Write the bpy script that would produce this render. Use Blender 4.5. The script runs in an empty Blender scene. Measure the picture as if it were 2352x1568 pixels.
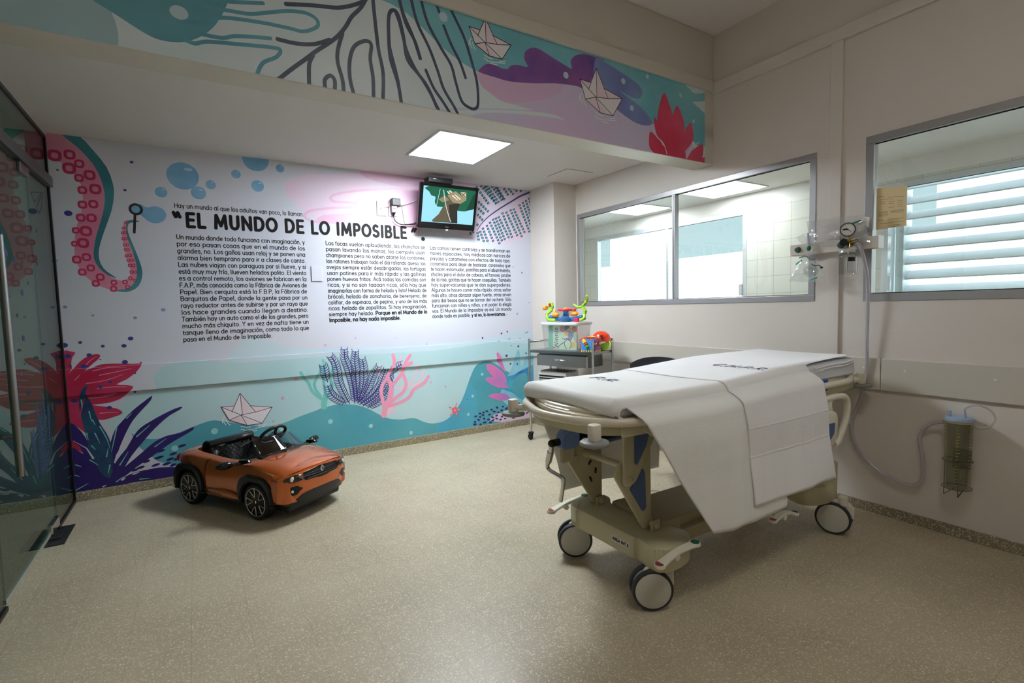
import bpy, bmesh, math, random
from mathutils import Vector, Matrix
from mathutils.geometry import tessellate_polygon
random.seed(7)
PI = math.pi
SC = bpy.context.scene
COL = SC.collection

# ------------------------------------------------------------------ camera
CAM_H = 1.35
F_PX, YAW, PITCH, ROLL = 1164.96, 0.5576, 0.06866, -0.02447
_f = Vector((math.sin(YAW)*math.cos(PITCH), math.cos(YAW)*math.cos(PITCH), -math.sin(PITCH)))
_r0 = Vector((math.cos(YAW), -math.sin(YAW), 0)); _u0 = _r0.cross(_f)
CR = _r0*math.cos(ROLL) + _u0*math.sin(ROLL)
CU = -_r0*math.sin(ROLL) + _u0*math.cos(ROLL)
CAM = Vector((0, 0, CAM_H))
cd = bpy.data.cameras.new('camera'); cam = bpy.data.objects.new('camera', cd); COL.objects.link(cam)
m3 = Matrix((CR, CU, -_f)).transposed()
cam.matrix_world = Matrix.Translation(CAM) @ m3.to_4x4()
cd.sensor_width = 36; cd.lens = F_PX/2352*36; cd.clip_start = 0.02; cd.clip_end = 200
SC.camera = cam
SC.view_settings.view_transform = 'Standard'; SC.view_settings.look = 'None'
SC.view_settings.gamma = 1; SC.view_settings.use_curve_mapping = False
SC.view_settings.exposure = EXPOSURE = 0.3
# daylight outside the far windows
w = bpy.data.worlds.new('World'); SC.world = w; w.use_nodes = True
bg = w.node_tree.nodes['Background']; bg.inputs[0].default_value = (0.70, 0.90, 0.98, 1); bg.inputs[1].default_value = 0.85
SC.cycles.max_bounces = 10; SC.cycles.diffuse_bounces = 6; SC.cycles.glossy_bounces = 4
SC.cycles.transmission_bounces = 8; SC.cycles.transparent_max_bounces = 12
SC.cycles.caustics_reflective = False; SC.cycles.caustics_refractive = False
SC.cycles.use_denoising = True
SC.cycles.sample_clamp_indirect = 6
LIGHT_MURAL, LIGHT_ROOM, LIGHT_NEXT, LIGHT_HALL = 58.0, 14.0, 16.0, 2.2

# room measures (m)
D = 4.79       # mural wall
W = 3.565      # right wall
GX = -0.82     # glass wall
ZLOW, ZHIGH = 2.64, 3.42
BY0, BY1, BZ = 2.63, 2.82, 2.435
BACK = -2.3
RAIL0, RAIL1 = 0.782, 0.978
XT = 5.85      # outer wall of the next room
ZNEXT = 2.66

def ray(u, v):
    return CR*((u-1176)/F_PX) - CU*((v-784)/F_PX) + _f
def on(ax, val, u, v):
    d = ray(u, v); return CAM + d*((val-CAM[ax])/d[ax])

# ------------------------------------------------------------------ materials
def lin(c):
    return tuple(((x/255)/12.92 if x/255 <= 0.04045 else ((x/255+0.055)/1.055)**2.4) for x in c)
MATS = {}
def mat(name, rgb, rough=0.5, metal=0.0, alpha=1.0, trans=0.0, ior=1.45, emit=None, es=0, coat=0, bump=None, noise=None, spec=0.5):
    """bump=(scale,strength[,stretch]) ; noise=(scale, rgb2[,lo,hi])"""
    if name in MATS: return MATS[name]
    m = bpy.data.materials.new(name); m.use_nodes = True; nt = m.node_tree
    b = nt.nodes['Principled BSDF']; b.inputs['Base Color'].default_value = (*lin(rgb), 1)
    b.inputs['Roughness'].default_value = rough; b.inputs['Metallic'].default_value = metal
    b.inputs['Alpha'].default_value = alpha; b.inputs['Transmission Weight'].default_value = trans
    b.inputs['IOR'].default_value = ior; b.inputs['Coat Weight'].default_value = coat
    b.inputs['Coat Roughness'].default_value = 0.04
    b.inputs['Specular IOR Level'].default_value = spec
    if emit: b.inputs['Emission Color'].default_value = (*lin(emit), 1); b.inputs['Emission Strength'].default_value = es
    tc = None
    if bump or noise:
        tc = nt.nodes.new('ShaderNodeTexCoord')
    if noise:
        n = nt.nodes.new('ShaderNodeTexNoise'); n.inputs['Scale'].default_value = noise[0]; n.inputs['Detail'].default_value = 5
        nt.links.new(tc.outputs['Object'], n.inputs['Vector'])
        r = nt.nodes.new('ShaderNodeValToRGB'); lo, hi = (noise[2], noise[3]) if len(noise) > 3 else (0.35, 0.65)
        r.color_ramp.elements[0].position = lo; r.color_ramp.elements[1].position = hi
        r.color_ramp.elements[0].color = (*lin(rgb), 1); r.color_ramp.elements[1].color = (*lin(noise[1]), 1)
        nt.links.new(n.outputs['Fac'], r.inputs['Fac']); nt.links.new(r.outputs['Color'], b.inputs['Base Color'])
    if bump:
        n = nt.nodes.new('ShaderNodeTexNoise'); n.inputs['Scale'].default_value = bump[0]; n.inputs['Detail'].default_value = 4
        nt.links.new(tc.outputs['Object'], n.inputs['Vector'])
        bp = nt.nodes.new('ShaderNodeBump'); bp.inputs['Strength'].default_value = bump[1]; bp.inputs['Distance'].default_value = 0.002
        nt.links.new(n.outputs['Fac'], bp.inputs['Height']); nt.links.new(bp.outputs['Normal'], b.inputs['Normal'])
    MATS[name] = m; return m

WALL = mat('wall_paint', (214, 206, 199), 0.42, bump=(60, 0.35))
WALLB = mat('beam_paint', (210, 204, 193), 0.38, bump=(50, 0.35))
CEIL = mat('ceiling_paint', (224, 220, 217), 0.75, bump=(80, 0.15))
RAILM = mat('rail_board_paint', (200, 194, 184), 0.33)
RAILW = mat('rail_board_vinyl', (214, 221, 230), 0.3)
ALU = mat('aluminium_frame', (176, 174, 176), 0.38, metal=0.75)
ALUW = mat('pale_aluminium', (205, 210, 216), 0.35, metal=0.4)
BLACKF = mat('black_frame', (14, 14, 15), 0.4)
CHROME = mat('chrome', (215, 215, 215), 0.1, metal=1)
STEEL = mat('brushed_steel', (150, 150, 150), 0.28, metal=1)
BEIGE = mat('stretcher_enamel', (190, 184, 152), 0.32)
CREAM = mat('cream_plastic', (218, 210, 192), 0.3)
CREAM2 = mat('pale_cream_plastic', (226, 222, 206), 0.3)
GREYP = mat('grey_rubber_disc', (140, 141, 139), 0.5)
BLUEP = mat('blue_plastic', (82, 102, 150), 0.4)
BLUED = mat('dark_blue_plastic', (52, 66, 100), 0.45)
RUBBER = mat('black_rubber', (24, 25, 27), 0.55)
TYREG = mat('dark_grey_tyre', (50, 52, 60), 0.5)
BLACK = mat('black_plastic', (16, 16, 17), 0.35)
GLOSSB = mat('gloss_black_plastic', (10, 10, 11), 0.12)
WHITEP = mat('white_plastic', (226, 226, 226), 0.35)
NAVYINK = mat('navy_embroidery', (22, 32, 92), 0.7)
INK = mat('black_ink', (26, 22, 23), 0.6, spec=.3)

def glass(name, tint=(1, 1, 1), rough=0.0, transp=0.9, ior=1.5, gl=1.0, haze=0):
    """thin clear pane: see-through plus a physical surface reflection"""
    if name in MATS: return MATS[name]
    m = bpy.data.materials.new(name); m.use_nodes = True; nt = m.node_tree; nt.nodes.clear()
    out = nt.nodes.new('ShaderNodeOutputMaterial'); mix = nt.nodes.new('ShaderNodeMixShader')
    tr = nt.nodes.new('ShaderNodeBsdfTransparent'); tr.inputs[0].default_value = (*[t*transp for t in tint], 1)
    g = nt.nodes.new('ShaderNodeBsdfGlossy'); g.inputs['Roughness'].default_value = rough
    g.inputs['Color'].default_value = (gl, gl, gl, 1)
    fr = nt.nodes.new('ShaderNodeFresnel'); fr.inputs['IOR'].default_value = ior
    ge = nt.nodes.new('ShaderNodeNewGeometry'); mr = nt.nodes.new('ShaderNodeMapRange'); mr.inputs[3].default_value = ior; mr.inputs[4].default_value = 1/ior
    nt.links.new(ge.outputs['Backfacing'], mr.inputs[0]); nt.links.new(mr.outputs[0], fr.inputs['IOR'])
    nt.links.new(fr.outputs[0], mix.inputs[0]); nt.links.new(tr.outputs[0], mix.inputs[1]); nt.links.new(g.outputs[0], mix.inputs[2])
    if haze:
        df = nt.nodes.new('ShaderNodeBsdfDiffuse'); df.inputs[0].default_value = (.86, .88, .9, 1); tl = nt.nodes.new('ShaderNodeBsdfTranslucent'); tl.inputs[0].default_value = (.86, .88, .9, 1)
        a = nt.nodes.new('ShaderNodeMixShader'); a.inputs[0].default_value = .5; nt.links.new(df.outputs[0], a.inputs[1]); nt.links.new(tl.outputs[0], a.inputs[2])
        b = nt.nodes.new('ShaderNodeMixShader'); b.inputs[0].default_value = haze; nt.links.new(mix.outputs[0], b.inputs[1]); nt.links.new(a.outputs[0], b.inputs[2]); mix = b
    nt.links.new(mix.outputs[0], out.inputs[0]); MATS[name] = m; return m
PANE = glass('window_glass', (0.97, 1, 0.99), 0.0, 0.97, 1.5)
PANEG = glass('green_tinted_glass', (0.62, 0.78, 0.72), 0.0, 0.8, 1.75, 0.8)
FILM = glass('clear_plastic_film', (1, 1, 1), 0.08, 0.97, 1.6, haze=.16)
JARG = glass('clear_jar', (0.96, 0.97, 0.97), 0.03, 0.93, 1.6)
SHIELD = glass('smoked_acrylic', (0.72, 0.76, 0.78), 0.0, 0.9, 1.5)

# ------------------------------------------------------------------ object helpers
def link(o): COL.objects.link(o); return o
def tag(o, label=None, cat=None, group=None, kind=None):
    for k, v in (('label', label), ('category', cat), ('group', group), ('kind', kind)):
        if v: o[k] = v
    return o
def thing(name, label, cat, loc=(0, 0, 0), rz=0, group=None):
    o = bpy.data.objects.new(name, None); o.empty_display_size = 0.05; link(o)
    o.location = loc; o.rotation_euler = (0, 0, rz); return tag(o, label, cat, group)
class MB:
    def __init__(s): s.bm = bmesh.new(); s.mats = []
    def mi(s, m):
        if m is None: return 0
        if m not in s.mats: s.mats.append(m)
        return s.mats.index(m)
    def face(s, pts, m=None):
        vs = [s.bm.verts.new(p) for p in pts]
        f = s.bm.faces.new(vs); f.material_index = s.mi(m); return f
    def box(s, a, b, m=None, bev=0.0, mtx=None, seg=2):
        x0, y0, z0 = a; x1, y1, z1 = b
        t = bmesh.new(); bmesh.ops.create_cube(t, size=1)
        bmesh.ops.transform(t, matrix=Matrix.Translation(((x0+x1)/2, (y0+y1)/2, (z0+z1)/2)) @ Matrix.Diagonal((abs(x1-x0), abs(y1-y0), abs(z1-z0), 1)), verts=t.verts)
        if bev > 0: bmesh.ops.bevel(t, geom=t.edges[:], offset=bev, segments=seg, affect='EDGES', profile=0.5)
        return s.add(t, m, mtx)
    def add(s, t, m=None, mtx=None):
        if mtx is not None: bmesh.ops.transform(t, matrix=mtx, verts=t.verts)
        k = s.mi(m); mp = {}
        for v in t.verts: mp[v] = s.bm.verts.new(v.co)
        for f in t.faces:
            try: g = s.bm.faces.new([mp[v] for v in f.verts]); g.material_index = k; g.smooth = f.smooth
            except ValueError: pass
        t.free(); return s
    def cyl(s, p, q, r, m=None, r2=None, n=20, cap=True):
        p = Vector(p); q = Vector(q); d = q-p; L = d.length
        t = bmesh.new(); bmesh.ops.create_cone(t, cap_ends=cap, segments=n, radius1=r, radius2=r if r2 is None else r2, depth=L)
        rot = d.to_track_quat('Z', 'Y').to_matrix().to_4x4()
        return s.add(t, m, Matrix.Translation((p+q)/2) @ rot)
    def ell(s, c, r, m=None, mtx=None, n=16):
        t = bmesh.new(); bmesh.ops.create_uvsphere(t, u_segments=n, v_segments=max(6, n//2), radius=1)
        M = Matrix.Translation(c) @ (mtx or Matrix.Identity(4)) @ Matrix.Diagonal((r[0], r[1], r[2], 1)) if not isinstance(r, (int, float)) else Matrix.Translation(c) @ Matrix.Diagonal((r, r, r, 1))
        return s.add(t, m, M)
    def lathe(s, prof, c=(0, 0, 0), m=None, n=32, mtx=None, a0=0, a1=2*PI, sx=1, sy=1):
        """prof = [(r,z)...] about Z"""
        t = bmesh.new(); full = abs(a1-a0-2*PI) < 1e-6; k = n if full else n+1; rows = []
        for r, z in prof:
            if r < 1e-6: rows.append([t.verts.new((0, 0, z))])
            else: rows.append([t.verts.new((r*sx*math.cos(a0+(a1-a0)*i/n), r*sy*math.sin(a0+(a1-a0)*i/n), z)) for i in range(k)])
        for A, B in zip(rows, rows[1:]):
            for i in range(n if full else n):
                j = (i+1) % k if full else i+1
                try:
                    if len(A) == 1 and len(B) == 1: continue
                    if len(A) == 1: t.faces.new((A[0], B[j], B[i]))
                    elif len(B) == 1: t.faces.new((A[i], A[j], B[0]))
                    else: t.faces.new((A[i], A[j], B[j], B[i]))
                except ValueError: pass
        for f in t.faces: f.smooth = True
        M = Matrix.Translation(c) @ (mtx or Matrix.Identity(4))
        return s.add(t, m, M)
    def tube(s, pts, r, m=None, n=10, smooth=0, closed=False, caps=True):
        pts = [Vector(p) for p in pts]
        if smooth: pts = catmull(pts, smooth, closed)
        N = len(pts); rs = r if isinstance(r, (list, tuple)) else [r]*N
        if len(rs) != N: rs = [rs[0]+(rs[-1]-rs[0])*i/(N-1) for i in range(N)] if len(rs) == 2 else [rs[min(len(rs)-1, int(i*len(rs)/N))] for i in range(N)]
        t = bmesh.new(); rings = []
        def tan(i):
            a = pts[(i-1) % N] if (closed or i > 0) else pts[i]; b = pts[(i+1) % N] if (closed or i < N-1) else pts[i]
            return (b-a).normalized()
        T = tan(0); up = Vector((0, 0, 1)) if abs(T.z) < 0.9 else Vector((1, 0, 0)); nrm = (up - T*up.dot(T)).normalized()
        for i in range(N):
            T2 = tan(i); q = T.rotation_difference(T2); nrm = q @ nrm; nrm = (nrm - T2*nrm.dot(T2)).normalized(); T = T2
            bn = T.cross(nrm)
            rings.append([t.verts.new(pts[i] + (nrm*math.cos(2*PI*k/n) + bn*math.sin(2*PI*k/n))*rs[i]) for k in range(n)])
        rng = range(N) if closed else range(N-1)
        for i in rng:
            A, B = rings[i], rings[(i+1) % N]
            off = 0
            if closed and i == N-1:
                off = min(range(n), key=lambda o: (A[0].co-B[o].co).length)
            for k in range(n): 
                f = t.faces.new((A[k], A[(k+1) % n], B[(k+1+off) % n], B[(k+off) % n])); f.smooth = True
        if caps and not closed:
            t.faces.new(rings[0][::-1]); t.faces.new(rings[-1])
        return s.add(t, m)
    def prism(s, poly, axis, a, b, m=None, bev=0.0, mtx=None):
        """extrude 2d polygon along axis ('x','y','z') from a to b; poly coords are the other two axes in order"""
        def P(p, h): return {'x': (h, p[0], p[1]), 'y': (p[0], h, p[1]), 'z': (p[0], p[1], h)}[axis]
        t = bmesh.new(); A = [t.verts.new(P(p, a)) for p in poly]; B = [t.verts.new(P(p, b)) for p in poly]; n = len(poly)
        t.faces.new(A[::-1]); t.faces.new(B)
        for i in range(n): t.faces.new((A[i], A[(i+1) % n], B[(i+1) % n], B[i]))
        bmesh.ops.recalc_face_normals(t, faces=t.faces[:])
        if bev > 0: bmesh.ops.bevel(t, geom=t.edges[:], offset=bev, segments=2, affect='EDGES', profile=0.5)
        return s.add(t, m, mtx)
    def build(s, name, m=None, parent=None, smooth=False, recalc=True, auto=True):
        if recalc: bmesh.ops.recalc_face_normals(s.bm, faces=s.bm.faces[:])
        me = bpy.data.meshes.new(name)
        if smooth:
            for f in s.bm.faces: f.smooth = True
        s.bm.to_mesh(me); s.bm.free()
        if m is not None and not s.mats: me.materials.append(m)
        else:
            for q in s.mats: me.materials.append(q)
        if smooth and auto: me.set_sharp_from_angle(angle=math.radians(38))
        o = bpy.data.objects.new(name, me); link(o)
        if parent is not None: o.parent = parent
        return o
def catmull(p, n, closed=False):
    out = []; N = len(p)
    rng = range(N) if closed else range(N-1)
    for i in rng:
        if closed: a, b, c, d = p[(i-1) % N], p[i], p[(i+1) % N], p[(i+2) % N]
        else: a, b, c, d = p[max(i-1, 0)], p[i], p[i+1], p[min(i+2, N-1)]
        for k in range(n):
            t = k/n; out.append(((b*2) + (c-a)*t + (a*2-b*5+c*4-d)*t*t + (b*3-a-c*3+d)*t*t*t)*0.5)
    if not closed: out.append(p[-1])
    return out
def cat2(p, n=4, closed=True):
    return [(v.x, v.y) for v in catmull([Vector((a[0], a[1])) for a in p], n, closed)]
def struct(mb, name, m=None, parent=None, **k):
    o = mb.build(name, m, parent, **k); o['kind'] = 'structure'; return o
def copy_tree(o, parent=None):
    c = o.copy(); link(c)
    if parent is not None: c.parent = parent
    for ch in list(o.children): copy_tree(ch, c)
    return c
def arc(cx, cy, r, a0, a1, n=10, ry=None):
    ry = r if ry is None else ry
    return [(cx+r*math.cos(math.radians(a0+(a1-a0)*i/n)), cy+ry*math.sin(math.radians(a0+(a1-a0)*i/n))) for i in range(n+1)]
def rrect(x0, y0, x1, y1, r, n=4):
    return arc(x1-r, y1-r, r, 0, 90, n)+arc(x0+r, y1-r, r, 90, 180, n)+arc(x0+r, y0+r, r, 180, 270, n)+arc(x1-r, y0+r, r, 270, 360, n)

# ------------------------------------------------------------------ flat print helper (printed vinyl / lettering lying on a surface)
class Flat:
    """2-d shapes printed on a plane; to3d(a,b,off) puts them in space, off = distance from the surface"""
    def __init__(s, to3d, bounds=None, split=()): s.to3d = to3d; s.items = []; s.bounds = bounds; s.split = split; s.off = .0004
    def poly(s, pts, m, smooth=0):
        if smooth: pts = cat2(pts, smooth)
        s.off += 6e-6; s.items.append(([list(pts)], m, s.off)); return s
    def polys(s, lst, m):   # overlapping pieces get hair-thin steps so that none lies exactly in another
        s.off += 6e-6; s.items.append((lst, m, s.off)); s.off += min(len(lst), 60)*1.3e-6; return s
    def ellipse(s, c, rx, ry, m, rot=0, n=20): return s.poly(ellp(c, rx, ry, rot, n), m)
    def strokes(s, lst, m):   # list of (pts, halfwidth)
        out = []
        for pts, hw in lst: out += ribbon(pts, hw)
        return s.polys(out, m)
    def build(s, name, parent=None):
        bm = bmesh.new(); mats = []
        for lst, m, off0 in s.items:
            if m not in mats: mats.append(m)
            k = mats.index(m); t = bmesh.new(); ly = t.faces.layers.int.new('n')
            for ip, pts in enumerate(lst):
                if len(pts) < 3: continue
                vs = [t.verts.new((p[0], p[1], 0)) for p in pts]
                if len(pts) <= 4 or len(lst) > 12:
                    try: t.faces.new(vs)[ly] = ip % 60
                    except ValueError: pass
                else:
                    for tr in tessellate_polygon([[Vector((p[0], p[1], 0)) for p in pts]]):
                        try: t.faces.new([vs[i] for i in tr])[ly] = ip % 60
                        except ValueError: pass
            def cut(co, no, clear):
                g = t.verts[:]+t.edges[:]+t.faces[:]
                bmesh.ops.bisect_plane(t, geom=g, plane_co=co, plane_no=no, clear_outer=clear)
            if s.bounds:
                x0, y0, x1, y1 = s.bounds
                cut((x0, 0, 0), (-1, 0, 0), True); cut((x1, 0, 0), (1, 0, 0), True); cut((0, y0, 0), (0, -1, 0), True); cut((0, y1, 0), (0, 1, 0), True)
            for z in s.split: cut((0, z, 0), (0, 1, 0), False)
            for f in t.faces:
                c = f.calc_center_median(); extra = 0
                if len(s.split) == 2 and s.split[0] < c.y < s.split[1]: extra = RAIL_T
                try:
                    g = bm.faces.new([bm.verts.new(s.to3d(v.co.x, v.co.y, off0+f[ly]*1.3e-6+extra)) for v in f.verts]); g.material_index = k
                except ValueError: pass
            t.free()
        me = bpy.data.meshes.new(name); bm.to_mesh(me); bm.free()
        for q in mats: me.materials.append(q)
        o = bpy.data.objects.new(name, me); link(o)
        if parent is not None: o.parent = parent
        return o
RAIL_T = 0.02
def ellp(c, rx, ry, rot=0, n=20):
    cr, sr = math.cos(rot), math.sin(rot)
    return [(c[0]+rx*math.cos(2*PI*i/n)*cr-ry*math.sin(2*PI*i/n)*sr, c[1]+rx*math.cos(2*PI*i/n)*sr+ry*math.sin(2*PI*i/n)*cr) for i in range(n)]
def ribbon(pts, hw, capn=4):
    if not isinstance(hw, tuple) and len(pts) > 2:     # sharp corners get round joints
        for i in range(1, len(pts)-1):
            a = Vector(pts[i])-Vector(pts[i-1]); b = Vector(pts[i+1])-Vector(pts[i])
            if a.length > 1e-7 and b.length > 1e-7 and a.normalized().dot(b.normalized()) < .55:
                return ribbon(pts[:i+1], hw, capn)+ribbon(pts[i:], hw, capn)
    if not isinstance(hw, tuple) and hw > .007: capn = 8
    return ribbon0(pts, hw, capn)
def ribbon0(pts, hw, capn=4):
    P = [Vector((p[0], p[1])) for p in pts]; N = len(P)
    if N == 1: return [ellp(pts[0], hw, hw, 0, 10)]
    h = (lambda i: hw[0]+(hw[1]-hw[0])*i/(N-1)) if isinstance(hw, tuple) else (lambda i: hw)
    Ls, Rs, out = [], [], []
    for i in range(N):
        a = (P[i]-P[i-1]).normalized() if i > 0 else None; b = (P[i+1]-P[i]).normalized() if i < N-1 else None
        if a is None: a = b
        if b is None: b = a
        t = (a+b); t = t.normalized() if t.length > 1e-6 else a
        c = max(0.45, t.dot(a)); n = Vector((-t.y, t.x))*h(i)/c
        Ls.append(P[i]+n); Rs.append(P[i]-n)
    for i in range(N-1): out.append([tuple(Ls[i]), tuple(Rs[i]), tuple(Rs[i+1]), tuple(Ls[i+1])])
    for i, s in ((0, -1), (N-1, 1)):
        d = (P[1]-P[0]).normalized() if i == 0 else (P[-1]-P[-2]).normalized(); a0 = math.atan2(d.y, d.x) + (PI/2 if s < 0 else -PI/2)
        out.append([(P[i].x+h(i)*math.cos(a0+PI*k/capn), P[i].y+h(i)*math.sin(a0+PI*k/capn)) for k in range(capn+1)])
    return out

# ------------------------------------------------------------------ rounded stroke lettering
def _l(*c): return [(c[i], c[i+1]) for i in range(0, len(c), 2)]
def _a(cx, cy, rx, ry, a0, a1, n=9): return arc(cx, cy, rx, a0, a1, n, ry)
def _o(cx=.25, cy=.25, rx=.21, ry=.23): return _a(cx, cy, rx, ry, 0, 360, 14)
G = {
 'a': (.56, [_o(), _l(.46, .48, .46, .02)]), 'b': (.56, [_l(.08, .72, .08, .02), _o(.29)]), 'c': (.47, [_a(.26, .25, .21, .23, 50, 310)]),
 'd': (.56, [_l(.46, .72, .46, .02), _o()]), 'e': (.53, [_l(.05, .26, .46, .26)+_a(.26, .25, .2, .23, 5, 315)]), 'f': (.33, [_l(.13, .02, .13, .55)+_a(.24, .55, .11, .15, 180, 90, 4), _l(.02, .46, .28, .46)]),
 'g': (.56, [_o(), _l(.46, .48, .46, .0)+_a(.26, .0, .2, .19, 0, -150, 8)]), 'h': (.53, [_l(.08, .72, .08, .02), _a(.26, .28, .18, .2, 180, 0)+_l(.44, .02)]), 'i': (.2, [_l(.1, .47, .1, .02), _l(.1, .645, .1, .655)]),
 'j': (.22, [_l(.11, .47, .11, -.06)+_a(.02, -.06, .09, .12, 0, -80, 4), _l(.11, .645, .11, .655)]), 'k': (.48, [_l(.08, .72, .08, .02), _l(.4, .47, .1, .22), _l(.2, .3, .42, .02)]), 'l': (.2, [_l(.1, .72, .1, .02)]),
 'm': (.82, [_l(.08, .48, .08, .02), _a(.24, .3, .16, .18, 180, 0)+_l(.4, .02), _a(.56, .3, .16, .18, 180, 0)+_l(.72, .02)]), 'n': (.53, [_l(.08, .48, .08, .02), _a(.26, .28, .18, .2, 180, 0)+_l(.44, .02)]),
 'o': (.53, [_o(.26)]), 'p': (.56, [_l(.08, .48, .08, -.2), _o(.29)]), 'q': (.56, [_l(.46, .48, .46, -.2), _o()]), 'r': (.33, [_l(.08, .48, .08, .02), _a(.24, .28, .16, .2, 180, 80, 5)]),
 's': (.44, [_l(.38, .40)+_a(.22, .36, .15, .12, 30, 200, 6)+_a(.22, .13, .17, .12, 80, -160, 8)]), 't': (.33, [_l(.14, .62, .14, .12)+_a(.23, .12, .09, .1, 180, 280, 4), _l(.03, .46, .27, .46)]),
 'u': (.53, [_l(.08, .48)+_a(.26, .22, .18, .2, 180, 360)+_l(.44, .48), _l(.44, .4, .44, .02)]), 'v': (.48, [_l(.05, .47, .24, .02, .43, .47)]), 'w': (.7, [_l(.05, .47, .19, .02, .35, .45, .51, .02, .65, .47)]),
 'x': (.46, [_l(.05, .47, .4, .02), _l(.4, .47, .05, .02)]), 'y': (.48, [_l(.05, .47, .25, .04), _l(.43, .47, .18, -.18)]), 'z': (.46, [_l(.06, .46, .39, .46, .06, .03, .4, .03)]),
 'A': (.66, [_l(.05, .02, .33, .7, .61, .02), _l(.16, .24, .5, .24)]), 'B': (.6, [_l(.08, .02, .08, .7, .3, .7)+_a(.32, .54, .17, .16, 90, -90, 7)+_l(.1, .38), _l(.3, .38)+_a(.33, .2, .2, .18, 90, -90, 7)+_l(.08, .02)]),
 'C': (.68, [_a(.38, .36, .32, .34, 45, 315, 14)]), 'D': (.7, [_l(.09, .02, .09, .7, .28, .7)+_a(.3, .36, .33, .34, 90, -90, 12)+_l(.09, .02)]), 'E': (.55, [_l(.48, .7, .09, .7, .09, .02, .49, .02), _l(.09, .37, .44, .37)]),
 'F': (.52, [_l(.47, .7, .09, .7, .09, .02), _l(.09, .37, .42, .37)]), 'H': (.68, [_l(.09, .7, .09, .02), _l(.59, .7, .59, .02), _l(.09, .37, .59, .37)]), 'I': (.24, [_l(.12, .7, .12, .02)]),
 'L': (.5, [_l(.09, .7, .09, .02, .45, .02)]), 'M': (.84, [_l(.08, .02, .14, .7, .42, .15, .7, .7, .76, .02)]), 'N': (.7, [_l(.09, .02, .09, .7, .61, .02, .61, .7)]), 'O': (.78, [_a(.39, .36, .33, .34, 0, 360, 18)]),
 'P': (.58, [_l(.09, .02, .09, .7, .3, .7)+_a(.32, .51, .2, .19, 90, -90, 8)+_l(.09, .32)]), 'R': (.6, [_l(.09, .02, .09, .7, .3, .7)+_a(.32, .51, .2, .19, 90, -90, 8)+_l(.09, .32), _l(.32, .32, .52, .02)]),
 'S': (.56, [_a(.28, .53, .19, .17, 40, 240, 8)+_a(.28, .19, .22, .17, 80, -150, 10)]), 'T': (.58, [_l(.04, .7, .54, .7), _l(.29, .7, .29, .02)]), 'U': (.66, [_l(.09, .7)+_a(.33, .26, .24, .24, 180, 360, 10)+_l(.57, .7)]),
 'V': (.64, [_l(.05, .7, .32, .02, .59, .7)]), 'W': (.9, [_l(.04, .7, .23, .02, .45, .65, .67, .02, .86, .7)]), 'Y': (.6, [_l(.05, .7, .3, .36, .3, .02), _l(.3, .36, .55, .7)]), '5': (.52, [_l(.44, .7, .13, .7, .1, .4)+_a(.25, .23, .2, .21, 120, -150, 10)]),
 '.': (.2, [_l(.1, .015, .1, .025)]), ',': (.2, [_l(.11, .03, .07, -.1)]), ':': (.2, [_l(.1, .02, .1, .03), _l(.1, .42, .1, .43)]), '!': (.22, [_l(.11, .7, .11, .22), _l(.11, .015, .11, .025)]), ' ': (.26, []),
 '“': (.42, [_l(.05, .76, .13, .55), _l(.23, .76, .31, .55)]), '”': (.42, [_l(.19, .76, .07, .55), _l(.37, .76, .25, .55)]),
}
_acc = {'á': 'a', 'é': 'e', 'í': 'i', 'ó': 'o', 'ú': 'u'}
for k, b in _acc.items():
    w_, st = G[b]; st = [st[0]] + ([] if b == 'i' else st[1:]); cx = w_/2
    G[k] = (w_, st+[_l(cx-.02, .6, cx+.08, .72)])
G['ñ'] = (G['n'][0], G['n'][1]+[_l(.12, .62, .2, .67, .3, .61, .38, .66)])
def text_width(s, track=0.04): return sum(G[c][0]+track for c in s)
def lettering(s, x, z, size, hw, fit=None, track=0.04, slant=0, mode='space'):
    """stroke polygons of a line; fit = width to justify to (stretches the blanks, or everything when mode='all')"""
    base = text_width(s, track)*size; sx = 1.0; extra = 0
    if fit:
        if mode == 'all' or s.count(' ') == 0: sx = fit/base
        else: extra = (fit-base)/s.count(' ')
    out = []; cx = x
    for c in s:
        w_, sts = G[c]
        for st in sts: out += ribbon([(cx+(p[0]+p[1]*slant)*size*sx, z+p[1]*size) for p in st], hw*size)
        cx += (w_+track)*size*sx + (extra if c == ' ' else 0)
    return out
# ------------------------------------------------------------------ ceiling lights (seen fixtures, then added ones out of view)
def ceiling_light(loc, sx, sy, strength, label, temp=(1, 1, 1), group=None):
    t = thing('ceiling_light', label, 'light', loc, 0, group)
    x, y = sx/2, sy/2; mb = MB()
    for a, b in (((-x-.02, -y-.02, -.008), (x+.02, -y, .01)), ((-x-.02, y, -.008), (x+.02, y+.02, .01)), ((-x-.02, -y, -.008), (-x, y, .01)), ((x, -y, -.008), (x+.02, y, .01))): mb.box(a, b)
    mb.build('light_frame', mat('lamp_frame', (205, 205, 208), .5), t)
    mb = MB(); mb.box((-x, -y, -.004), (x, y, .008))
    mb.build('diffuser', mat('diffuser_%g' % strength, (255, 255, 255), .5, emit=tuple(int(255*c) for c in temp), es=strength), t)
    return t
ceiling_light((1.893, 3.785, ZLOW-.001), .60, .64, LIGHT_MURAL, 'bright square ceiling panel over the mural end of the room', (.94, .98, 1))
ceiling_light((5.34, 3.77, ZNEXT-.001), .62, .62, LIGHT_NEXT, 'square ceiling panel seen through the right pane of the long window', (1, 1, 1))
ceiling_light((5.34, 5.15, ZNEXT-.001), .62, .62, LIGHT_NEXT, 'square ceiling panel seen through the left pane of the long window', (1, 1, 1))
ceiling_light((4.4, -.6, ZNEXT-.001), .62, .62, LIGHT_NEXT, 'added square ceiling panel of the next room, unseen beyond the louvred window', (1, 1, 1))  # added panel, kept out of view, only there to light the next room
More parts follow.
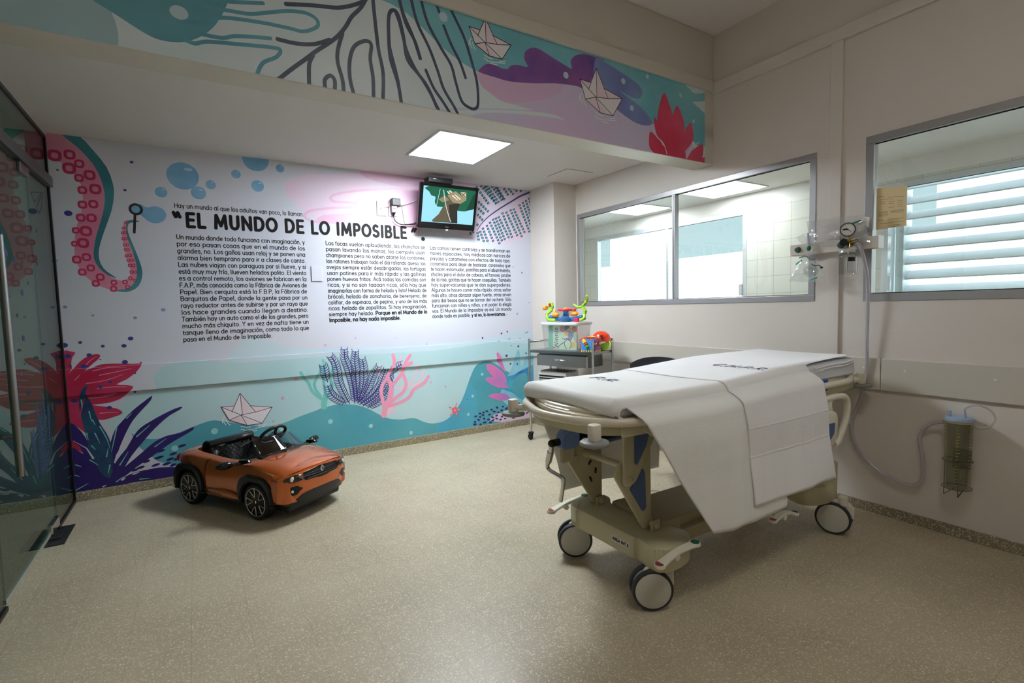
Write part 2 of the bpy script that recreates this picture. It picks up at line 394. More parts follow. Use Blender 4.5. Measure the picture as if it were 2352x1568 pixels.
for px_, py_ in ((1.3, .25),):
    ceiling_light((px_, py_, ZHIGH-.001), .6, .6, LIGHT_ROOM, 'added square panel in the high ceiling above the viewer, out of the picture', (1, .985, .955))  # added lamp: lights the front floor and falls off towards the sides
ceiling_light((-1.75, 3.2, 2.6), .5, .5, LIGHT_HALL, 'added dim ceiling panel, unseen, in the hall behind the glass wall', (.9, 1, .93))  # added weak lamp so the hall shows dimly through the glass

# ------------------------------------------------------------------ floor: terrazzo tiles
def terrazzo(name, base, dark, grid=True, sc=1.0):
    m = bpy.data.materials.new(name); m.use_nodes = True; nt = m.node_tree; N = nt.nodes; Lk = nt.links
    b = N['Principled BSDF']; tc = N.new('ShaderNodeTexCoord')
    def ramp(src, stops, interp='LINEAR'):
        r = N.new('ShaderNodeValToRGB'); r.color_ramp.interpolation = interp
        e = r.color_ramp.elements
        while len(e) < len(stops): e.new(0.5)
        for q, (p, c) in zip(e, stops): q.position = p; q.color = (*c, 1)
        Lk.new(src, r.inputs[0]); return r
    def mix(a, bb, fac, t='MIX'):
        x = N.new('ShaderNodeMix'); x.data_type = 'RGBA'; x.blend_type = t
        if isinstance(fac, float): x.inputs['Factor'].default_value = fac
        else: Lk.new(fac, x.inputs['Factor'])
        Lk.new(a, x.inputs[6]); Lk.new(bb, x.inputs[7]); return x.outputs[2]
    n0 = N.new('ShaderNodeTexNoise'); n0.inputs['Scale'].default_value = 2.2; n0.inputs['Detail'].default_value = 6; Lk.new(tc.outputs['Object'], n0.inputs['Vector'])
    col = ramp(n0.outputs['Fac'], ((.3, lin(dark)), (.7, lin(base)))).outputs[0]
    for scale, thr, c in ((95*sc, .34, (214, 203, 180)), (150*sc, .30, (196, 176, 146)), (70*sc, .22, (226, 220, 205)), (60*sc, .055, (70, 62, 52)), (190*sc, .16, (150, 122, 90)), (130*sc, .36, (206, 196, 170))):
        v = N.new('ShaderNodeTexVoronoi'); v.inputs['Scale'].default_value = scale; v.inputs['Randomness'].default_value = 1
        mp = N.new('ShaderNodeMapping'); mp.inputs['Location'].default_value = (scale*.37, scale*.11, 0); mp.inputs['Rotation'].default_value = (0, 0, scale); Lk.new(tc.outputs['Object'], mp.inputs[0]); Lk.new(mp.outputs[0], v.inputs['Vector'])
        # random threshold per chip
        sub = N.new('ShaderNodeMath'); sub.operation = 'MULTIPLY'; sep = N.new('ShaderNodeSeparateColor'); Lk.new(v.outputs['Color'], sep.inputs[0])
        sub.inputs[1].default_value = thr*1.6; Lk.new(sep.outputs[0], sub.inputs[0])
        lt = N.new('ShaderNodeMath'); lt.operation = 'LESS_THAN'; Lk.new(v.outputs['Distance'], lt.inputs[0]); Lk.new(sub.outputs[0], lt.inputs[1])
        gt = N.new('ShaderNodeMath'); gt.operation = 'GREATER_THAN'; gt.inputs[1].default_value = .45; Lk.new(sep.outputs[1], gt.inputs[0])
        mu = N.new('ShaderNodeMath'); mu.operation = 'MULTIPLY'; Lk.new(lt.outputs[0], mu.inputs[0]); Lk.new(gt.outputs[0], mu.inputs[1])
        mu2 = N.new('ShaderNodeMath'); mu2.operation = 'MULTIPLY'; mu2.inputs[1].default_value = .75; Lk.new(mu.outputs[0], mu2.inputs[0])
        rgb = N.new('ShaderNodeRGB'); rgb.outputs[0].default_value = (*lin(c), 1)
        col = mix(col, rgb.outputs[0], mu2.outputs[0])
    if grid:
        br = N.new('ShaderNodeTexBrick'); br.offset = 0; br.inputs['Scale'].default_value = 1; br.inputs['Mortar Size'].default_value = .0013
        br.inputs['Brick Width'].default_value = .2175; br.inputs['Row Height'].default_value = .2305; br.inputs['Mortar Smooth'].default_value = 1.0
        mpb = N.new('ShaderNodeMapping'); mpb.inputs['Location'].default_value = (-.131, -2.172, 0); Lk.new(tc.outputs['Object'], mpb.inputs[0]); Lk.new(mpb.outputs[0], br.inputs['Vector'])
        fm = N.new('ShaderNodeMath'); fm.operation = 'MULTIPLY'; fm.inputs[1].default_value = .5; Lk.new(br.outputs['Fac'], fm.inputs[0])
        rgb = N.new('ShaderNodeRGB'); rgb.outputs[0].default_value = (*lin((92, 86, 74)), 1)
        col = mix(col, rgb.outputs[0], fm.outputs[0])
    Lk.new(col, b.inputs['Base Color'])
    n1 = N.new('ShaderNodeTexNoise'); n1.inputs['Scale'].default_value = 9; n1.inputs['Detail'].default_value = 5; Lk.new(tc.outputs['Object'], n1.inputs['Vector'])
    rr = N.new('ShaderNodeMapRange'); rr.inputs[3].default_value = .28; rr.inputs[4].default_value = .5; Lk.new(n1.outputs['Fac'], rr.inputs[0]); Lk.new(rr.outputs[0], b.inputs['Roughness'])
    bp = N.new('ShaderNodeBump'); bp.inputs['Strength'].default_value = .12; bp.inputs['Distance'].default_value = .002; Lk.new(n1.outputs['Fac'], bp.inputs['Height']); Lk.new(bp.outputs[0], b.inputs['Normal'])
    return m
FLOORM = terrazzo('terrazzo_floor', (184, 172, 148), (166, 154, 130), True, 1.3)
BASEM = terrazzo('terrazzo_baseboard', (146, 136, 112), (118, 109, 90), False, 1.2)
mb = MB(); mb.box((GX, BACK, -.1), (W, D, 0)); struct(mb, 'floor', FLOORM)

# ------------------------------------------------------------------ walls
mb = MB(); mb.box((GX-.1, D, -.1), (W, D+.15, ZLOW+.1)); struct(mb, 'wall_back', WALL)
mb = MB(); mb.box((3.268, 4.345, 0), (W, D, ZLOW)); struct(mb, 'wall_corner_column', WALL)
WT = .10
FW = (1.833, 4.325, 1.337, 2.32)      # long window: y0,y1,z0,z1
NW = (-.35, 1.54, 1.33, 2.334)        # near window
mb = MB()
mb.box((W, BACK, -.1), (W+WT, D+.15, FW[2])); mb.box((W, BACK, FW[3]), (W+WT, D+.15, ZHIGH+.1))
for a, b in ((BACK, NW[0]), (NW[1], FW[0]), (FW[1], D+.15)): mb.box((W, a, FW[2]), (W+WT, b, FW[3]))
struct(mb, 'wall_right', WALL)
mb = MB(); mb.box((GX-.1, BACK-.12, -.1), (W+.1, BACK, ZHIGH+.1)); struct(mb, 'wall_front', WALL)
mb = MB(); mb.box((GX-.1, BACK, 0), (GX, 2.35, ZHIGH+.1)); mb.box((GX-.1, 2.35, ZLOW-.02), (GX, D, ZHIGH+.1)); struct(mb, 'wall_left', WALL)
mb = MB(); mb.box((GX, BACK, ZHIGH), (W, BY1, ZHIGH+.1)); mb.box((GX, BY0, ZLOW), (W, D, ZLOW+.08)) ; struct(mb, 'ceiling', CEIL)
mb = MB(); mb.box((GX, BY0, BZ), (W, BY1, ZHIGH), bev=.006); struct(mb, 'wall_beam', WALLB)
# flat timber strips along the top of the walls
mb = MB(); mb.box((GX, BY0-.022, 2.986), (W-.02, BY0, 3.066), bev=.004); struct(mb, 'trim_1', WALLB)
mb = MB(); mb.box((W-.022, BACK, 2.972), (W, BY0, 3.055), bev=.004); struct(mb, 'trim_2', WALL)
mb = MB(); mb.box((W-.018, 1.674, RAIL1), (W, 1.748, 2.972), bev=.003); struct(mb, 'trim_3', WALL)
mb = MB(); mb.box((W-.004, BY0-.0, BZ-.01), (W+.001, BY0+.04, 2.975)); struct(mb, 'trim_4', WALLB)
# baseboards
mb = MB(); mb.box((GX, D-.012, 0), (3.268, D, .07), bev=.003); struct(mb, 'baseboard_back', BASEM)
mb = MB(); mb.box((3.256, 4.333, 0), (3.268, D-.012, .07), bev=.002); mb.box((3.256, 4.333, 0), (W, 4.345, .07), bev=.002); struct(mb, 'baseboard_column', BASEM)
mb = MB(); mb.box((W-.012, BACK, 0), (W, 4.333, .062), bev=.003); struct(mb, 'baseboard_right', BASEM)
# bumper boards along the walls
mb = MB(); mb.box((GX, D-RAIL_T, RAIL0), (3.268, D, RAIL1), bev=.004); struct(mb, 'trim_5', RAILW)
mb = MB(); mb.box((W-.02, BACK, RAIL0), (W, 1.424, RAIL1), bev=.004); mb.box((W-.02, 1.427, RAIL0), (W, 4.345, RAIL1), bev=.004)
mb.box((3.268-.02, 4.325, RAIL0), (3.268, D-.02, RAIL1), bev=.003); mb.box((3.248, 4.325, RAIL0), (W-.02, 4.345, RAIL1), bev=.003)
rb = struct(mb, 'trim_6', RAILM)
for y_, z_ in ((1.52, .915), (1.30, .912), (.9, .905)):
    mb = MB(); mb.cyl((W-.0215, y_, z_), (W-.0195, y_, z_), .006, CREAM2); s = mb.build('screw_head', CREAM2, rb)
# ceiling hatch in the low ceiling
t = thing('ceiling_hatch', 'square hatch flush in the low ceiling near the corner column', 'hatch', (3.232, 4.02, ZLOW))
mb = MB(); x, y = .155, .155
mb.box((-x, -y, -.004), (x, y, .006), bev=.001); mb.build('panel', CEIL, t)
mb = MB()
for a, b in (((-x-.007, -y-.007, -.001), (x+.007, -y-.001, .004)), ((-x-.007, y+.001, -.001), (x+.007, y+.007, .004)), ((-x-.007, -y, -.001), (-x-.001, y, .004)), ((x+.001, -y, -.001), (x+.007, y, .004))): mb.box(a, b)
mb.build('gap', mat('shadow_gap_paint', (110, 108, 104), .8), t)

# ------------------------------------------------------------------ windows in the right wall
def window_frame(n, y0, y1, z0, z1, xs, fw, mull=(), m=ALU, depth=.05, pane=True, pm=PANE):
    mb = MB()
    xa, xb = xs-.006, xs+depth
    mb.box((xa, y0, z0), (xb, y1, z0+fw), bev=.002); mb.box((xa, y0, z1-fw), (xb, y1, z1), bev=.002)
    mb.box((xa, y0, z0+fw), (xb, y0+fw, z1-fw), bev=.002); mb.box((xa, y1-fw, z0+fw), (xb, y1, z1-fw), bev=.002)
    for q in mull: mb.box((xa+.004, q-fw*.36, z0+fw), (xb, q-fw*.05, z1-fw), bev=.001); mb.box((xa+.004, q+fw*.05, z0+fw), (xb, q+fw*.36, z1-fw), bev=.001); mb.box((xa+.01, q-fw*.05, z0+fw), (xb, q+fw*.05, z1-fw), bev=.0)
    o = struct(mb, 'window_%d' % n, m)
    edges = [y0+fw]+list(mull)+[y1-fw]
    if pane:
        for a, b in zip(edges, edges[1:]):
            pb = MB(); pb.box((xs+depth*.45, a, z0+fw), (xs+depth*.45+.005, b, z1-fw)); q = pb.build('pane', pm, o)
            gb = MB()
            for u, v in (((xs+depth*.4, a, z0+fw), (xs+depth*.44, b, z0+fw+.005)), ((xs+depth*.4, a, z1-fw-.005), (xs+depth*.44, b, z1-fw))): gb.box(u, v)
            gb.build('gasket', BLACKF, o)
    return o
window_frame(1, *FW, W, .042, (3.026,))
window_frame(2, *NW, W, .046, ())
# ------------------------------------------------------------------ the next room
TILE = bpy.data.materials.new('wall_tiles'); TILE.use_nodes = True
def tile_mat(m, ax):
    nt = m.node_tree; b = nt.nodes['Principled BSDF']; tc = nt.nodes.new('ShaderNodeTexCoord'); br = nt.nodes.new('ShaderNodeTexBrick')
    mp = nt.nodes.new('ShaderNodeMapping'); mp.inputs['Rotation'].default_value = (0, PI/2, 0) if ax == 'x' else (PI/2, 0, 0)
    sx = nt.nodes.new('ShaderNodeSeparateXYZ'); cx = nt.nodes.new('ShaderNodeCombineXYZ'); nt.links.new(tc.outputs['Object'], sx.inputs[0])
    nt.links.new(sx.outputs['Y' if ax == 'x' else 'X'], cx.inputs[0]); nt.links.new(sx.outputs['Z'], cx.inputs[1]); nt.links.new(cx.outputs[0], br.inputs['Vector'])
    br.offset = 0; br.inputs['Scale'].default_value = 1; br.inputs['Brick Width'].default_value = .205; br.inputs['Row Height'].default_value = .205
    br.inputs['Mortar Size'].default_value = .003; br.inputs['Mortar Smooth'].default_value = .2
    for i, c in ((1, (212, 214, 209)), (2, (206, 208, 203)), (3, (176, 175, 170))): br.inputs[i].default_value = (*lin(c), 1)
    nt.links.new(br.outputs['Color'], b.inputs['Base Color']); b.inputs['Roughness'].default_value = .18
tile_mat(TILE, 'x')
TILEY = bpy.data.materials.new('wall_tiles_side'); TILEY.use_nodes = True; tile_mat(TILEY, 'y')
NWHITE = mat('next_room_white', (228, 228, 228), .7)
E1 = (3.83, 6.62, 1.0, 2.47); E2 = (-1.2, 2.37, 1.0, 2.46); YN0, YN1 = -1.6, 6.93; ZT = 2.49
mb = MB()
def xt(y0, y1, z0, z1, m): mb.box((XT, y0, z0), (XT+.12, y1, z1), m)
xt(YN0, YN1, -.1, 1.0, TILE)
xt(E1[1], YN1, 1.0, ZT, TILE); xt(E2[1], E1[0], 1.0, ZT, TILE); xt(YN0, E2[0], 1.0, ZT, TILE)
xt(E1[0], E1[1], E1[3], ZT, TILE); xt(E2[0], E2[1], E2[3], ZT, TILE); xt(YN0, YN1, ZT, ZNEXT+.1, NWHITE)
struct(mb, 'wall_outer', None)
mb = MB(); mb.box((W+WT, YN1, -.1), (XT, YN1+.1, ZNEXT+.1)); struct(mb, 'wall_side', TILEY)
mb = MB(); mb.box((W+WT, YN0-.1, -.1), (XT+.12, YN0, ZNEXT+.1)); struct(mb, 'wall_end', NWHITE)
mb = MB(); mb.box((W+WT, YN0, ZNEXT), (XT, YN1, ZNEXT+.1)); struct(mb, 'ceiling_next_room', NWHITE)
mb = MB(); mb.box((W+WT, YN0, -.1), (XT, YN1, 0)); struct(mb, 'floor_next_room', FLOORM)
mb = MB(); mb.box((W-.0, D+.15, -.1), (W+WT, YN1, ZNEXT)); struct(mb, 'wall_next_room', NWHITE)
window_frame(3, *E1, XT, .055, (5.08,), ALUW, .06)
window_frame(4, *E2, XT, .055, (.55,), ALUW, .06)
# sash latch tabs
for y_ in (E1[0]+.07, E2[1]-.07):
    mb = MB(); mb.box((XT-.03, y_-.02, 1.42), (XT-.006, y_+.02, 1.56), bev=.003); q = mb.build('window_latch', ALUW); tag(q, 'pale latch tab on the frame of the %s outer window' % ('long' if y_ > 3 else 'louvred'), 'latch')
# outdoor louvres beyond the near window
lv = thing('louvre_shutter', 'wide pale aluminium louvre blades outside the near window', 'shutter', (XT+.3, 0, 0))
for q in range(12):
    z_ = 1.08+q*.148
    prof = [(0, 0), (.012, .0), (.13, .085), (.13, .095), (.115, .093), (0, .012)]
    mb = MB(); mb.prism([(a-.06, z_+b) for a, b in prof], 'y', -1.3, 2.26, bev=.0); mb.build('blade', mat('louvre_metal', (238, 242, 248), .5), lv)
for y_ in (2.30, 1.0-2.3):
    mb = MB(); mb.box((-.09, y_-.035, .9), (.1, y_+.035, 2.9), bev=.004)
    mb.box((-.1, y_+.05, .9), (-.05, y_+.075, 2.9)); 
    for k in range(12): mb.cyl((-.1, y_, 1.12+k*.148), (-.088, y_, 1.12+k*.148), .012)
    mb.build('post', mat('louvre_post', (225, 231, 238), .45), lv)
# pale building across the yard
bw = mat('white_facade', (250, 252, 252), .8)
t = thing('building', 'pale white building outside beyond the far windows', 'building', (11.5, 5, 0))
mb = MB(); mb.box((0, -19, -1), (4, 13, 2.56)); mb.build('wall', bw, t)
mb = MB(); mb.box((-0.02, 5.0, -1), (.5, 7.29, 5.5)); mb.build('stair_tower', bw, t)
mb = MB(); mb.box((-0.02, -19, 2.5), (.5, -1.2, 5.5)); mb.build('upper_storey', bw, t)
mb = MB(); mb.box((XT+.12, -25, -1.1), (60, 30, -1)); struct(mb, 'ground', mat('yard_concrete', (225, 228, 226), .9))
sun = bpy.data.lights.new('sun', 'SUN'); so = bpy.data.objects.new('sun', sun); link(so); sun.energy = 9.0; sun.angle = .2
so.rotation_euler = (0, math.radians(-52), math.radians(12))

# ------------------------------------------------------------------ glass wall on the left
HALLW = mat('hall_paint', (206, 216, 206), .6)
mb = MB(); mb.box((-2.7, 1.4, -.1), (-2.6, 5.4, 2.7)); mb.box((-2.6, 5.3, -.1), (GX-.1, 5.4, 2.7)); mb.box((-2.6, 1.4, -.1), (GX-.1, 1.5, 2.7)); struct(mb, 'wall_hall', HALLW)
mb = MB(); mb.box((-2.6, 1.5, -.1), (GX, 5.3, 0)); struct(mb, 'floor_hall', FLOORM)
mb = MB(); mb.box((-2.6, 1.5, 2.61), (GX-.1, 5.3, 2.7)); struct(mb, 'ceiling_hall', HALLW)
YA, YB, YC = 4.225, 3.18, 2.36     # door leaf between YB and YA
mb = MB()
gx0, gx1 = GX-.012, GX+.012
mb.box((gx0, YC, ZLOW-.045), (gx1, D, ZLOW-.02), bev=.001); mb.box((gx0, D-.026, 0), (gx1, D, ZLOW-.045), bev=.001)
mb.box((gx0, YA, 0), (gx1, D-.026, .022), bev=.001); mb.box((gx0, YC, 0), (gx1, YB, .022), bev=.001); mb.box((gx0, YC, 0), (gx1, YC+.02, ZLOW), bev=.001)
gw = struct(mb, 'window_5', BLACKF)
mb = MB(); mb.box((GX-.03, YC, 2.265), (GX+.03, D, 2.335), bev=.004); mb.build('transom_bar', mat('dark_aluminium', (92, 90, 88), .4, metal=.6), gw)
for a, b, c, d in ((YC, D-.026, 2.335, ZLOW-.045), (YA+.004, D-.026, .022, 2.265), (YC, YB-.004, .022, 2.265)):
    mb = MB(); mb.box((GX-.005, a, c), (GX+.005, b, d)); mb.build('pane', PANEG, gw)
dr = thing('door_1', loc=(0, 0, 0), label=None, cat=None); dr['kind'] = 'structure'
mb = MB(); mb.box((GX-.005, YB, .03), (GX+.005, YA, 2.258)); mb.build('door_pane', PANEG, dr)
mb = MB(); mb.box((GX-.006, YB, .028), (GX+.006, YA, .05)); mb.build('bottom_rail', mat('glass_edge_strip', (150, 156, 146), .4), dr)
hb = MB(); hx = GX+.055
hb.cyl((hx, 3.35, .58), (hx, 3.35, 1.75), .016, n=24); hb.cyl((hx-.11, 3.35, .58), (hx-.11, 3.35, 1.75), .016, n=24)
for z_ in (.78, 1.55): hb.cyl((hx, 3.35, z_), (hx-.11, 3.35, z_), .010)
hb.build('pull_handle', STEEL, dr, smooth=True)
for z0, z1 in ((0.03, .095), (2.20, 2.262)):
    mb = MB(); mb.box((GX-.018, YA-.19, z0), (GX+.018, YA-.002, z1), bev=.006); mb.build('pivot_clamp', CHROME if z0 < 1 else STEEL, dr)
mb = MB(); mb.box((GX-.12, 3.93, 0.0), (GX+.085, 4.27, .004), bev=.001); mb.box((GX-.05, 4.03, .004), (GX+.05, 4.13, .012), bev=.003)
tag(mb.build('floor_spring_plate', mat('dark_floor_plate', (58, 60, 60), .35, metal=.5)), 'dark metal floor plate under the pivot of the glass door', 'floor plate')
# drawings printed on the glass
PRN = mat('glass_print_navy', (48, 52, 96), .6); PRG = mat('glass_print_grey', (60, 66, 66), .6)
gf = Flat(lambda a, b, o: (GX+.0056+o, a, b))
def gl(u, v): p = on(0, GX, u, v); return (p.y, p.z)
K = lambda k, *c: [(k[0]+c[i]/k[2], k[1]+c[i+1]/k[2]) for i in range(0, len(c), 2)]
KP = (0, 180, 5.225)
for s_ in ((360, 1365, 497, 1368), (497, 1368, 400, 1485), (497, 1372, 425, 1545), (497, 1372, 490, 1540), (360, 1365, 400, 1485), (425, 1545, 455, 1620), (490, 1540, 455, 1620)):
    gf.strokes([([gl(*p) for p in K(KP, *s_)], .0035)], PRG)
for u, v, r in ((2, 875/2.61+200, 2), (66, 532, 2.5), (82, 530, 2), (47, 543, 2), (33, 551, 1.5), (10, 580, 4), (30, 594, 3), (48, 601, 2.5), (82, 605, 2), (62, 650, 2), (48, 672, 3.5), (18, 678, 2), (37, 724, 2), (51, 777, 3), (46, 858, 2.5)):
    c = gl(u, v); gf.ellipse(c, .0075*r, .0055*r, PRN, n=12)
for (u0, v0, u1, v1) in ((97, 918, 105, 1090), (82, 935, 95, 1100), (108, 935, 112, 1075), (72, 1000, 85, 1105), (90, 960, 100, 1090)):
    a, b = gl(u0, v0), gl(u1, v1); st = [([a, b], .003)]
    for k in range(18):
        t_ = k/18; c = (a[0]+(b[0]-a[0])*t_, a[1]+(b[1]-a[1])*t_)
        for s_ in (-1, 1): st.append(([c, (c[0]+s_*.035, c[1]+.03)], .0035))
    gf.strokes(st, PRN)
o = gf.build('printed_drawings', parent=gw)
# ------------------------------------------------------------------ mural on the back wall
def wc(name, a, b, sc=3.0, rough=.42): return mat('print_'+name, a, rough, noise=(sc, b, .3, .7))
P_BASE = wc('base', (218, 216, 228), (208, 212, 226), .8)
P_PALE = wc('pale_teal', (176, 212, 220), (196, 221, 226), 1.4)
P_PALE2 = wc('pale_wash', (206, 222, 232), (196, 216, 228), 1.6)
P_TEAL = wc('teal', (74, 156, 174), (96, 172, 186), 2.2)
P_BLUE = wc('blue_teal', (72, 160, 196), (92, 178, 200), 2.2)
P_DTEAL = wc('deep_teal', (50, 112, 128), (70, 140, 152), 4)
P_PINKT = wc('tentacle_pink', (210, 126, 158), (222, 150, 172), 4)
P_RED = wc('sucker_red', (188, 42, 88), (200, 62, 102), 8)
P_CRIM = wc('crimson', (184, 30, 72), (196, 60, 98), 4)
P_NAVYP = wc('indigo', (44, 26, 98), (52, 36, 118), 6)
P_NTEAL = wc('indigo_teal', (36, 38, 96), (40, 92, 112), 9)
P_DOT = mat('print_dot', (58, 62, 140), .45); P_DOTL = mat('print_dot_light', (136, 146, 194), .45)
P_BUB = wc('bubble', (112, 164, 204), (134, 182, 216), 6); P_BUBH = mat('print_bubble_light', (176, 208, 230), .45)
P_PINKW = wc('pink_wash', (232, 202, 222), (226, 214, 232), 3); P_PINKB = wc('pink_brush', (226, 176, 206), (230, 196, 218), 3)
P_LAV = wc('lavender', (214, 196, 222), (230, 200, 220), 2.5)
P_MINT = wc('mint', (128, 204, 200), (110, 190, 188), 6); P_MINTL = wc('mint_light', (176, 220, 222), (160, 212, 214), 6)
P_FROND = mat('print_frond', (60, 52, 126), .45)
P_CORAL = wc('coral_pink', (238, 150, 182), (240, 168, 194), 4); P_CORALL = wc('coral_light', (232, 198, 216), (226, 206, 220), 4)
P_STAR = mat('print_starfish', (232, 112, 124), .45); P_PDOT = mat('print_pink_dot', (204, 168, 196), .45); P_WDOT = mat('print_white_dot', (164, 216, 220), .45)
P_LEAF = mat('print_leaf_green', (140, 196, 190), .45); P_LDASH = mat('print_leaf_dash', (34, 62, 100), .45); P_STEM = mat('print_stem', (48, 66, 118), .45)
P_PAPER = wc('paper', (240, 232, 238), (232, 226, 234), 3); P_PAPERP = wc('paper_pink', (232, 208, 220), (238, 224, 232), 6); P_LINE = mat('print_line', (44, 40, 46), .5)
P_WLINE = mat('print_white_line', (224, 236, 240), .5)
P_PET = wc('petal_pink', (236, 122, 180), (170, 130, 200), 5); P_SPL = wc('splash_blue', (40, 110, 180), (84, 180, 200), 6); P_SPL2 = wc('splash_pale', (110, 190, 214), (150, 206, 222), 4)
K1, K2, K3, K4, K5, K6, K7, K8 = (0, 200, 2.6133), (0, 700, 2.6133), (380, 440, 2.767), (380, 900, 4.6125), (820, 370, 5.6), (600, 760, 3.675), (0, 0, 2.352), (900, 0, 2.94)
def mw(u, v): p = on(1, D, u, v); return (p.x, p.z)
def M(k, *c): return [mw(k[0]+c[i]/k[2], k[1]+c[i+1]/k[2]) for i in range(0, len(c), 2)]
def pxm(v=4.3): return 1/F_PX*v
KF = (0, 0, 1)
fm = Flat(lambda a, b, o: (a, D-o, b), (GX+.013, .0715, 3.266, ZLOW-.001), (RAIL0, RAIL1))
fm.poly([(GX, .05), (3.3, .05), (3.3, 2.7), (GX, 2.7)], P_BASE)
# washes
fm.poly(M(KF, 555, 785, 590, 775, 640, 790, 700, 800, 900, 795, 1100, 780, 1235, 760, 1235, 860, 600, 860), P_PALE2, 4)
fm.poly(M(KF, 237, 962, 268, 945, 290, 915, 325, 900, 360, 892, 352, 870, 362, 850, 383, 837, 413, 830, 450, 827, 500, 829, 560, 832, 640, 826, 800, 815, 1000, 805, 1240, 790, 1240, 970, 900, 1030, 405, 1110, 405, 1045, 345, 1030, 300, 995, 262, 985), P_PALE, 2)
fm.poly(M(KF, 700, 400, 1230, 430, 1230, 520, 1150, 560, 1000, 520, 850, 500, 720, 500), P_PINKW, 4)
fm.poly(M(K3, 1200, 60, 1400, 20, 1600, -40, 1640, 230, 1500, 262, 1300, 200, 1100, 192, 970, 190, 1000, 150, 1200, 130), P_PINKB, 3)
fm.poly(M(K5, 20, 100, 60, 175, 110, 215, 250, 262, 500, 322, 700, 368, 820, 380, 900, 330, 900, 210, 400, 150), P_PINKB, 0)
fm.poly(M(K5, 1540, 250, 2250, 300, 2240, 560, 1900, 760, 1560, 800), P_PINKW, 4)
fm.strokes([(cat2(M(K3, 1620, -20, 1300, -12, 1120, 8, 1055, 30, 1070, 62, 1200, 72, 1225, 95, 1010, 108, 905, 128, 890, 165, 960, 190, 1160, 198), 4, False), .011)], P_PINKB)
# seabed
hill = M(KF, 302, 995, 330, 1006, 365, 1007, 408, 994, 445, 979, 484, 966, 510, 967, 560, 975, 614, 979, 651, 971, 694, 954, 722, 944, 748, 934, 785, 928, 818, 930, 845, 938, 872, 952, 894, 961, 921, 963, 951, 960, 975, 969, 995, 972, 1016, 968, 1035, 956, 1057, 926, 1068, 901, 1079, 869, 1090, 844, 1103, 833, 1122, 829, 1141, 837, 1160, 850, 1190, 862, 1240, 872)
fm.poly(cat2(hill, 4, False)+M(KF, 1240, 990, 790, 1050, 405, 1110, 405, 1068, 365, 1060, 335, 1040, 312, 1018), P_TEAL)
fm.poly(cat2(M(KF, 1001, 971, 1016, 968, 1035, 956, 1057, 926, 1068, 901, 1079, 880), 3, False)+M(KF, 1095, 900, 1100, 1010, 1001, 1020), P_BLUE)
for x, y, r in ((175, 825, 18), (585, 763, 18), (925, 801, 18), (1265, 858, 17), (1785, 549, 15), (1748, 703, 15), (1865, 365, 14)):
    fm.ellipse(M(K6, x, y)[0], r*.0011, r*.0011, P_WDOT)
for x, y, r in ((520, 415, 28), (1237, 390, 26), (1748, 312, 24), (100, 595, 26)): fm.ellipse(M(K4, x, y)[0], r*.0009, r*.0009, P_WDOT)
for x, y, r in ((290, 406, 14), (180, 567, 14), (540, 117, 9), (795, 60, 7), (1135, 60, 5), (1395, 110, 8), (102, 762, 9), (1430, 434, 9), (1555, 468, 11)):
    fm.ellipse(M(K6, x, y)[0], r*.0011, r*.0011, P_PDOT)
# tentacle
fm.poly(M(K1, 270, 425, 330, 432, 385, 465, 440, 515, 475, 560, 495, 620, 497, 680, 485, 760, 462, 830, 450, 900, 447, 980, 455, 1035, 480, 1095, 530, 1150, 590, 1190, 650, 1212, 700, 1222, 755, 1212, 800, 1180, 822, 1130, 818, 1060, 795, 990, 770, 920, 762, 860, 775, 812, 760, 800, 740, 830, 733, 890, 745, 960, 765, 1040, 782, 1090, 780, 1130, 755, 1155, 710, 1158, 650, 1130, 595, 1085, 568, 1030, 563, 975, 578, 890, 603, 810, 625, 720, 628, 640, 605, 550, 560, 465, 470, 365, 380, 285, 270, 270), P_PINKT, 2)
fm.poly(M(K1, 355, 270, 460, 280, 560, 380, 640, 480, 678, 580, 684, 650, 670, 740, 635, 840, 605, 930, 592, 1000, 605, 1060, 640, 1105, 700, 1145, 650, 1130, 595, 1085, 565, 1030, 563, 975, 578, 890, 603, 810, 625, 720, 628, 640, 605, 550, 560, 465, 470, 365), P_DTEAL, 2)
fm.poly(M(K1, 690, 1221, 755, 1230, 810, 1212, 845, 1170, 855, 1110, 840, 1050, 805, 960, 775, 890, 765, 840, 780, 815, 832, 809, 830, 801, 790, 797, 765, 805, 757, 840, 763, 900, 785, 960, 815, 1050, 822, 1120, 808, 1170, 770, 1205, 720, 1217), P_DTEAL, 2)
SK = (328,410,28,418,405,24,415,487,28,476,460,21,474,545,20,538,528,25,494,618,20,572,612,26,495,705,20,560,702,21,485,783,20,549,785,22,455,860,16,516,864,26,447,940,14,499,935,25,461,1035,20,519,1020,20,494,1110,18,545,1085,18,575,1178,17,602,1140,19,682,1210,16,684,1173,14,751,1170,12,766,1200,11,783,1147,10,808,1158,8,790,1110,9,812,1110,8,780,1070,9,801,1070,9,770,1040,8,793,1038,8,759,1013,8,781,1010,8,754,975,8,768,975,8,749,947,8,765,946,7,740,910,8,756,910,7,737,875,7,752,873,7,739,845,6,753,845,6,752,813,6,764,806,5)
out, inn = [], []
for i in range(0, len(SK), 3):
    c = M(K1, SK[i], SK[i+1])[0]; r = SK[i+2]*.00138; j = random.uniform(0, 1.5)
    sq = lambda q: [(c[0]+q*r*math.copysign(abs(math.cos(a))**.75, math.cos(a)), c[1]+q*r*1.05*math.copysign(abs(math.sin(a))**.75, math.sin(a))) for a in [2*PI*k/16 for k in range(16)]]
    out.append(sq(1)); inn.append(sq(.5))
fm.polys(out, P_RED); fm.polys(inn, P_PINKT)
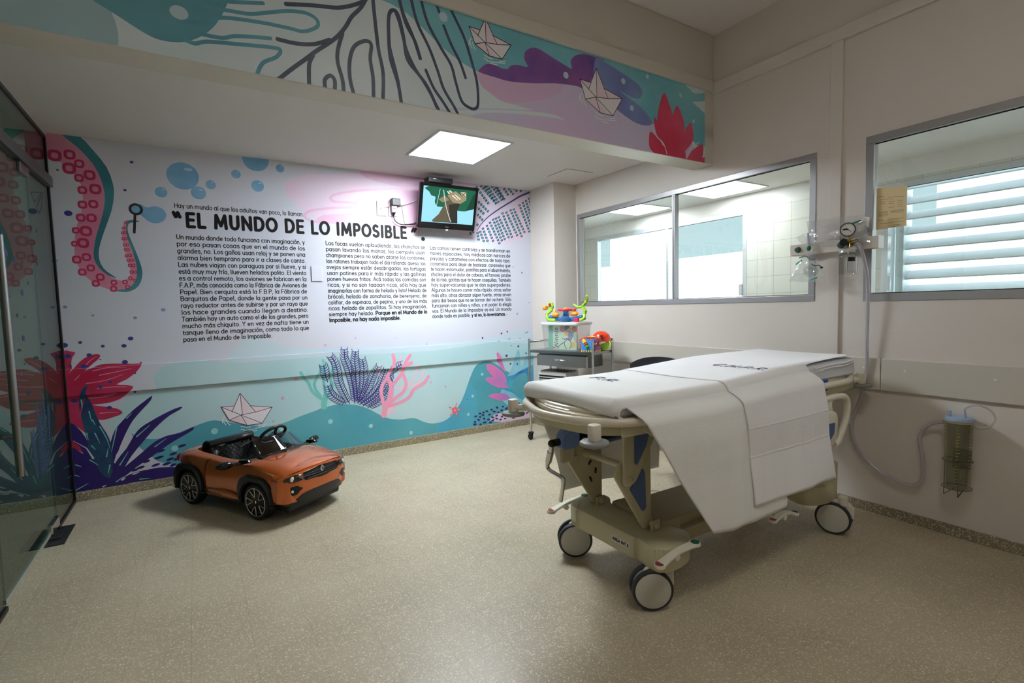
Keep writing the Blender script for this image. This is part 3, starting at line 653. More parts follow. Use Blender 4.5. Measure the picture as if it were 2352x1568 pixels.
# bubble wand
fm.poly(M(K1, 840, 702, 880, 722, 930, 715, 975, 730, 998, 765, 985, 800, 945, 817, 900, 810, 860, 780, 838, 755), P_BUB, 4)
fm.ellipse(M(K1, 815, 733)[0], .044, .045, P_LINE); fm.ellipse(M(K1, 815, 733)[0], .027, .028, P_BUB)
fm.strokes([(M(K1, 810, 768, 806, 872), .0085)], P_LINE)
for x, y, r in ((420, 404, 29), (587, 366, 27), (370, 441, 11), (542, 400, 9.5), (643, 387, 9), (484, 424, 9.5), (456, 443, 14), (592, 427, 13)):
    c = mw(x, y); R = r*.0037; fm.ellipse(c, R, R*.97, P_BUB, n=28)
    fm.poly([(c[0]+R*(.35+.28*math.cos(a)), c[1]+R*(.5+.12*math.sin(a))) for a in [PI*2*k/12 for k in range(12)]], P_BUBH)
DK = (790,450,8,345,497,5,750,618,7,410,757,16,784,1508,12,482,1532,8,617,1554,8,744,1552,11,386,1549,14)
for i in range(0, len(DK), 3): fm.ellipse(M(K1, DK[i], DK[i+1])[0], DK[i+2]*.00145, DK[i+2]*.0012, P_DOT)
for x, y, r in ((336, 1041, 8), (391, 1319, 9), (557, 1370, 6), (811, 1384, 9), (980, 1336, 11)): fm.ellipse(M(K1, x, y)[0], r*.0014, r*.0012, P_DOTL)
# crimson flower
for c in ((355, 285, 440, 282, 450, 292, 432, 320, 428, 360, 432, 385, 410, 420, 385, 455, 355, 455),
          (375, 470, 400, 430, 440, 385, 480, 340, 530, 306, 580, 295, 602, 303, 590, 325, 560, 350, 510, 395, 450, 450, 430, 500),
          (370, 455, 445, 458, 500, 400, 560, 375, 610, 356, 700, 352, 800, 353, 847, 350, 848, 362, 820, 400, 762, 445, 700, 475, 762, 478, 800, 487, 795, 502, 765, 530, 720, 565, 640, 590, 550, 600, 640, 611, 700, 621, 733, 640, 728, 655, 690, 670, 620, 690, 540, 690, 500, 725, 440, 690, 400, 665, 370, 665),
          (405, 675, 450, 690, 505, 728, 515, 770, 470, 735, 410, 705), (415, 805, 470, 832, 510, 870, 535, 905, 490, 882, 420, 850)):
    fm.poly(M(K2, *c), P_CRIM, 2)
for s_ in ((560, 395, 650, 375, 760, 372), (600, 420, 700, 400, 790, 380), (520, 470, 640, 450, 740, 415), (480, 560, 600, 555, 700, 530), (590, 500, 680, 490, 760, 490), (600, 650, 660, 645, 710, 645), (500, 380, 540, 335, 580, 310)):
    fm.strokes([(cat2(M(K2, *s_), 3, False), (.003, .0012))], P_CORAL)
for x, y, r in ((535, 301, 11), (505, 370, 14), (750, 343, 13), (408, 308, 13), (420, 365, 7), (664, 460, 8), (605, 490, 11), (447, 574, 13), (656, 616, 11), (812, 408, 5), (602, 327, 4), (846, 345, 4), (810, 521, 7)):
    fm.ellipse(M(K2, x, y)[0], r*.0014, r*.0012, P_DOT)
# indigo plant
for k_, c in enumerate(((415, 705, 470, 740, 510, 790, 545, 850, 600, 920, 640, 1010, 560, 1010, 480, 850, 415, 800), (420, 850, 490, 890, 560, 920, 640, 1010, 640, 1110, 430, 1125, 430, 980),
        (665, 820, 690, 750, 740, 690, 800, 630, 870, 575, 912, 545, 905, 572, 860, 622, 800, 690, 760, 760, 720, 850, 690, 940, 665, 1010, 640, 900),
        (690, 950, 760, 860, 800, 790, 840, 740, 900, 700, 980, 655, 1050, 622, 1093, 610, 1080, 628, 1020, 662, 960, 712, 900, 772, 850, 832, 790, 905, 740, 990, 700, 1070, 660, 1060),
        (720, 1000, 800, 930, 870, 870, 930, 820, 1000, 785, 1080, 768, 1130, 745, 1163, 732, 1158, 750, 1100, 785, 1020, 832, 950, 882, 880, 932, 820, 972, 770, 1012, 700, 1060),
        (700, 1080, 740, 1040, 800, 1008, 880, 990, 960, 975, 1090, 978, 1100, 1030, 900, 1052, 780, 1068, 690, 1100),
        (430, 1130, 430, 1000, 560, 920, 690, 950, 720, 1090))): fm.poly(M(K2, *c), P_NAVYP, 2)
fm.poly(M(K2, 510, 555, 488, 600, 482, 650, 474, 600, 478, 550, 498, 500, 535, 475, 522, 510, 520, 545, 545, 580, 570, 640, 600, 710, 640, 770, 665, 830, 680, 950, 660, 1040, 600, 1000, 545, 900, 520, 800, 500, 720, 486, 660), P_NTEAL, 2)
for s_ in ((535, 640, 550, 700), (555, 690, 572, 720), (600, 730, 640, 800, 660, 860), (570, 770, 600, 830), (550, 845, 575, 870), (520, 770, 530, 810), (488, 570, 495, 620), (700, 740, 670, 880), (760, 680, 790, 650), (820, 790, 900, 720), (720, 960, 770, 880), (930, 850, 1000, 800), (540, 930, 590, 960), (455, 960, 490, 970), (445, 1020, 480, 1030), (660, 960, 650, 1010), (840, 1045, 900, 1040), (460, 1110, 530, 1070), (700, 1060, 740, 1030), (640, 910, 650, 860)):
    fm.strokes([(cat2(M(K2, *s_), 3, False), (.0045, .0015))], P_MINT)
for s_ in ((690, 945, 700, 900, 740, 830), (800, 1015, 850, 1000), (735, 1050, 755, 1035, 790, 1025), (560, 920, 520, 860, 440, 815), (620, 1090, 640, 1080)):
    fm.strokes([(M(K2, *s_), (.006, .001))], P_BASE)
DD = (1093,845,22,966,875,22,1040,893,20,955,915,24,1022,925,20,880,938,18,935,960,22,1000,953,22,845,975,20,860,1000,20,770,1030,16,810,990,18,1060,925,16,1040,960,18)
for i in range(0, len(DD), 3): fm.ellipse(M(K2, DD[i], DD[i+1])[0], DD[i+2]*.0013, .010, P_NAVYP, .2)
# corals
def K6s(m, hw, *lst): fm.strokes([(cat2(M(K6, *c), 5, False), hw) for c in lst], m)
K6s(P_MINTL, .011, (425, 290, 420, 350, 450, 410), (390, 325, 400, 370, 440, 450, 470, 520), (630, 290, 640, 400, 620, 480), (560, 280, 600, 380), (585, 470, 560, 540))
fm.poly(M(K6, 470, 560, 480, 600, 520, 645, 560, 640, 590, 600, 595, 560, 540, 600), P_MINTL, 3)
K6s(P_MINT, .0125, (330, 350, 360, 395, 400, 440, 425, 500, 470, 545, 520, 580), (518, 245, 528, 300, 520, 380, 530, 450, 542, 540), (495, 290, 500, 330, 470, 390, 450, 440, 458, 490, 500, 550), (615, 300, 590, 340, 580, 400, 600, 460, 575, 520, 548, 580))
K6s(P_MINT, .025, (530, 640, 532, 600, 545, 545))
K6s(P_CORALL, .013, (1175, 215, 1160, 300, 1180, 380), (1320, 290, 1290, 400, 1240, 450, 1180, 520), (1370, 330, 1330, 430, 1260, 470), (1000, 290, 985, 340, 1040, 420), (1130, 480, 1240, 470), (960, 600, 1000, 520))
fm.poly(M(K6, 1000, 700, 1050, 720, 1110, 690, 1140, 630, 1080, 640), P_CORALL, 3)
fr = ((790,610,780,500,760,400,730,310,700,230,700,155),(745,610,700,530,660,440,640,350,620,270,585,215),(810,600,800,450,795,350,785,260,790,172),(820,600,860,450,865,380,860,300,850,242),(815,610,880,520,920,430,950,360,980,300),(830,620,920,550,990,470,1020,400,1050,320),(860,630,960,560,1030,480,1060,420),(900,645,980,600,1050,530,1080,480),(715,610,650,580,590,530,560,460),(560,430,540,370,530,320,520,290),(1110,430,1090,370,1130,310,1180,280))
st = []
for c in fr:
    p = catmull([Vector(q) for q in M(K6, *c)], 8); L = 0; st.append(([tuple(q) for q in p], .0042)); nxt = .02; tot = sum((b-a).length for a, b in zip(p, p[1:])); pos = 0
    for a, b in zip(p, p[1:]):
        seg = (b-a).length
        while nxt < pos+seg:
            q = a+(b-a)*((nxt-pos)/seg); d = (b-a).normalized(); n = Vector((-d.y, d.x)); ln = .030+.012*math.sin(PI*nxt/tot)
            for s_ in (-1, 1): st.append((cat2([q, q+n*s_*ln*.75+d*ln*.35, q+n*s_*ln+d*ln*1.05], 3, False), (.0038, .0022)))
            nxt += .0215
        pos += seg
fm.strokes(st, P_FROND)
K6s(P_CORAL, .017, (1100, 490, 1080, 420, 1065, 380, 1100, 320, 1118, 260, 1105, 200), (1100, 460, 1150, 405, 1190, 350, 1205, 280, 1250, 205), (1195, 300, 1262, 266), (1080, 610, 1140, 560, 1200, 510, 1222, 440, 1190, 350), (1070, 635, 1180, 600, 1250, 555, 1290, 490, 1370, 440, 1410, 385), (1040, 650, 1020, 560, 1015, 480, 1065, 390))
K6s(P_CORAL, .027, (1035, 710, 1050, 640, 1085, 570, 1098, 490))
# starfish
c = M(K6, 1635, 668)[0]; arms = []
for i in range(10):
    a = PI/2-.25+i*PI/5; r = .088 if i % 2 == 0 else .030; arms.append((c[0]+r*math.cos(a), c[1]+r*math.sin(a)))
fm.poly(arms, P_STAR, 3)
for i in range(5): a = PI/2-.25+i*2*PI/5; fm.ellipse((c[0]+.045*math.cos(a), c[1]+.045*math.sin(a)), .006, .006, P_WLINE, n=10)
fm.ellipse(c, .007, .007, P_WLINE, n=10)
# flower at the right end
fm.poly(M(K6, 2020, 560, 2060, 420, 2120, 300, 2140, 200, 2165, 160, 2185, 250, 2200, 300, 2240, 210, 2320, 240, 2330, 640, 2150, 660), P_SPL2, 4)
fm.poly(M(K6, 2010, 470, 2060, 390, 2130, 370, 2200, 330, 2330, 300, 2330, 620, 2200, 580, 2120, 520, 2060, 500), P_SPL, 4)
fm.poly(M(K6, 2110, 480, 2160, 380, 2240, 360, 2240, 500, 2180, 560), P_TEAL, 4)
for c in ((1980, 180, 2010, 200, 2035, 260, 2060, 345, 2010, 290, 1985, 240), (1900, 285, 1950, 285, 2010, 320, 2055, 370, 2070, 440, 2000, 420, 1940, 370, 1908, 330), (1890, 400, 1960, 390, 2030, 430, 2090, 475, 2010, 477, 1940, 450), (1920, 545, 1980, 525, 2060, 528, 2100, 570, 2030, 588, 1960, 572)): fm.poly(M(K6, *c), P_PET, 3)
fm.poly(M(K6, 1935, 755, 1950, 720, 2000, 690, 2060, 700, 2100, 660, 2300, 640, 2300, 740, 2100, 770), P_LAV, 3)
rn = random.Random(3); spots_ = []
for _ in range(900):
    x, y = rn.uniform(1800, 2330), rn.uniform(590, 800)
    if y < 620+(2080-x)*.28 or y > 800 - (x-1820)*.25: continue
    if all(abs(x-a)/46+abs(y-b)/24 > 1 for a, b in spots_):
        spots_.append((x, y)); fm.ellipse(M(K6, x, y)[0], rn.uniform(.014, .024), rn.uniform(.009, .012), P_FROND, -.1+rn.uniform(-.3, .5), 12)
for x, y, r in ((1867, 58, 8), (2027, 20, 9), (2076, 5, 8), (2235, 14, 6), (2248, 8, 5), (2092, 67, 6), (2183, 62, 5), (1998, 84, 5), (2161, 128, 10), (2102, 122, 4), (2062, 207, 12), (2226, 187, 8), (2103, 276, 9), (2161, 278, 8), (2243, 326, 6), (1737, 576, 4)):
    fm.ellipse(M(K6, x, y)[0], r*.00125, r*.0012, P_DOT)
for x, y, r in ((2265, 515, 8), (2210, 478, 5), (2235, 776, 7), (2170, 780, 5), (2310, 706, 5)): fm.ellipse(M(K3, x, y)[0], r*.0015, r*.0014, P_DOTL)
# palm leaf at the top right
up_ = [(1525, 325, 1700, 560), (1580, 300, 1800, 560), (1655, 300, 1830, 545), (1725, 310, 1870, 520), (1790, 320, 1905, 510), (1875, 335, 1950, 450), (1935, 340, 2020, 440), (2020, 350, 2065, 400), (2085, 360, 2120, 400), (1545, 510, 1700, 660), (1540, 585, 1640, 690), (1540, 680, 1625, 770), (1525, 790, 1560, 840), (1440, 940, 1510, 900), (1760, 300, 1890, 500), (1620, 300, 1800, 560)]
dn_ = [(1545, 900, 1565, 1020), (1575, 885, 1640, 1060), (1610, 845, 1690, 1060), (1660, 810, 1750, 1030), (1700, 770, 1830, 1055), (1740, 730, 1865, 1030), (1775, 715, 1910, 1030), (1810, 700, 1960, 1000), (1860, 650, 2000, 995), (1910, 640, 2060, 960), (1965, 610, 2125, 985), (2005, 600, 2160, 930), (2080, 545, 2225, 930), (2125, 515, 2240, 850), (2165, 490, 2240, 740), (2205, 460, 2240, 600)]
lf, ds = [], []
for a in up_+dn_:
    p, q = M(K5, *a); p, q = Vector(p), Vector(q); d = (q-p); L = d.length; d.normalize(); n = Vector((-d.y, d.x))
    if a in up_: p, q = q, p; d = -d
    lf.append([tuple(p), tuple(p+d*L*.4+n*.011), tuple(q+d*.03), tuple(p+d*L*.4-n*.011)])
    k = .02
    while k < L: 
        for s_ in (-1, 1): c = p+d*k+n*s_*.0085; ds.append(([tuple(c-d*.006), tuple(c+d*.006)], .0058))
        k += .034
fm.polys(lf, P_LEAF); fm.strokes(ds, P_LDASH)
fm.strokes([(cat2(M(K5, 1545, 890, 1600, 805, 1700, 705, 1850, 600, 2000, 510, 2100, 450, 2235, 395), 5, False), (.003, .010))], P_STEM)
# paper boats
BOAT = dict(full=(790,12,895,145,1130,160,1025,330,865,352,675,298,590,158,725,148), pink=((790,12,955,212,815,240),(895,145,1130,160,955,212),(675,298,800,243,865,352),(590,158,725,148,705,210),(800,243,865,352,950,330)),
    lines=((590,158,800,243,955,212,1130,160),(790,12,705,210),(790,12,815,240),(790,12,955,212),(675,298,800,243),(800,243,865,352),(800,243,1025,330),(725,148,590,158,675,298,865,352,1025,330,1130,160,895,145)),
    water=((800,365,850,372,905,368),(800,395,850,405),(860,405,940,390),(950,385,1060,360),(990,365,1070,335),(880,418,970,405),(625,260,610,300,640,350),(600,290,605,330),(645,295,660,330,690,350)))
def boat(fl, tr, hw):
    P = lambda c: [tr(c[i], c[i+1]) for i in range(0, len(c), 2)]
    fl.poly(P(BOAT['full']), P_PAPER)
    for c in BOAT['pink']: fl.poly(P(c), P_PAPERP)
    fl.strokes([(P(c), hw) for c in BOAT['lines']], P_LINE); fl.strokes([(cat2(P(c), 3, False), hw*1.3) for c in BOAT['water']], P_WLINE)
boat(fm, lambda x, y: M(K4, x, y)[0], .0022)
mu = fm.build('wall_mural')
tag(mu, 'printed sea mural with tentacle, corals, paper boat and bubbles covering the back wall', 'mural')

# ---- lettering of the mural
C1T = ["Un mundo donde todo funciona con imaginación, y", "por eso pasan cosas que en el mundo de los", "grandes, no. Los gallos usan reloj y se ponen una", "alarma bien temprano para ir a clases de canto.", "Las nubes viajan con paraguas por si llueve, y si", "está muy muy frío, llueven helados palito. El viento", "es a control remoto, los aviones se fabrican en la", "F.A.P, más conocida como la Fábrica de Aviones de", "Papel. Bien cerquita está la F.B.P, la Fábrica de", "Barquitos de Papel, donde la gente pasa por un", "rayo reductor antes de subirse y por un rayo que", "los hace grandes cuando llegan a destino.", "También hay un auto como el de los grandes, pero", "mucho más chiquito. Y en vez de nafta tiene un", "tanque lleno de imaginación, como todo lo que", "pasa en el Mundo de lo Imposible."]
C2T = ["Las focas vuelan aplaudiendo, los chanchos se", "pasan lavando las manos, los ciempiés usan", "championes pero no saben atarse los cordones,", "los ratones trabajan todo el día rallando queso, las", "ovejas siempre están desabrigadas, las tortugas", "usan patines para ir más rápido y las gallinas", "ponen huevos fritos. Acá todas las comidas son", "ricas, y si no son taaaan ricas, sólo hay que", "imaginarlas con forma de helado y listo! Helado de", "brócoli, helado de zanahoria, de berenjena, de", "coliflor, de espinaca, de pepino, y uno de los más", "ricos: helado de zapallitos. Si hay imaginación,", "siempre hay helado. *Porque en el Mundo de lo", "*Imposible, no hay nada imposible."]
C3T = ["Las camas tienen controles y se transforman en", "naves espaciales, hay médicos con narices de", "payaso y caramelos con efectos de todo tipo:", "caramelos para dejar de bostezar, caramelos que", "te hacen estornudar, pastillas para el aburrimiento,", "chicles para el dolor de cabeza, el famoso jarabe", "de la risa, gotitas que te hacen cosquillas. También", "hay supervacunas que te dan superpoderes.", "Algunas te hacen correr más rápido, otras saltar", "más alto, otras abrazar súper fuerte, otras sirven", "para dar besos que no se borran del cachete. Sólo", "funcionan con niñas y niños, y el poder lo elegís", "vos. El Mundo de lo Imposible es así. Un mundo", "donde todo es posible, *y si no, lo inventamos."]
def text_block(lines, p0, p1, pl, x1px, size):
    a, b, c = M(K3, *p0)[0], M(K3, *pl)[0], M(K3, *p1)[0]
    x0 = (a[0]+b[0])/2; wd = c[0]-x0; n = len(lines); fl = Flat(lambda u, v, o: (u, D-o-.0005, v))
    out = []
    for i, s in enumerate(lines):
        z = a[1]+(b[1]-a[1])*i/(n-1); bold = s.find('*'); t = s.replace('*', '')
        fit = None if i == n-1 and x1px is None else wd
        if i == n-1 and x1px: fit = M(K3, *x1px)[0][0]-x0
        sz = size; nat = text_width(t)*sz
        if fit and nat > fit*1.0: # condense the line
            segs = lettering(t, x0, z, sz, .058, fit, mode='all')
        else: segs = lettering(t, x0, z, sz, .058, fit)
        if bold < 0: out += segs
        else:
            head = t[:bold]; base = text_width(t)*sz; mode = 'all' if fit and nat > fit else 'space'
            sx = fit/base if mode == 'all' or t.count(' ') == 0 else 1; ex = 0 if mode == 'all' else (fit-base)/t.count(' ')
            xm = x0+text_width(head)*sz*sx+head.count(' ')*ex
            k = sum(sum(len(ribbon([(0, 0)]*1 if len(q) == 1 else q, .01)) for q in G[ch][1]) for ch in head)
            out += segs[:k]; body = t[bold:]; fb = x0+fit-xm
            out += lettering(body, xm, z, sz, .085, fb, mode='all')
    fl.polys(out, INK); return fl.build('text_block', parent=mu)
text_block(C1T, (70, 301), (886, 331), (113, 954), (680, 925), .050)
text_block(C2T, (1018, 339), (1650, 361), (1041, 829), (1495, 811), .050)
text_block(C3T, (1682, 367), (2191, 385), (1696, 803), (2162, 787), .050)
a, b = M(K3, 55, 103, 879, 156); fl = Flat(lambda u, v, o: (u, D-o-.0005, v))
fl.polys(lettering("Hay un mundo al que los adultos van poco, lo llaman:", a[0], (a[1]+b[1])/2, .050, .05, b[0]-a[0], mode='all'), INK); fl.build('introduction_line', parent=mu)
a, b = M(K3, 125, 236, 1590, 306); fl = Flat(lambda u, v, o: (u, D-o-.0005, v)); zc = (a[1]+b[1])/2; sz = .150
hs = "EL MUNDO DE LO IMPOSIBLE"
hl = lettering(hs, a[0]+.01, zc+.012, sz, .084, b[0]-a[0]-.085, .16, mode='all')
q = M(K3, 48, 190)[0]; pn = []
pn += lettering("“", q[0], zc+.004, sz*1.0, .085); q = M(K3, 1568, 300)[0]; pn2 = lettering("”", q[0]-.01, zc+.004, sz*.95, .08); q = M(K3, 1637, 303)[0]; pn3 = [ellp((q[0], q[1]+.003), .021, .021, 0, 16)]
fl.polys(hl, INK); fl.build('headline', parent=mu)
for nm_, pp_ in (('opening_quote', pn), ('closing_quote', pn2), ('full_stop', pn3)):
    fl = Flat(lambda u, v, o: (u, D-o-.0005, v)); fl.polys(pp_, INK); fl.build(nm_, parent=mu)

# ------------------------------------------------------------------ mural on the beam
Q_BASE = wc('beam_base', (206, 224, 232), (222, 230, 236), 1.5, .4); Q_TEAL = wc('beam_teal', (104, 176, 194), (134, 198, 208), 2, .4); Q_DT = wc('beam_dark_teal', (92, 150, 166), (104, 166, 180), 3, .4)
Q_LT = wc('beam_left', (150, 190, 200), (170, 196, 206), 1.5, .4); Q_LINE = wc('beam_line', (66, 72, 96), (80, 92, 116), 12, .4); Q_LTEAL = wc('beam_line_teal', (86, 150, 172), (96, 166, 186), 8, .4)
Q_PUR = wc('beam_purple', (96, 74, 152), (150, 92, 158), 4.5, .4); Q_PB = wc('beam_blue', (120, 124, 186), (128, 150, 200), 4, .4); Q_LAV = wc('beam_lav', (218, 190, 222), (206, 206, 230), 2.5, .4); Q_LP = wc('beam_pink', (222, 186, 216), (214, 182, 214), 3, .4)
Q_RED = wc('beam_red', (206, 42, 74), (220, 84, 116), 3.5, .4); Q_DOT = mat('print_beam_dot', (190, 214, 226), .4)
def bw_(u, v): p = on(1, BY0, u, v); return (p.x, p.z)
def B(k, *c): return [bw_(k[0]+c[i]/k[2], k[1]+c[i+1]/k[2]) for i in range(0, len(c), 2)]
XE = B(K8, 2113, 800)[0][0]
fb = Flat(lambda a, b, o: (a, BY0-o, b), (GX+.001, BZ+.002, XE, 2.987))
fb.poly([(GX, 2.4), (3.6, 2.4), (3.6, 3.0), (GX, 3.0)], Q_BASE)
fb.poly(B(K7, -300, -200, 480, -60, 600, 60, 640, 230, 560, 300, 300, 280, -300, 160), Q_LT, 3)
fb.poly(B(K7, 260, -330, 360, -120, 420, -70, 500, 0, 560, 38, 650, 95, 750, 160, 840, 208, 920, 226, 1000, 226, 1080, 200, 1150, 150, 1200, 80, 1235, 0, 1250, -90, 1230, -330), Q_DT, 3)
fb.poly(B(K8, -150, -60, 0, 30, 100, 90, 200, 180, 300, 280, 400, 370, 500, 440, 590, 490, 800, 620, 1200, 640, 1500, 700, 1740, 840, 1830, 845, 1900, 880, 2010, 930, 2130, 985, 2200, 500, 1500, 200, 300, -60), Q_TEAL, 2)
fb.poly(B(K8, 1985, 560, 2010, 600, 2050, 632, 2130, 615, 2130, 560), Q_BASE, 2); fb.poly(B(K8, 2028, 688, 2140, 682, 2140, 790), Q_BASE)
fb.poly(B(K8, 580, 485, 700, 520, 950, 562, 1250, 580, 1500, 730, 1740, 835, 1850, 845, 1960, 900, 2020, 960, 2060, 1040, 2080, 1140, 1500, 1060, 1200, 960, 550, 820, 545, 780, 620, 762, 800, 765, 1100, 795, 1170, 815, 1100, 775, 900, 748, 540, 740, 400, 745, 400, 735, 470, 726, 700, 732, 950, 742, 760, 690, 660, 625, 600, 570), Q_LAV, 2)
fb.poly(B(K8, 580, 485, 700, 520, 950, 562, 1150, 568, 1100, 650, 900, 690, 760, 690, 660, 625, 600, 570), Q_LP, 3)
fb.poly(B(K8, 590, 486, 605, 455, 640, 432, 690, 437, 740, 460, 780, 466, 800, 445, 850, 438, 918, 452, 895, 400, 900, 350, 940, 323, 990, 330, 1080, 385, 1180, 447, 1215, 463, 1207, 410, 1240, 375, 1300, 365, 1380, 390, 1440, 425, 1440, 600, 1350, 620, 1250, 582, 1100, 562, 950, 562, 800, 550, 690, 520), Q_PUR, 3)
fb.poly(B(K8, 1380, 388, 1440, 420, 1500, 458, 1620, 535, 1680, 590, 1690, 640, 1660, 667, 1600, 648, 1545, 612, 1560, 632, 1640, 690, 1720, 765, 1757, 836, 1700, 846, 1620, 815, 1500, 725, 1400, 640, 1360, 520), Q_PB, 3)
def leafp(bx, by, tx, ty, w_, bend=0):
    b, t = Vector((bx, by)), Vector((tx, ty)); d = t-b; n = Vector((-d.y, d.x)).normalized()
    P = lambda s, k: b+d*s+n*(k*w_+bend*math.sin(PI*s))
    return [b+n*w_*.3, P(.3, .85), P(.55, 1), P(.8, .6), t, P(.8, -.6), P(.55, -1), P(.3, -.85), b-n*w_*.3]
for q in ((1900, 1010, 1838, 625, 55, -20), (1910, 1000, 1925, 712, 48, 10), (1940, 1040, 2018, 826, 40, 15), (1890, 1010, 1772, 790, 28, -14), (1850, 1060, 1745, 888, 42, -18), (1990, 1110, 2098, 972, 42, 14), (2060, 1130, 2135, 1050, 26, 6)):
    fb.poly(B(K8, *[x for v in leafp(*q) for x in (v.x, v.y)]), Q_RED, 3)
fb.poly(B(K8, 1790, 1050, 1850, 960, 1900, 900, 1960, 950, 1985, 1050, 1975, 1110, 1800, 1060), Q_RED, 3)
for s_ in ((1790, 925, 1835, 970, 1858, 1040), (1985, 1065, 2020, 1000, 2075, 960)): fb.strokes([(cat2(B(K8, *s_), 3, False), .004)], Q_BASE)
LN = ((2090,-140,2000,-40,1950,40,1900,90,1870,140,1830,190,1780,230,1710,275,1650,320,1580,370,1505,428),(1545,22,1700,30,1820,42,1900,30,1960,10),(1500,212,1600,235,1700,238,1780,215),(1850,180,1825,270,1825,340,1850,430,1857,500),(1690,300,1670,350,1670,465),(1757,480,1755,430,1785,408,1808,435,1808,492),(1912,515,1890,420,1890,320,1915,250,1970,222,2005,240,2000,320,2015,420,2018,540),(2010,-90,2012,-30,2030,150,2045,270,2070,400,2068,550),(2170,570,2150,450,2110,320,2100,200,2100,90,2120,55,2150,80,2180,200,2200,320,2260,400,2310,470,2360,580),(2150,-30,2190,120,2240,220,2270,315))
LT_ = ((1000,-30,1100,30,1250,60,1350,75,1450,68,1550,60,1650,70,1710,105,1712,145,1640,170,1560,152,1400,120,1200,95,1120,120,1000,120),(1150,0,1250,10,1420,18),(1090,185,1200,205,1280,195,1460,207),(980,205,1050,235,1120,225,1300,240,1480,258,1515,275,1490,310,1420,340,1385,410))
fb.strokes([(cat2(B(K7, *c), 4, False), .0085) for c in LT_], Q_LTEAL)
fb.strokes([(cat2(B(K7, *c), 4, False), .0095) for c in LN], Q_LINE)
L8 = ((40,-30,80,100,140,240,190,395),(125,-30,170,150,250,320,310,480,350,600,420,720,460,800),(190,-30,240,150,330,320,400,440,430,550,470,680,520,725,560,735,582,700,575,560,540,420,490,260,430,130,375,20),(350,175,400,300,460,420,497,525),(285,-20,318,80),(230,475,280,590,340,680,400,775),(-150,330,20,70,50,150,70,230,100,340,150,450,220,560,270,650,325,760)[2:],(-20,300,5,400,40,540,66,710))
fb.strokes([(cat2(B(K8, *c), 4, False), .0085) for c in L8], Q_LINE)
for x, y, r in ((348, 115, 24), (1175, 508, 20), (1562, 548, 19), (1620, 730, 18), (1725, 517, 15), (1950, 643, 15), (2037, 818, 14)): fb.ellipse(B(K8, x, y)[0], r*.00105, r*.00105, Q_DOT)
fb.ellipse(B(K7, 967, 68)[0], .034, .028, Q_DOT)
def aff(ax, ay, lx, ly, rx, ry):
    A = Matrix(((590-790, 1130-790), (158-12, 160-12))); Ai = A.inverted()
    def f(x, y):
        s, t_ = Ai @ Vector((x-790, y-12)); return B(K8, ax+s*(lx-ax)+t_*(rx-ax), ay+s*(ly-ay)+t_*(ry-ay))[0]
    return f
boat(fb, aff(630, 122, 520, 178, 805, 305), .0022); boat(fb, aff(1380, 460, 1268, 533, 1555, 666), .0022)
tag(fb.build('beam_mural'), 'painted band with two paper boats, purple cloud and red flower along the ceiling beam', 'mural')
# ------------------------------------------------------------------ stretcher (patient trolley)
ST = thing('hospital_stretcher', 'beige wheeled hospital stretcher under white linen, head end at the right wall', 'stretcher', (2.4, 1.81, 0))
O = Vector((2.4, 1.81, 0))
class SB(MB):   # builds in room coordinates, stored relative to the stretcher's origin
    def build(s, name, m=None, parent=None, **k):
        bmesh.ops.translate(s.bm, vec=-O, verts=s.bm.verts); return MB.build(s, name, m, parent or ST, **k)
ZR = .872
yl, yh = 1.445, 2.185
# ring bumper rail around the litter
ring = [(1.62, yl), (2.3, yl-.005), (3.05, yl-.005), (3.25, yl+.02), (3.42, yl+.12), (3.475, yl+.3), (3.475, yh-.3), (3.42, yh-.12), (3.25, yh-.02), (3.05, yh), (2.3, yh), (1.62, yh), (1.45, yh-.035), (1.375, yh-.10), (1.325, yh-.22), (1.29, 1.86), (1.29, 1.74), (1.33, yl+.16), (1.40, yl+.06), (1.49, yl+.012)]
mb = SB(); mb.tube([(x, y, ZR) for x, y in ring], .0185, n=14, smooth=4, closed=True); mb.build('bumper_rail', CREAM, smooth=True)
# litter frame under the rail
mb = SB()
fr_ = cat2([(1.60, yl+.02), (3.2, yl+.02), (3.42, yl+.17), (3.44, yh-.3), (3.4, yh-.1), (3.2, yh-.02), (1.60, yh-.02), (1.42, yh-.10), (1.345, yh-.25), (1.325, 1.80), (1.36, yl+.16), (1.45, yl+.06)], 4)
n_ = len(fr_)
t_ = bmesh.new(); A = [t_.verts.new((x, y, .862)) for x, y in fr_]; Bv = [t_.verts.new((x, y, .812)) for x, y in fr_]
cx_, cy_ = 2.4, 1.81
A2 = [t_.verts.new((x+(cx_-x)*.02, y+(cy_-y)*.06, .862)) for x, y in fr_]; B2 = [t_.verts.new((x+(cx_-x)*.02, y+(cy_-y)*.06, .812)) for x, y in fr_]
for i in range(n_):
    j = (i+1) % n_
    t_.faces.new((A[i], A[j], Bv[j], Bv[i])); t_.faces.new((A2[j], A2[i], B2[i], B2[j])); t_.faces.new((A[j], A[i], A2[i], A2[j])); t_.faces.new((Bv[i], Bv[j], B2[j], B2[i]))
mb.add(t_)
for x_ in (1.60, 2.1, 2.6, 3.1): mb.box((x_, yl+.03, .80), (x_+.045, yh-.03, .85), bev=.003)
mb.prism([(1.53, .862), (1.92, .862), (1.92, .79), (1.60, .79), (1.53, .835)], 'y', yl+.014, yl+.024, bev=.002); mb.prism([(1.53, .862), (1.92, .862), (1.92, .79), (1.60, .79), (1.53, .835)], 'y', yh-.024, yh-.014, bev=.002)
mb.build('litter_frame', BEIGE, smooth=True)
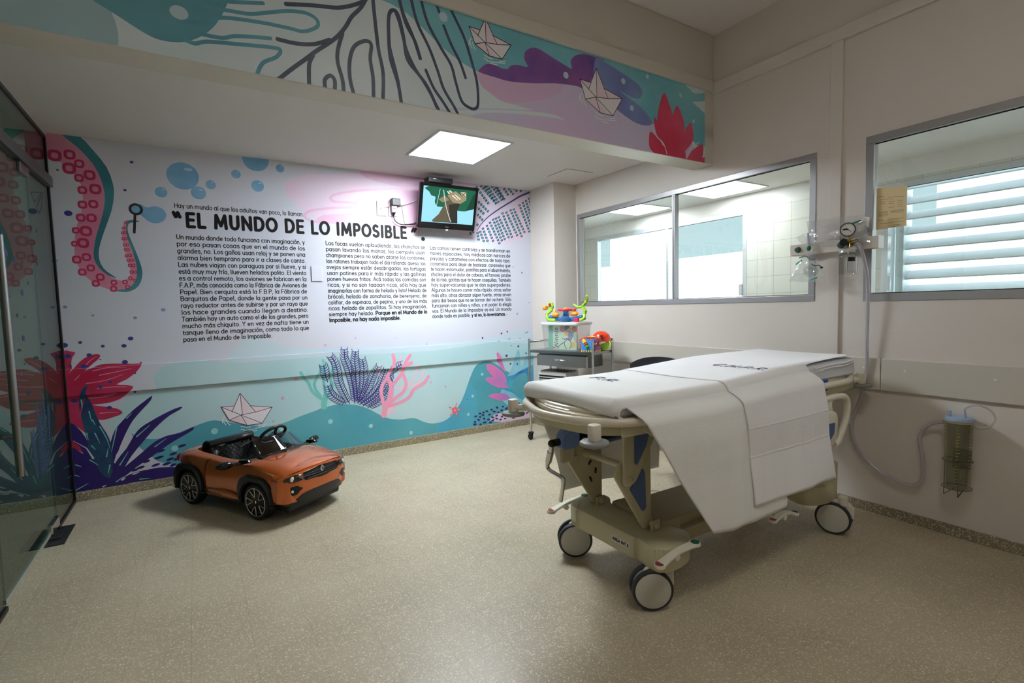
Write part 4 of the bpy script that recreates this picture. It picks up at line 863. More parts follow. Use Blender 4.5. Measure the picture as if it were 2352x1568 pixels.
# mattress platform with moulded end lip
mb = SB(); pl = [(1.415, yh-.12), (1.36, yh-.27), (1.345, 1.78), (1.375, yl+.18), (1.47, yl+.07), (1.62, yl+.045), (3.38, yl+.06), (3.42, yl+.2), (3.42, yh-.2), (3.38, yh-.06), (1.6, yh-.045), (1.47, yh-.07)]
mb.prism(cat2(pl, 3), 'z', .868, .886, bev=.004)
mb.tube([(1.425, yh-.14, .892), (1.395, yh-.24, .893), (1.383, 1.85, .893), (1.395, 1.70, .893), (1.43, yl+.15, .892), (1.50, yl+.07, .888)], .013, n=8, smooth=4)
mb.tube([(1.375, yh-.26, .886), (1.363, 1.85, .887), (1.372, 1.74, .885)], .008, n=8, smooth=4)
mb.build('platform', CREAM, smooth=True)
# corner bumper posts with rollers
for (x, y, dx, dy) in ((1.285, 1.475, .05, .07), (1.33, 2.135, .06, -.05), (3.452, 1.49, -.08, .05), (3.452, 2.13, -.08, -.05)):
    mb = SB()
    mb.prism(rrect(x-.024, y-.022, x+.024, y+.022, .015), 'z', .826, .888, bev=.004)
    mb.cyl((x, y, .848), (x+dx*1.1, y+dy*1.1, .845), .017, n=16)
    p = mb.build('corner_post', CREAM2, smooth=True)
    rb_ = MB(); rb_.lathe([(0, 0), (.052, 0), (.057, .003), (.057, .014), (.052, .018), (.025, .018), (.025, .022), (0, .022)], (x-O.x, y-O.y, .806), n=32); q = rb_.build('roller', GREYP, p)
    rb_ = MB(); rb_.cyl((x-O.x, y-O.y, .79), (x-O.x, y-O.y, .808), .009, r2=.013, n=8); rb_.build('roller_bolt', STEEL, p)
# base
mb = SB()
hp = [(1.64, 2.03), (1.655, 2.09), (1.69, 2.125), (1.86, 2.14), (1.9, 2.06), (1.84, 1.97), (1.84, 1.70), (1.88, 1.62), (1.90, 1.54), (1.84, 1.475), (1.72, 1.455), (1.655, 1.475), (1.638, 1.53), (1.66, 1.62), (1.648, 1.66), (1.648, 1.99)]
mb.prism(cat2(hp, 3), 'z', .175, .285, bev=.012)
mb.box((1.69, 1.76, .285), (1.73, 1.93, .288), bev=.0014)
mb.build('front_housing', BEIGE, smooth=True)
mb = SB(); mb.box((1.86, 1.66, .20), (2.95, 1.96, .285), bev=.01); mb.box((1.97, 1.62, .17), (2.86, 2.0, .24), bev=.01); mb.box((1.84, 1.64, .23), (1.98, 1.98, .30), bev=.008)
mb.build('base_cover', mat('base_cover_plastic', (170, 160, 132), .4))
mb = SB(); mb.prism(cat2([(x, y) for x, y in [(3.16, 2.03), (3.145, 2.09), (3.1, 2.125), (2.94, 2.14), (2.88, 2.06), (2.94, 1.97), (2.94, 1.70), (2.9, 1.62), (2.88, 1.54), (2.94, 1.475), (3.08, 1.455), (3.145, 1.475), (3.16, 1.53), (3.15, 1.66), (3.15, 1.99)]], 3), 'z', .175, .285, bev=.012)
for y_ in (1.50, 2.10): mb.cyl((3.09, y_, .19), (3.09, y_, .40), .05, n=24)
mb.build('rear_housing', BEIGE, smooth=True)
lb = SB(); lb.box((1.6465, 1.655, .215), (1.6485, 1.775, .243), WHITEP); lo = lb.build('name_label')
fl = Flat(lambda a, b, o: (1.6463-o-O.x, a-O.y, b)); q = lettering("AREA INT.5", 0, .2215, .0205, .10, .108, .06, mode='all')
fl.polys([[(1.769-p[0], p[1]) for p in f] for f in q], INK); o = fl.build('label_lettering', parent=lo)
# casters
def caster(name, x, y, axang, grp=None):
    c = thing(name, None, None); del_ = [k for k in c.keys()]
    c.parent = ST; c.location = (x-O.x, y-O.y, .092); c.rotation_euler = (0, 0, axang)   # wheel axis = local X
    r = .091
    for s in (-1, 1):
        mb = MB(); Y = Matrix.Rotation(PI/2, 4, 'Y')
        mb.lathe([(r-.012, -.013), (r-.003, -.013), (r, -.008), (r, .008), (r-.003, .013), (r-.012, .013)], (s*.0265, 0, 0), n=40, mtx=Y); mb.build('tyre', TYREG, c, smooth=True)
        mb = MB(); mb.lathe([(0, .0165), (.05, .016), (r-.016, .0135), (r-.011, .012), (r-.011, -.012), (0, -.012)], (s*.0265, 0, 0), n=40, mtx=Y if s > 0 else Matrix.Rotation(-PI/2, 4, 'Y')); mb.build('wheel_disc', mat('wheel_disc_grey', (196, 196, 186), .4), c, smooth=True)
    mb = MB(); mb.cyl((-.0125, 0, 0), (.0125, 0, 0), r-.018, n=32)
    mb.prism([(-.035, .0), (-.1, .01), (-.1, .07), (-.06, .105), (0, .105), (.03, .08), (.035, .0)], 'x', -.0105, .0105, bev=.003)
    mb.cyl((0, -.045, .08), (0, -.045, .125), .026, n=20); mb.build('fork', CREAM2, c)
    return c
for nm, x, y, vx, vy in (('caster', 1.655, 1.535, .53, .85), ('caster', 1.68, 2.10, .53, .85), ('caster', 3.075, 1.455, .95, .31), ('caster', 3.10, 2.08, .7, .7)):
    caster(nm, x, y, math.atan2(vy, vx))
# brake pedals
def pedal(p0, p1, p2, colA, colB, w_=.024):
    mb = SB(); P = catmull([Vector(p) for p in (p0, p1, p2)], 6); d = (P[-1]-P[0]); d.z = 0; d.normalize(); n = Vector((-d.y, d.x, 0)); t = bmesh.new(); rows = []
    for i, q in enumerate(P):
        k = i/(len(P)-1); ww = w_*(1-.25*math.sin(PI*k)); rows.append([t.verts.new(q+n*ww), t.verts.new(q-n*ww), t.verts.new(q-n*ww-Vector((0, 0, .014))), t.verts.new(q+n*ww-Vector((0, 0, .014)))])
    for a, b in zip(rows, rows[1:]):
        for j in range(4): t.faces.new((a[j], a[(j+1) % 4], b[(j+1) % 4], b[j]))
    t.faces.new(rows[0]); t.faces.new(rows[-1][::-1]); bmesh.ops.recalc_face_normals(t, faces=t.faces[:]); bmesh.ops.bevel(t, geom=t.edges[:], offset=.003, segments=2, affect='EDGES')
    mb.add(t); mb.cyl(P[0]-Vector((0, 0, .014)), P[0], w_, n=20); mb.cyl(P[-1]-Vector((0, 0, .014)), P[-1], w_, n=20)
    m_ = P[len(P)//2]; mb.cyl(m_-Vector((0, 0, .03))-n*.008, m_-Vector((0, 0, .03))+n*.008, .014); mb.cyl(m_-Vector((0, 0, .03)), m_-Vector((0, 0, .03))+n*.06, .008)
    o = mb.build('brake_pedal', CREAM2, smooth=True)
    for q, c_ in ((P[0], colA), (P[-1], colB)):
        k = MB(); k.cyl(q-O+Vector((0, 0, -.001)), q-O+Vector((0, 0, .0025)), w_*.8, n=20); k.build('pedal_pad', c_, o)
RD, GN = mat('red_pad', (142, 62, 60), .6), mat('green_pad', (20, 92, 74), .6)
pedal((1.60, 1.435, .255), (1.70, 1.43, .288), (1.82, 1.43, .292), RD, GN)
pedal((1.60, 2.20, .232), (1.69, 2.185, .262), (1.82, 2.18, .272), RD, GN)
pedal((2.42, 1.43, .245), (2.52, 1.43, .262), (2.62, 1.43, .235), RD, GN, .02)
# lifting arms
def plate(poly, y, m=BEIGE, th=.016, nm='lifting_arm', hole=None):
    mb = SB(); mb.prism(poly, 'y', y-th/2, y+th/2, bev=.004); return mb.build(nm, m, smooth=True)
def rounded(pts, r=.02, n=4):
    out = []
    N = len(pts)
    for i in range(N):
        p, a, b = Vector(pts[i]), Vector(pts[i-1]), Vector(pts[(i+1) % N]); u = (a-p).normalized(); v = (b-p).normalized()
        rr = min(r, (a-p).length*.45, (b-p).length*.45); s, e = p+u*rr, p+v*rr
        for k in range(n+1): t = k/n; q = s*(1-t)**2+p*2*t*(1-t)+e*t*t; out.append((q.x, q.y))
    return out
YNr, YFr = 1.65, 2.03
def infill(o, poly, y0):
    k = MB(); k.prism([(a-O.x, b) for a, b in poly], 'y', y0-O.y-.004, y0-O.y+.002, bev=.001); k.build('blue_infill', BLUEP, o)
o = plate(rounded([(1.594, .81), (1.82, .81), (1.80, .74), (1.665, .53), (1.596, .52)], .035), YNr-.01); infill(o, rounded([(1.656, .79), (1.76, .79), (1.735, .70), (1.672, .615), (1.656, .625)], .012), YNr-.018)
o = plate(rounded([(1.565, .60), (1.60, .635), (1.785, .80), (1.787, .60), (1.79, .29), (1.74, .285), (1.56, .57)], .03), YNr+.012); infill(o, rounded([(1.645, .50), (1.728, .585), (1.745, .565), (1.752, .39), (1.73, .375)], .012), YNr+.0038)
o = plate(rounded([(1.60, .585), (1.665, .655), (1.81, .59), (1.812, .30), (1.765, .275), (1.585, .545)], .03), YFr)
for q, a in (((1.725, .52), .9), ((1.765, .47), 1.5), ((1.73, .43), -1.1)):
    k = MB(); c_ = Vector((q[0]-O.x, YFr-O.y-.0095, q[1])); d = Vector((math.cos(a), 0, math.sin(a)))*.014; k.tube([c_-d, c_+d], .006, n=8); k.build('slot', BLACK, o)
mb = SB(); mb.box((1.52, 1.99, .56), (1.60, 2.01, .81), bev=.004); mb.box((1.585, 1.93, .655), (1.628, 1.945, .81), bev=.004); mb.build('hanger_bracket', BEIGE)
mb = SB(); mb.tube([(1.70, YNr, .575), (1.70, YFr, .575)], .0165, n=14); mb.tube([(1.70, YFr-.05, .575), (1.70, YFr, .575)], .022, n=14); mb.build('cross_tube', BEIGE, smooth=True)
for y_, s_ in ((YNr, -1), (YFr, -1)):
    mb = SB(); mb.box((1.755, y_-.028, .27), (1.815, y_-.018, .33), bev=.004); mb.box((1.755, y_+.018, .27), (1.815, y_+.028, .33), bev=.004); mb.cyl((1.785, y_-.03, .307), (1.785, y_+.03, .307), .012); mb.ell((1.785, y_-.032, .307), (.015, .009, .015)); mb.build('hinge_clevis', BEIGE, smooth=True)
for c_ in ((1.63, YFr-.012, .565), (1.632, YNr-.018, .555), (1.61, 1.925, .68)):
    mb = SB(); mb.ell(c_, (.013, .008, .013)); mb.build('bolt_head', BEIGE, smooth=True)
# rear lifting arms (mirror, mostly behind the linen)
for y_ in (YNr, YFr):
    plate(rounded([(3.15, .81), (2.93, .81), (2.96, .60), (2.96, .30), (3.0, .28), (3.19, .55)], .03), y_)
# crank drive under the foot end
mb = SB(); mb.prism(rounded([(1.475, .655), (1.475, .705), (1.50, .74), (1.575, .745), (1.585, .70), (1.575, .65), (1.50, .645)], .02), 'y', 1.925, 1.985, mat('crank_housing_blue', (112, 138, 196), .35), bev=.006)
mb.prism(rounded([(1.57, .675), (1.57, .735), (2.25, .755), (2.25, .70)], .01), 'y', 1.93, 1.98, BLUED, bev=.004)
mb.tube([(1.6, 1.90, .672), (1.95, 1.90, .69)], .012, BLACK, n=10); mb.tube([(1.60, 1.905, .66), (1.93, 1.905, .668)], .016, BLUEP, n=10)
mb.build('crank_drive', None)
mb = SB()
mb.tube([(1.49, 1.955, .685), (1.445, 1.96, .683)], .018, mat('dark_chrome', (60, 58, 56), .25, metal=1), n=14); mb.ell((1.437, 1.963, .682), .019, MATS['dark_chrome'])
mb.tube([(1.437, 1.963, .682), (1.45, 1.988, .635)], .0145, CHROME, n=14); mb.tube([(1.45, 1.99, .633), (1.455, 2.018, .575)], .017, CHROME, n=14)
mb.tube([(1.453, 2.008, .60), (1.457, 2.03, .55), (1.458, 2.02, .535), (1.455, 1.995, .531), (1.452, 1.92, .526), (1.452, 1.895, .52), (1.452, 1.895, .505), (1.455, 1.905, .47), (1.46, 1.93, .40)], .0105, CHROME, n=12, smooth=4)
mb.build('crank_handle', None, smooth=True)
# side rail folded down (head half) and strap
mb = SB(); ys = 1.435
mb.tube([(2.35, ys, .795), (2.9, ys, .80), (3.06, ys, .80), (3.135, ys, .785), (3.165, ys, .74), (3.15, ys, .66), (3.09, ys, .57), (3.06, ys, .535), (3.02, ys, .53)], .018, n=12, smooth=5)
mb.prism(rounded([(2.5, .73), (2.98, .73), (3.03, .71), (3.045, .66), (3.03, .56), (2.96, .50), (2.5, .50)], .03), 'y', ys-.012, ys+.012, bev=.005)
mb.prism(rounded([(2.93, .72), (2.99, .72), (2.975, .76), (2.985, .80), (2.93, .80)], .008), 'y', ys-.009, ys+.009, bev=.003)
mb.build('side_rail', CREAM2, smooth=True)
mb = SB(); mb.prism(rounded([(2.90, .66), (3.0, .66), (2.99, .60), (2.93, .55), (2.88, .55)], .01), 'y', ys-.016, ys-.011, bev=.001); mb.build('side_rail_panel', BLUEP)
mb = SB(); mb.box((2.86, 1.437, .845), (2.95, 1.447, .905), bev=.002); mb.build('mattress_strap', mat('royal_blue_strap', (44, 74, 168), .7))

# ------------------------------------------------------------------ mattress and linen
MX0, MX1, MY0, MY1 = 1.43, 3.36, 1.49, 2.14
def ztop(x): 
    s = min(1, max(0, (x-1.9)/.95)); s = s*s*(3-2*s); return .957+.035*s
LIN = mat('white_linen', (245, 244, 247), .85)
def creases(m, xs, ls):
    nt = m.node_tree; b = nt.nodes['Principled BSDF']; uv = nt.nodes.new('ShaderNodeUVMap'); sp = nt.nodes.new('ShaderNodeSeparateXYZ'); nt.links.new(uv.outputs[0], sp.inputs[0]); prev = None
    tco = nt.nodes.new('ShaderNodeTexCoord'); so_ = nt.nodes.new('ShaderNodeSeparateXYZ'); nt.links.new(tco.outputs['Object'], so_.inputs[0])
    for out, vals in (('X', xs), ('Z', ls)):
        for c in vals:
            a = nt.nodes.new('ShaderNodeMath'); a.operation = 'SUBTRACT'; a.inputs[1].default_value = c; nt.links.new((sp if out == 'X' else so_).outputs[out], a.inputs[0])
            q = nt.nodes.new('ShaderNodeMath'); q.operation = 'ABSOLUTE'; nt.links.new(a.outputs[0], q.inputs[0])
            r = nt.nodes.new('ShaderNodeMapRange'); r.inputs[2].default_value = .007; r.inputs[3].default_value = 1; r.inputs[4].default_value = 0; nt.links.new(q.outputs[0], r.inputs[0])
            if prev is None: prev = r.outputs[0]
            else:
                s_ = nt.nodes.new('ShaderNodeMath'); s_.operation = 'MAXIMUM'; nt.links.new(prev, s_.inputs[0]); nt.links.new(r.outputs[0], s_.inputs[1]); prev = s_.outputs[0]
    tc = nt.nodes.new('ShaderNodeTexCoord'); n = nt.nodes.new('ShaderNodeTexNoise'); n.inputs['Scale'].default_value = 14; n.inputs['Detail'].default_value = 3; n.inputs['Distortion'].default_value = 1.2; nt.links.new(tc.outputs['Object'], n.inputs['Vector'])
    ad = nt.nodes.new('ShaderNodeMath'); ad.operation = 'MULTIPLY_ADD'; ad.inputs[1].default_value = 1.3; nt.links.new(n.outputs['Fac'], ad.inputs[0]); nt.links.new(prev, ad.inputs[2])
    bp = nt.nodes.new('ShaderNodeBump'); bp.inputs['Strength'].default_value = .45; bp.inputs['Distance'].default_value = .003; nt.links.new(ad.outputs[0], bp.inputs['Height']); nt.links.new(bp.outputs['Normal'], b.inputs['Normal'])
creases(LIN, (2.60, 2.66, 3.02), (-.128, -.268)); LIN2 = mat('mattress_cover', (216, 218, 224), .8)
def ribmat():
    m = bpy.data.materials.new('ribbed_blanket'); m.use_nodes = True; nt = m.node_tree; b = nt.nodes['Principled BSDF']
    b.inputs['Base Color'].default_value = (*lin((246, 246, 246)), 1); b.inputs['Roughness'].default_value = .9
    uv = nt.nodes.new('ShaderNodeUVMap'); sp = nt.nodes.new('ShaderNodeSeparateXYZ'); nt.links.new(uv.outputs[0], sp.inputs[0])
    mu_ = nt.nodes.new('ShaderNodeMath'); mu_.operation = 'MULTIPLY'; mu_.inputs[1].default_value = 2*PI/.0046; nt.links.new(sp.outputs['Y'], mu_.inputs[0])
    si = nt.nodes.new('ShaderNodeMath'); si.operation = 'SINE'; nt.links.new(mu_.outputs[0], si.inputs[0])
    bp = nt.nodes.new('ShaderNodeBump'); bp.inputs['Strength'].default_value = .4; bp.inputs['Distance'].default_value = .0008; nt.links.new(si.outputs[0], bp.inputs['Height']); nt.links.new(bp.outputs[0], b.inputs['Normal'])
    return m
RIB = ribmat()
mt = thing('mattress', 'thin white-covered mattress lying on the stretcher', 'mattress', (2.4, 1.81, .886))
mb = MB(); t = bmesh.new(); bmesh.ops.create_grid(t, x_segments=24, y_segments=8, size=1)
bmesh.ops.delete(t, geom=t.verts[:], context='VERTS')
xs_ = [MX0+(MX1-MX0)*i/24 for i in range(25)]; rows = []
for x in xs_:
    zt = ztop(x)-.006; e = .012; pr = [(MY0+e, .887), (MY0, .90), (MY0, zt-.03), (MY0+.008, zt-.01), (MY0+.03, zt), (MY1-.03, zt), (MY1-.008, zt-.01), (MY1, zt-.03), (MY1, .90), (MY1-e, .887)]
    rows.append([t.verts.new((x-2.4, y-1.81, z-.886)) for y, z in pr])
for a, b in zip(rows, rows[1:]):
    for j in range(10): t.faces.new((a[j], a[(j+1) % 10], b[(j+1) % 10], b[j]))
t.faces.new(rows[0]); t.faces.new(rows[-1][::-1]); mb.add(t); mb.build('cover', LIN2, mt, smooth=True)

def piece(z, P):
    for (a, u), (b, v) in zip(P, P[1:]):
        if b <= z <= a: return u+(v-u)*(a-z)/(a-b)
    return 0
def cloth(name, m, parent, xl, xr, zb_near, zb_far, lift, nu=70, rib=False, wrinkle=0.004, seed=1, end=None, th=.003, folds=None):
    """sheet over the mattress: v runs from the far hem over the top to the near hem; xl/xr(v)-> x of the two side edges"""
    rn = random.Random(seed); ph = [rn.uniform(0, 6.28) for _ in range(8)]
    vs = []
    nt_, nd, ncr = 26, 34, 8
    def sect(x, k):   # returns list of (y,z,param)
        zt = ztop(x)+lift; out = []; yn, yf = MY0-.006-lift, MY1+.006+lift; r = .045
        zf, zn = zb_far(x), zb_near(x)
        # far drape bottom->up
        for i in range(nd): t = i/nd; out.append((yf+.055*(1-t)**.6*min(1, (zt-r-(zf+(zt-r-zf)*t))/.1)+.0, zf+(zt-r-zf)*t))
        for i in range(ncr+1): a = i/ncr*PI/2; out.append((yf-r+r*math.cos(a), zt-r+r*math.sin(a)))
        for i in range(1, nt_): t = i/nt_; out.append((yf-r+(yn+r-(yf-r))*t, zt-.004*math.sin(PI*t)))
        for i in range(ncr+1): a = PI/2+i/ncr*PI/2; out.append((yn+r+r*math.cos(a), zt-r+r*math.sin(a)))
        for i in range(1, nd+1): t = i/nd; z = zt-r+(zn-(zt-r))*t; out.append((yn-.068*min(1, (zt-r-z)/.045)**.8-.02*t, z))
        return out
    base = sect((MX0+MX1)/2, 0); nv = len(base)
    # arc length param
    bm = bmesh.new(); uvl = bm.loops.layers.uv.new('UVMap'); grid = []
    for iu in range(nu+1):
        u = iu/nu; col = []; xm = xl(.5)+(xr(.5)-xl(.5))*u; L = 0; prev = None
        for j in range(nv):
            v = j/(nv-1); x = xl(v)+(xr(v)-xl(v))*u
            sc_ = sect(min(max(x, MX0), MX1), 0); y, z = sc_[j]
            down = max(0, (ztop(x)+lift-.05-z)/.6); near = y < 1.8
            wv = wrinkle*(math.sin(9*x+ph[0]+2*z)+.6*math.sin(17*x+ph[1]-3*z)+.35*math.sin(31*x+ph[2]))*min(1, down*2.2)*2.6
            y += (-1 if near else 1)*(abs(wv)*.3+wv*.7+.004*down)
            if folds and near: y -= piece(z, folds)
            if down <= 0: z += wrinkle*.22*(math.sin(7*x+ph[3])*math.sin(11*y+ph[4])+.6*math.sin(19*x+ph[5]+8*y))
            p = Vector((x, y, z)); 
            if prev is not None: L += (p-prev).length
            prev = p; col.append((bm.verts.new(p), L, x))
        grid.append(col)
    for a, b in zip(grid, grid[1:]):
        for j in range(nv-1):
            f = bm.faces.new((a[j][0], a[j+1][0], b[j+1][0], b[j][0])); f.smooth = True
            for lp, src in zip(f.loops, (a[j], a[j+1], b[j+1], b[j])): lp[uvl].uv = (src[2], src[1])
    if end: end(bm, uvl, grid)
    bmesh.ops.translate(bm, vec=-Vector((2.4, 1.81, .886)), verts=bm.verts)
    me = bpy.data.meshes.new(name); bm.to_mesh(me); bm.free(); me.materials.append(m)
    o = bpy.data.objects.new(name, me); link(o)
    if parent is not None: o.parent = parent
    o.location = (2.4, 1.81, .886)
    sd = o.modifiers.new('thickness', 'SOLIDIFY'); sd.thickness = th; sd.offset = 1
    return o
def sm(t): t = min(1, max(0, t)); return t*t*(3-2*t)
# ribbed blanket on the foot half
def bl_xl(v):
    base = MX0-.012
    if v < .37: return base+.26*sm((.37-v)/.37)**.8*1.0 if v < .37 else base
    if v > .64: return base+.0+.46*((v-.64)/.36)**1.15
    return base
def bl_xr(v): return 2.46
def bl_end(bm, uvl, grid):
    # tucked end flap over the foot of the mattress
    col = grid[0]; idx = [j for j, (v, L, x) in enumerate(col) if v.co.z > .925 and MY0-.02 < v.co.y < MY1+.03]
    prev = [col[j][0] for j in idx]; L0 = 0
    steps = ((-.010, -.004), (-.018, -.014), (-.022, -.028), (-.018, -.047), (-.006, -.060), (.012, -.064))
    first = [v.co.copy() for v in prev]; xs0 = MX0-.012
    for dx, dz in steps:
        row = []
        for q, c in enumerate(first):
            k = q/(len(first)-1); bulge = .0025*math.sin(9*k+dz*60)
            zz = min(c.z, ztop(MX0)+.004)+dz*(1.06 if .1 < k < .9 else .9)
            yy = c.y+( .012 if k < .5 else -.012)*(1-min(1, abs(k-.5)*2))*0
            row.append(bm.verts.new((min(c.x, xs0+.02)+dx+bulge, yy, max(zz, .888))))
        L1 = L0+math.hypot(dx, dz)*.35
        for i in range(len(row)-1):
            f = bm.faces.new((prev[i], row[i], row[i+1], prev[i+1])); f.smooth = True
            for lp, (a, b) in zip(f.loops, ((i, L0), (i, L1), (i+1, L1), (i+1, L0))): lp[uvl].uv = (first[a].y, b*3)
        prev = row; L0 = L1
blk = cloth('blanket', RIB, None, bl_xl, bl_xr, lambda x: .345-.035*sm((x-1.7)/.5)+.02*max(0, x-2.2), lambda x: .32-.02*(x-1.7), .0085, nu=76, seed=4, end=bl_end, th=.004, wrinkle=.0035, folds=((.90, 0), (.755, .009), (.60, .001), (.33, .004)))
tag(blk, 'white ribbed blanket over the foot half of the stretcher, hanging down both sides', 'blanket')
# folded white sheet on the head half
def sh_xl(v): return 2.075+.10*sm((v-.5)/.5)+.22*sm((.45-v)/.45)*0+(.0 if v > .35 else .0)
def sh_xr(v): return (3.385 if .38 < v < .60 else 3.385-.50*sm((v-.60)/.07)*1.0) if v > .38 else 3.385-.5*sm((.38-v)/.07)
def sh_xr2(v): 
    if v <= .38: return 3.385-.52*sm((.38-v)/.06)
    if v >= .61: return 3.385-.60*sm((v-.61)/.045)+.13*(v-.61)/.39
    return 3.385
shs = cloth('bed_sheet', LIN, None, sh_xl, sh_xr2, lambda x: .385-.01*(x-2.2), lambda x: .55, .0135, nu=60, seed=9, wrinkle=.0024, th=.0025, folds=((.93, 0), (.76, .013), (.62, .001), (.37, .010)))
tag(shs, 'smooth white sheet folded across the head half of the stretcher', 'sheet')
# corner of the sheet tucked around the mattress head
mb = SB()
for k, (z, r0, r1) in enumerate(((.978, .003, .013), (.962, .002, .008))):
    mb.tube([(2.87+.04*k, MY0-.022, z-.010), (3.05, MY0-.019, z), (3.22, MY0-.010, z-.003), (3.36, MY0+.012, z+.003), (3.388, MY0+.08, z+.003), (3.39, MY0+.30, z), (3.39, MY1-.1, z)], [r0, r1], n=10, smooth=5)
O_ = ST; tk = MB.build(mb, 'sheet_tuck', LIN, None, smooth=True); tk.parent = shs; tk.location = (-2.4, -1.81, -.886)
# pressed seams and embroidered letters
def surf(x, y, lift): return Vector((x-2.4, y-1.81, ztop(x)+lift-.886-.004*math.sin(PI*min(1, max(0, (MY1-y)/(MY1-MY0))))))
def letters_on(parent, s, px0, px1, size, lift, name, slant=.35, hw=.055):
    p0, p1 = (on(2, .98, *px0), on(2, .98, *px1)); p0 = Vector((p0.x, p0.y)); p1 = Vector((p1.x, p1.y)); ux = (p1-p0); L = ux.length; ux.normalize(); uy = Vector((-ux.y, ux.x))
    fl = Flat(lambda a, b, o: tuple(surf((p0+ux*a+uy*b).x, (p0+ux*a+uy*b).y, lift+o)))
    fl.polys(lettering(s, 0, 0, size, hw, L, .12, slant, mode='all'), NAVYINK); return fl.build(name, parent=parent)
letters_on(shs, "C.H.P.R.", (1632, 843), (1757, 857), .085, .0173, 'embroidered_letters', hw=.075)
letters_on(blk, "P.R.", (1352, 862), (1411, 871), .085, .0140, 'embroidered_letters', hw=.085)
# ------------------------------------------------------------------ ride-on toy car
HX, HY = .52496, -.85113
CARO = Vector((-.101, 4.226, 0)) + Vector((.85113, .52496, 0))*.287
CAR = thing('ride_on_car', 'orange open-top ride-on toy car parked by the mural wall', 'toy car', CARO, math.atan2(HY, HX))
PAINT = mat('orange_car_paint', (196, 96, 32), .22, metal=.55, coat=1.0)
def f_station():
    # x, halfwidth, zbottom, zwide, zshoulder, ztop(centre)
    return [(-.215, .17, .17, .25, .30, .315), (-.20, .215, .15, .25, .325, .345), (-.16, .25, .13, .25, .345, .37), (-.08, .272, .115, .25, .355, .385), (.05, .281, .105, .24, .358, .39), (.20, .277, .10, .23, .352, .385),
            (.36, .270, .10, .22, .345, .375), (.52, .268, .10, .22, .348, .375), (.62, .274, .10, .23, .358, .388), (.72, .280, .105, .24, .352, .388), (.82, .280, .11, .24, .335, .372), (.90, .272, .115, .24, .318, .352), (.945, .258, .12, .24, .302, .332), (.968, .235, .13, .235, .285, .308)]
def sect(w_, zb, zw, zs, zt):
    return [(-w_*.55, zb), (-w_*.93, zb+.005), (-w_*.985, zb+.03), (-w_, zw-.03), (-w_, zw+.03), (-w_*.985, zs-.02), (-w_*.93, zs), (-w_*.78, zs+(zt-zs)*.55), (-w_*.5, zt-(zt-zs)*.12), (0, zt)]
st_ = catmull([Vector(q[:3]) for q in f_station()], 3); st2 = catmull([Vector(q[3:]) for q in f_station()], 3)
t = bmesh.new(); rows = []
for a, b in zip(st_, st2):
    hs_ = sect(a.y, a.z, b.x, b.y, b.z); hs_ = cat2(hs_, 2, False)
    full = hs_+[(-y, z) for y, z in hs_[-2::-1]]
    rows.append([t.verts.new((a.x, y, z)) for y, z in full])
n_ = len(rows[0])
for A, Bv in zip(rows, rows[1:]):
    for j in range(n_): t.faces.new((A[j], A[(j+1) % n_], Bv[(j+1) % n_], Bv[j]))
t.faces.new(rows[0]); t.faces.new(rows[-1][::-1]); bmesh.ops.recalc_face_normals(t, faces=t.faces[:])
def bm_to_obj(t, nm):
    me = bpy.data.meshes.new(nm); t.to_mesh(me); t.free(); o = bpy.data.objects.new(nm, me); link(o); return o
body = bm_to_obj(t, 'body')
cut = MB()
cut.prism(rounded([(-.02, .205), (.10, .225), (.45, .222), (.60, .205), (.665, .12), (.672, 0), (.665, -.12), (.60, -.205), (.45, -.222), (.10, -.225), (-.02, -.205)], .03), 'z', .16, .6)
cobs = [bm_to_obj(cut.bm, 'c0')]
for x_ in (0, .70):
    for s_ in (-1, 1):
        k = MB(); k.cyl((x_, s_*.20, .13), (x_, s_*.34, .13), .137, n=40); cobs.append(bm_to_obj(k.bm, 'c'))
for c in cobs:
    mo = body.modifiers.new('b', 'BOOLEAN'); mo.operation = 'DIFFERENCE'; mo.object = c; mo.solver = 'EXACT'
bpy.context.view_layer.update()
dg = bpy.context.evaluated_depsgraph_get(); me = bpy.data.meshes.new_from_object(body.evaluated_get(dg))
body.modifiers.clear(); old = body.data; body.data = me; me.materials.clear(); me.materials.append(PAINT)
for c in cobs: bpy.data.objects.remove(c)
for p in me.polygons: p.use_smooth = True
me.set_sharp_from_angle(angle=math.radians(35)); body.parent = CAR
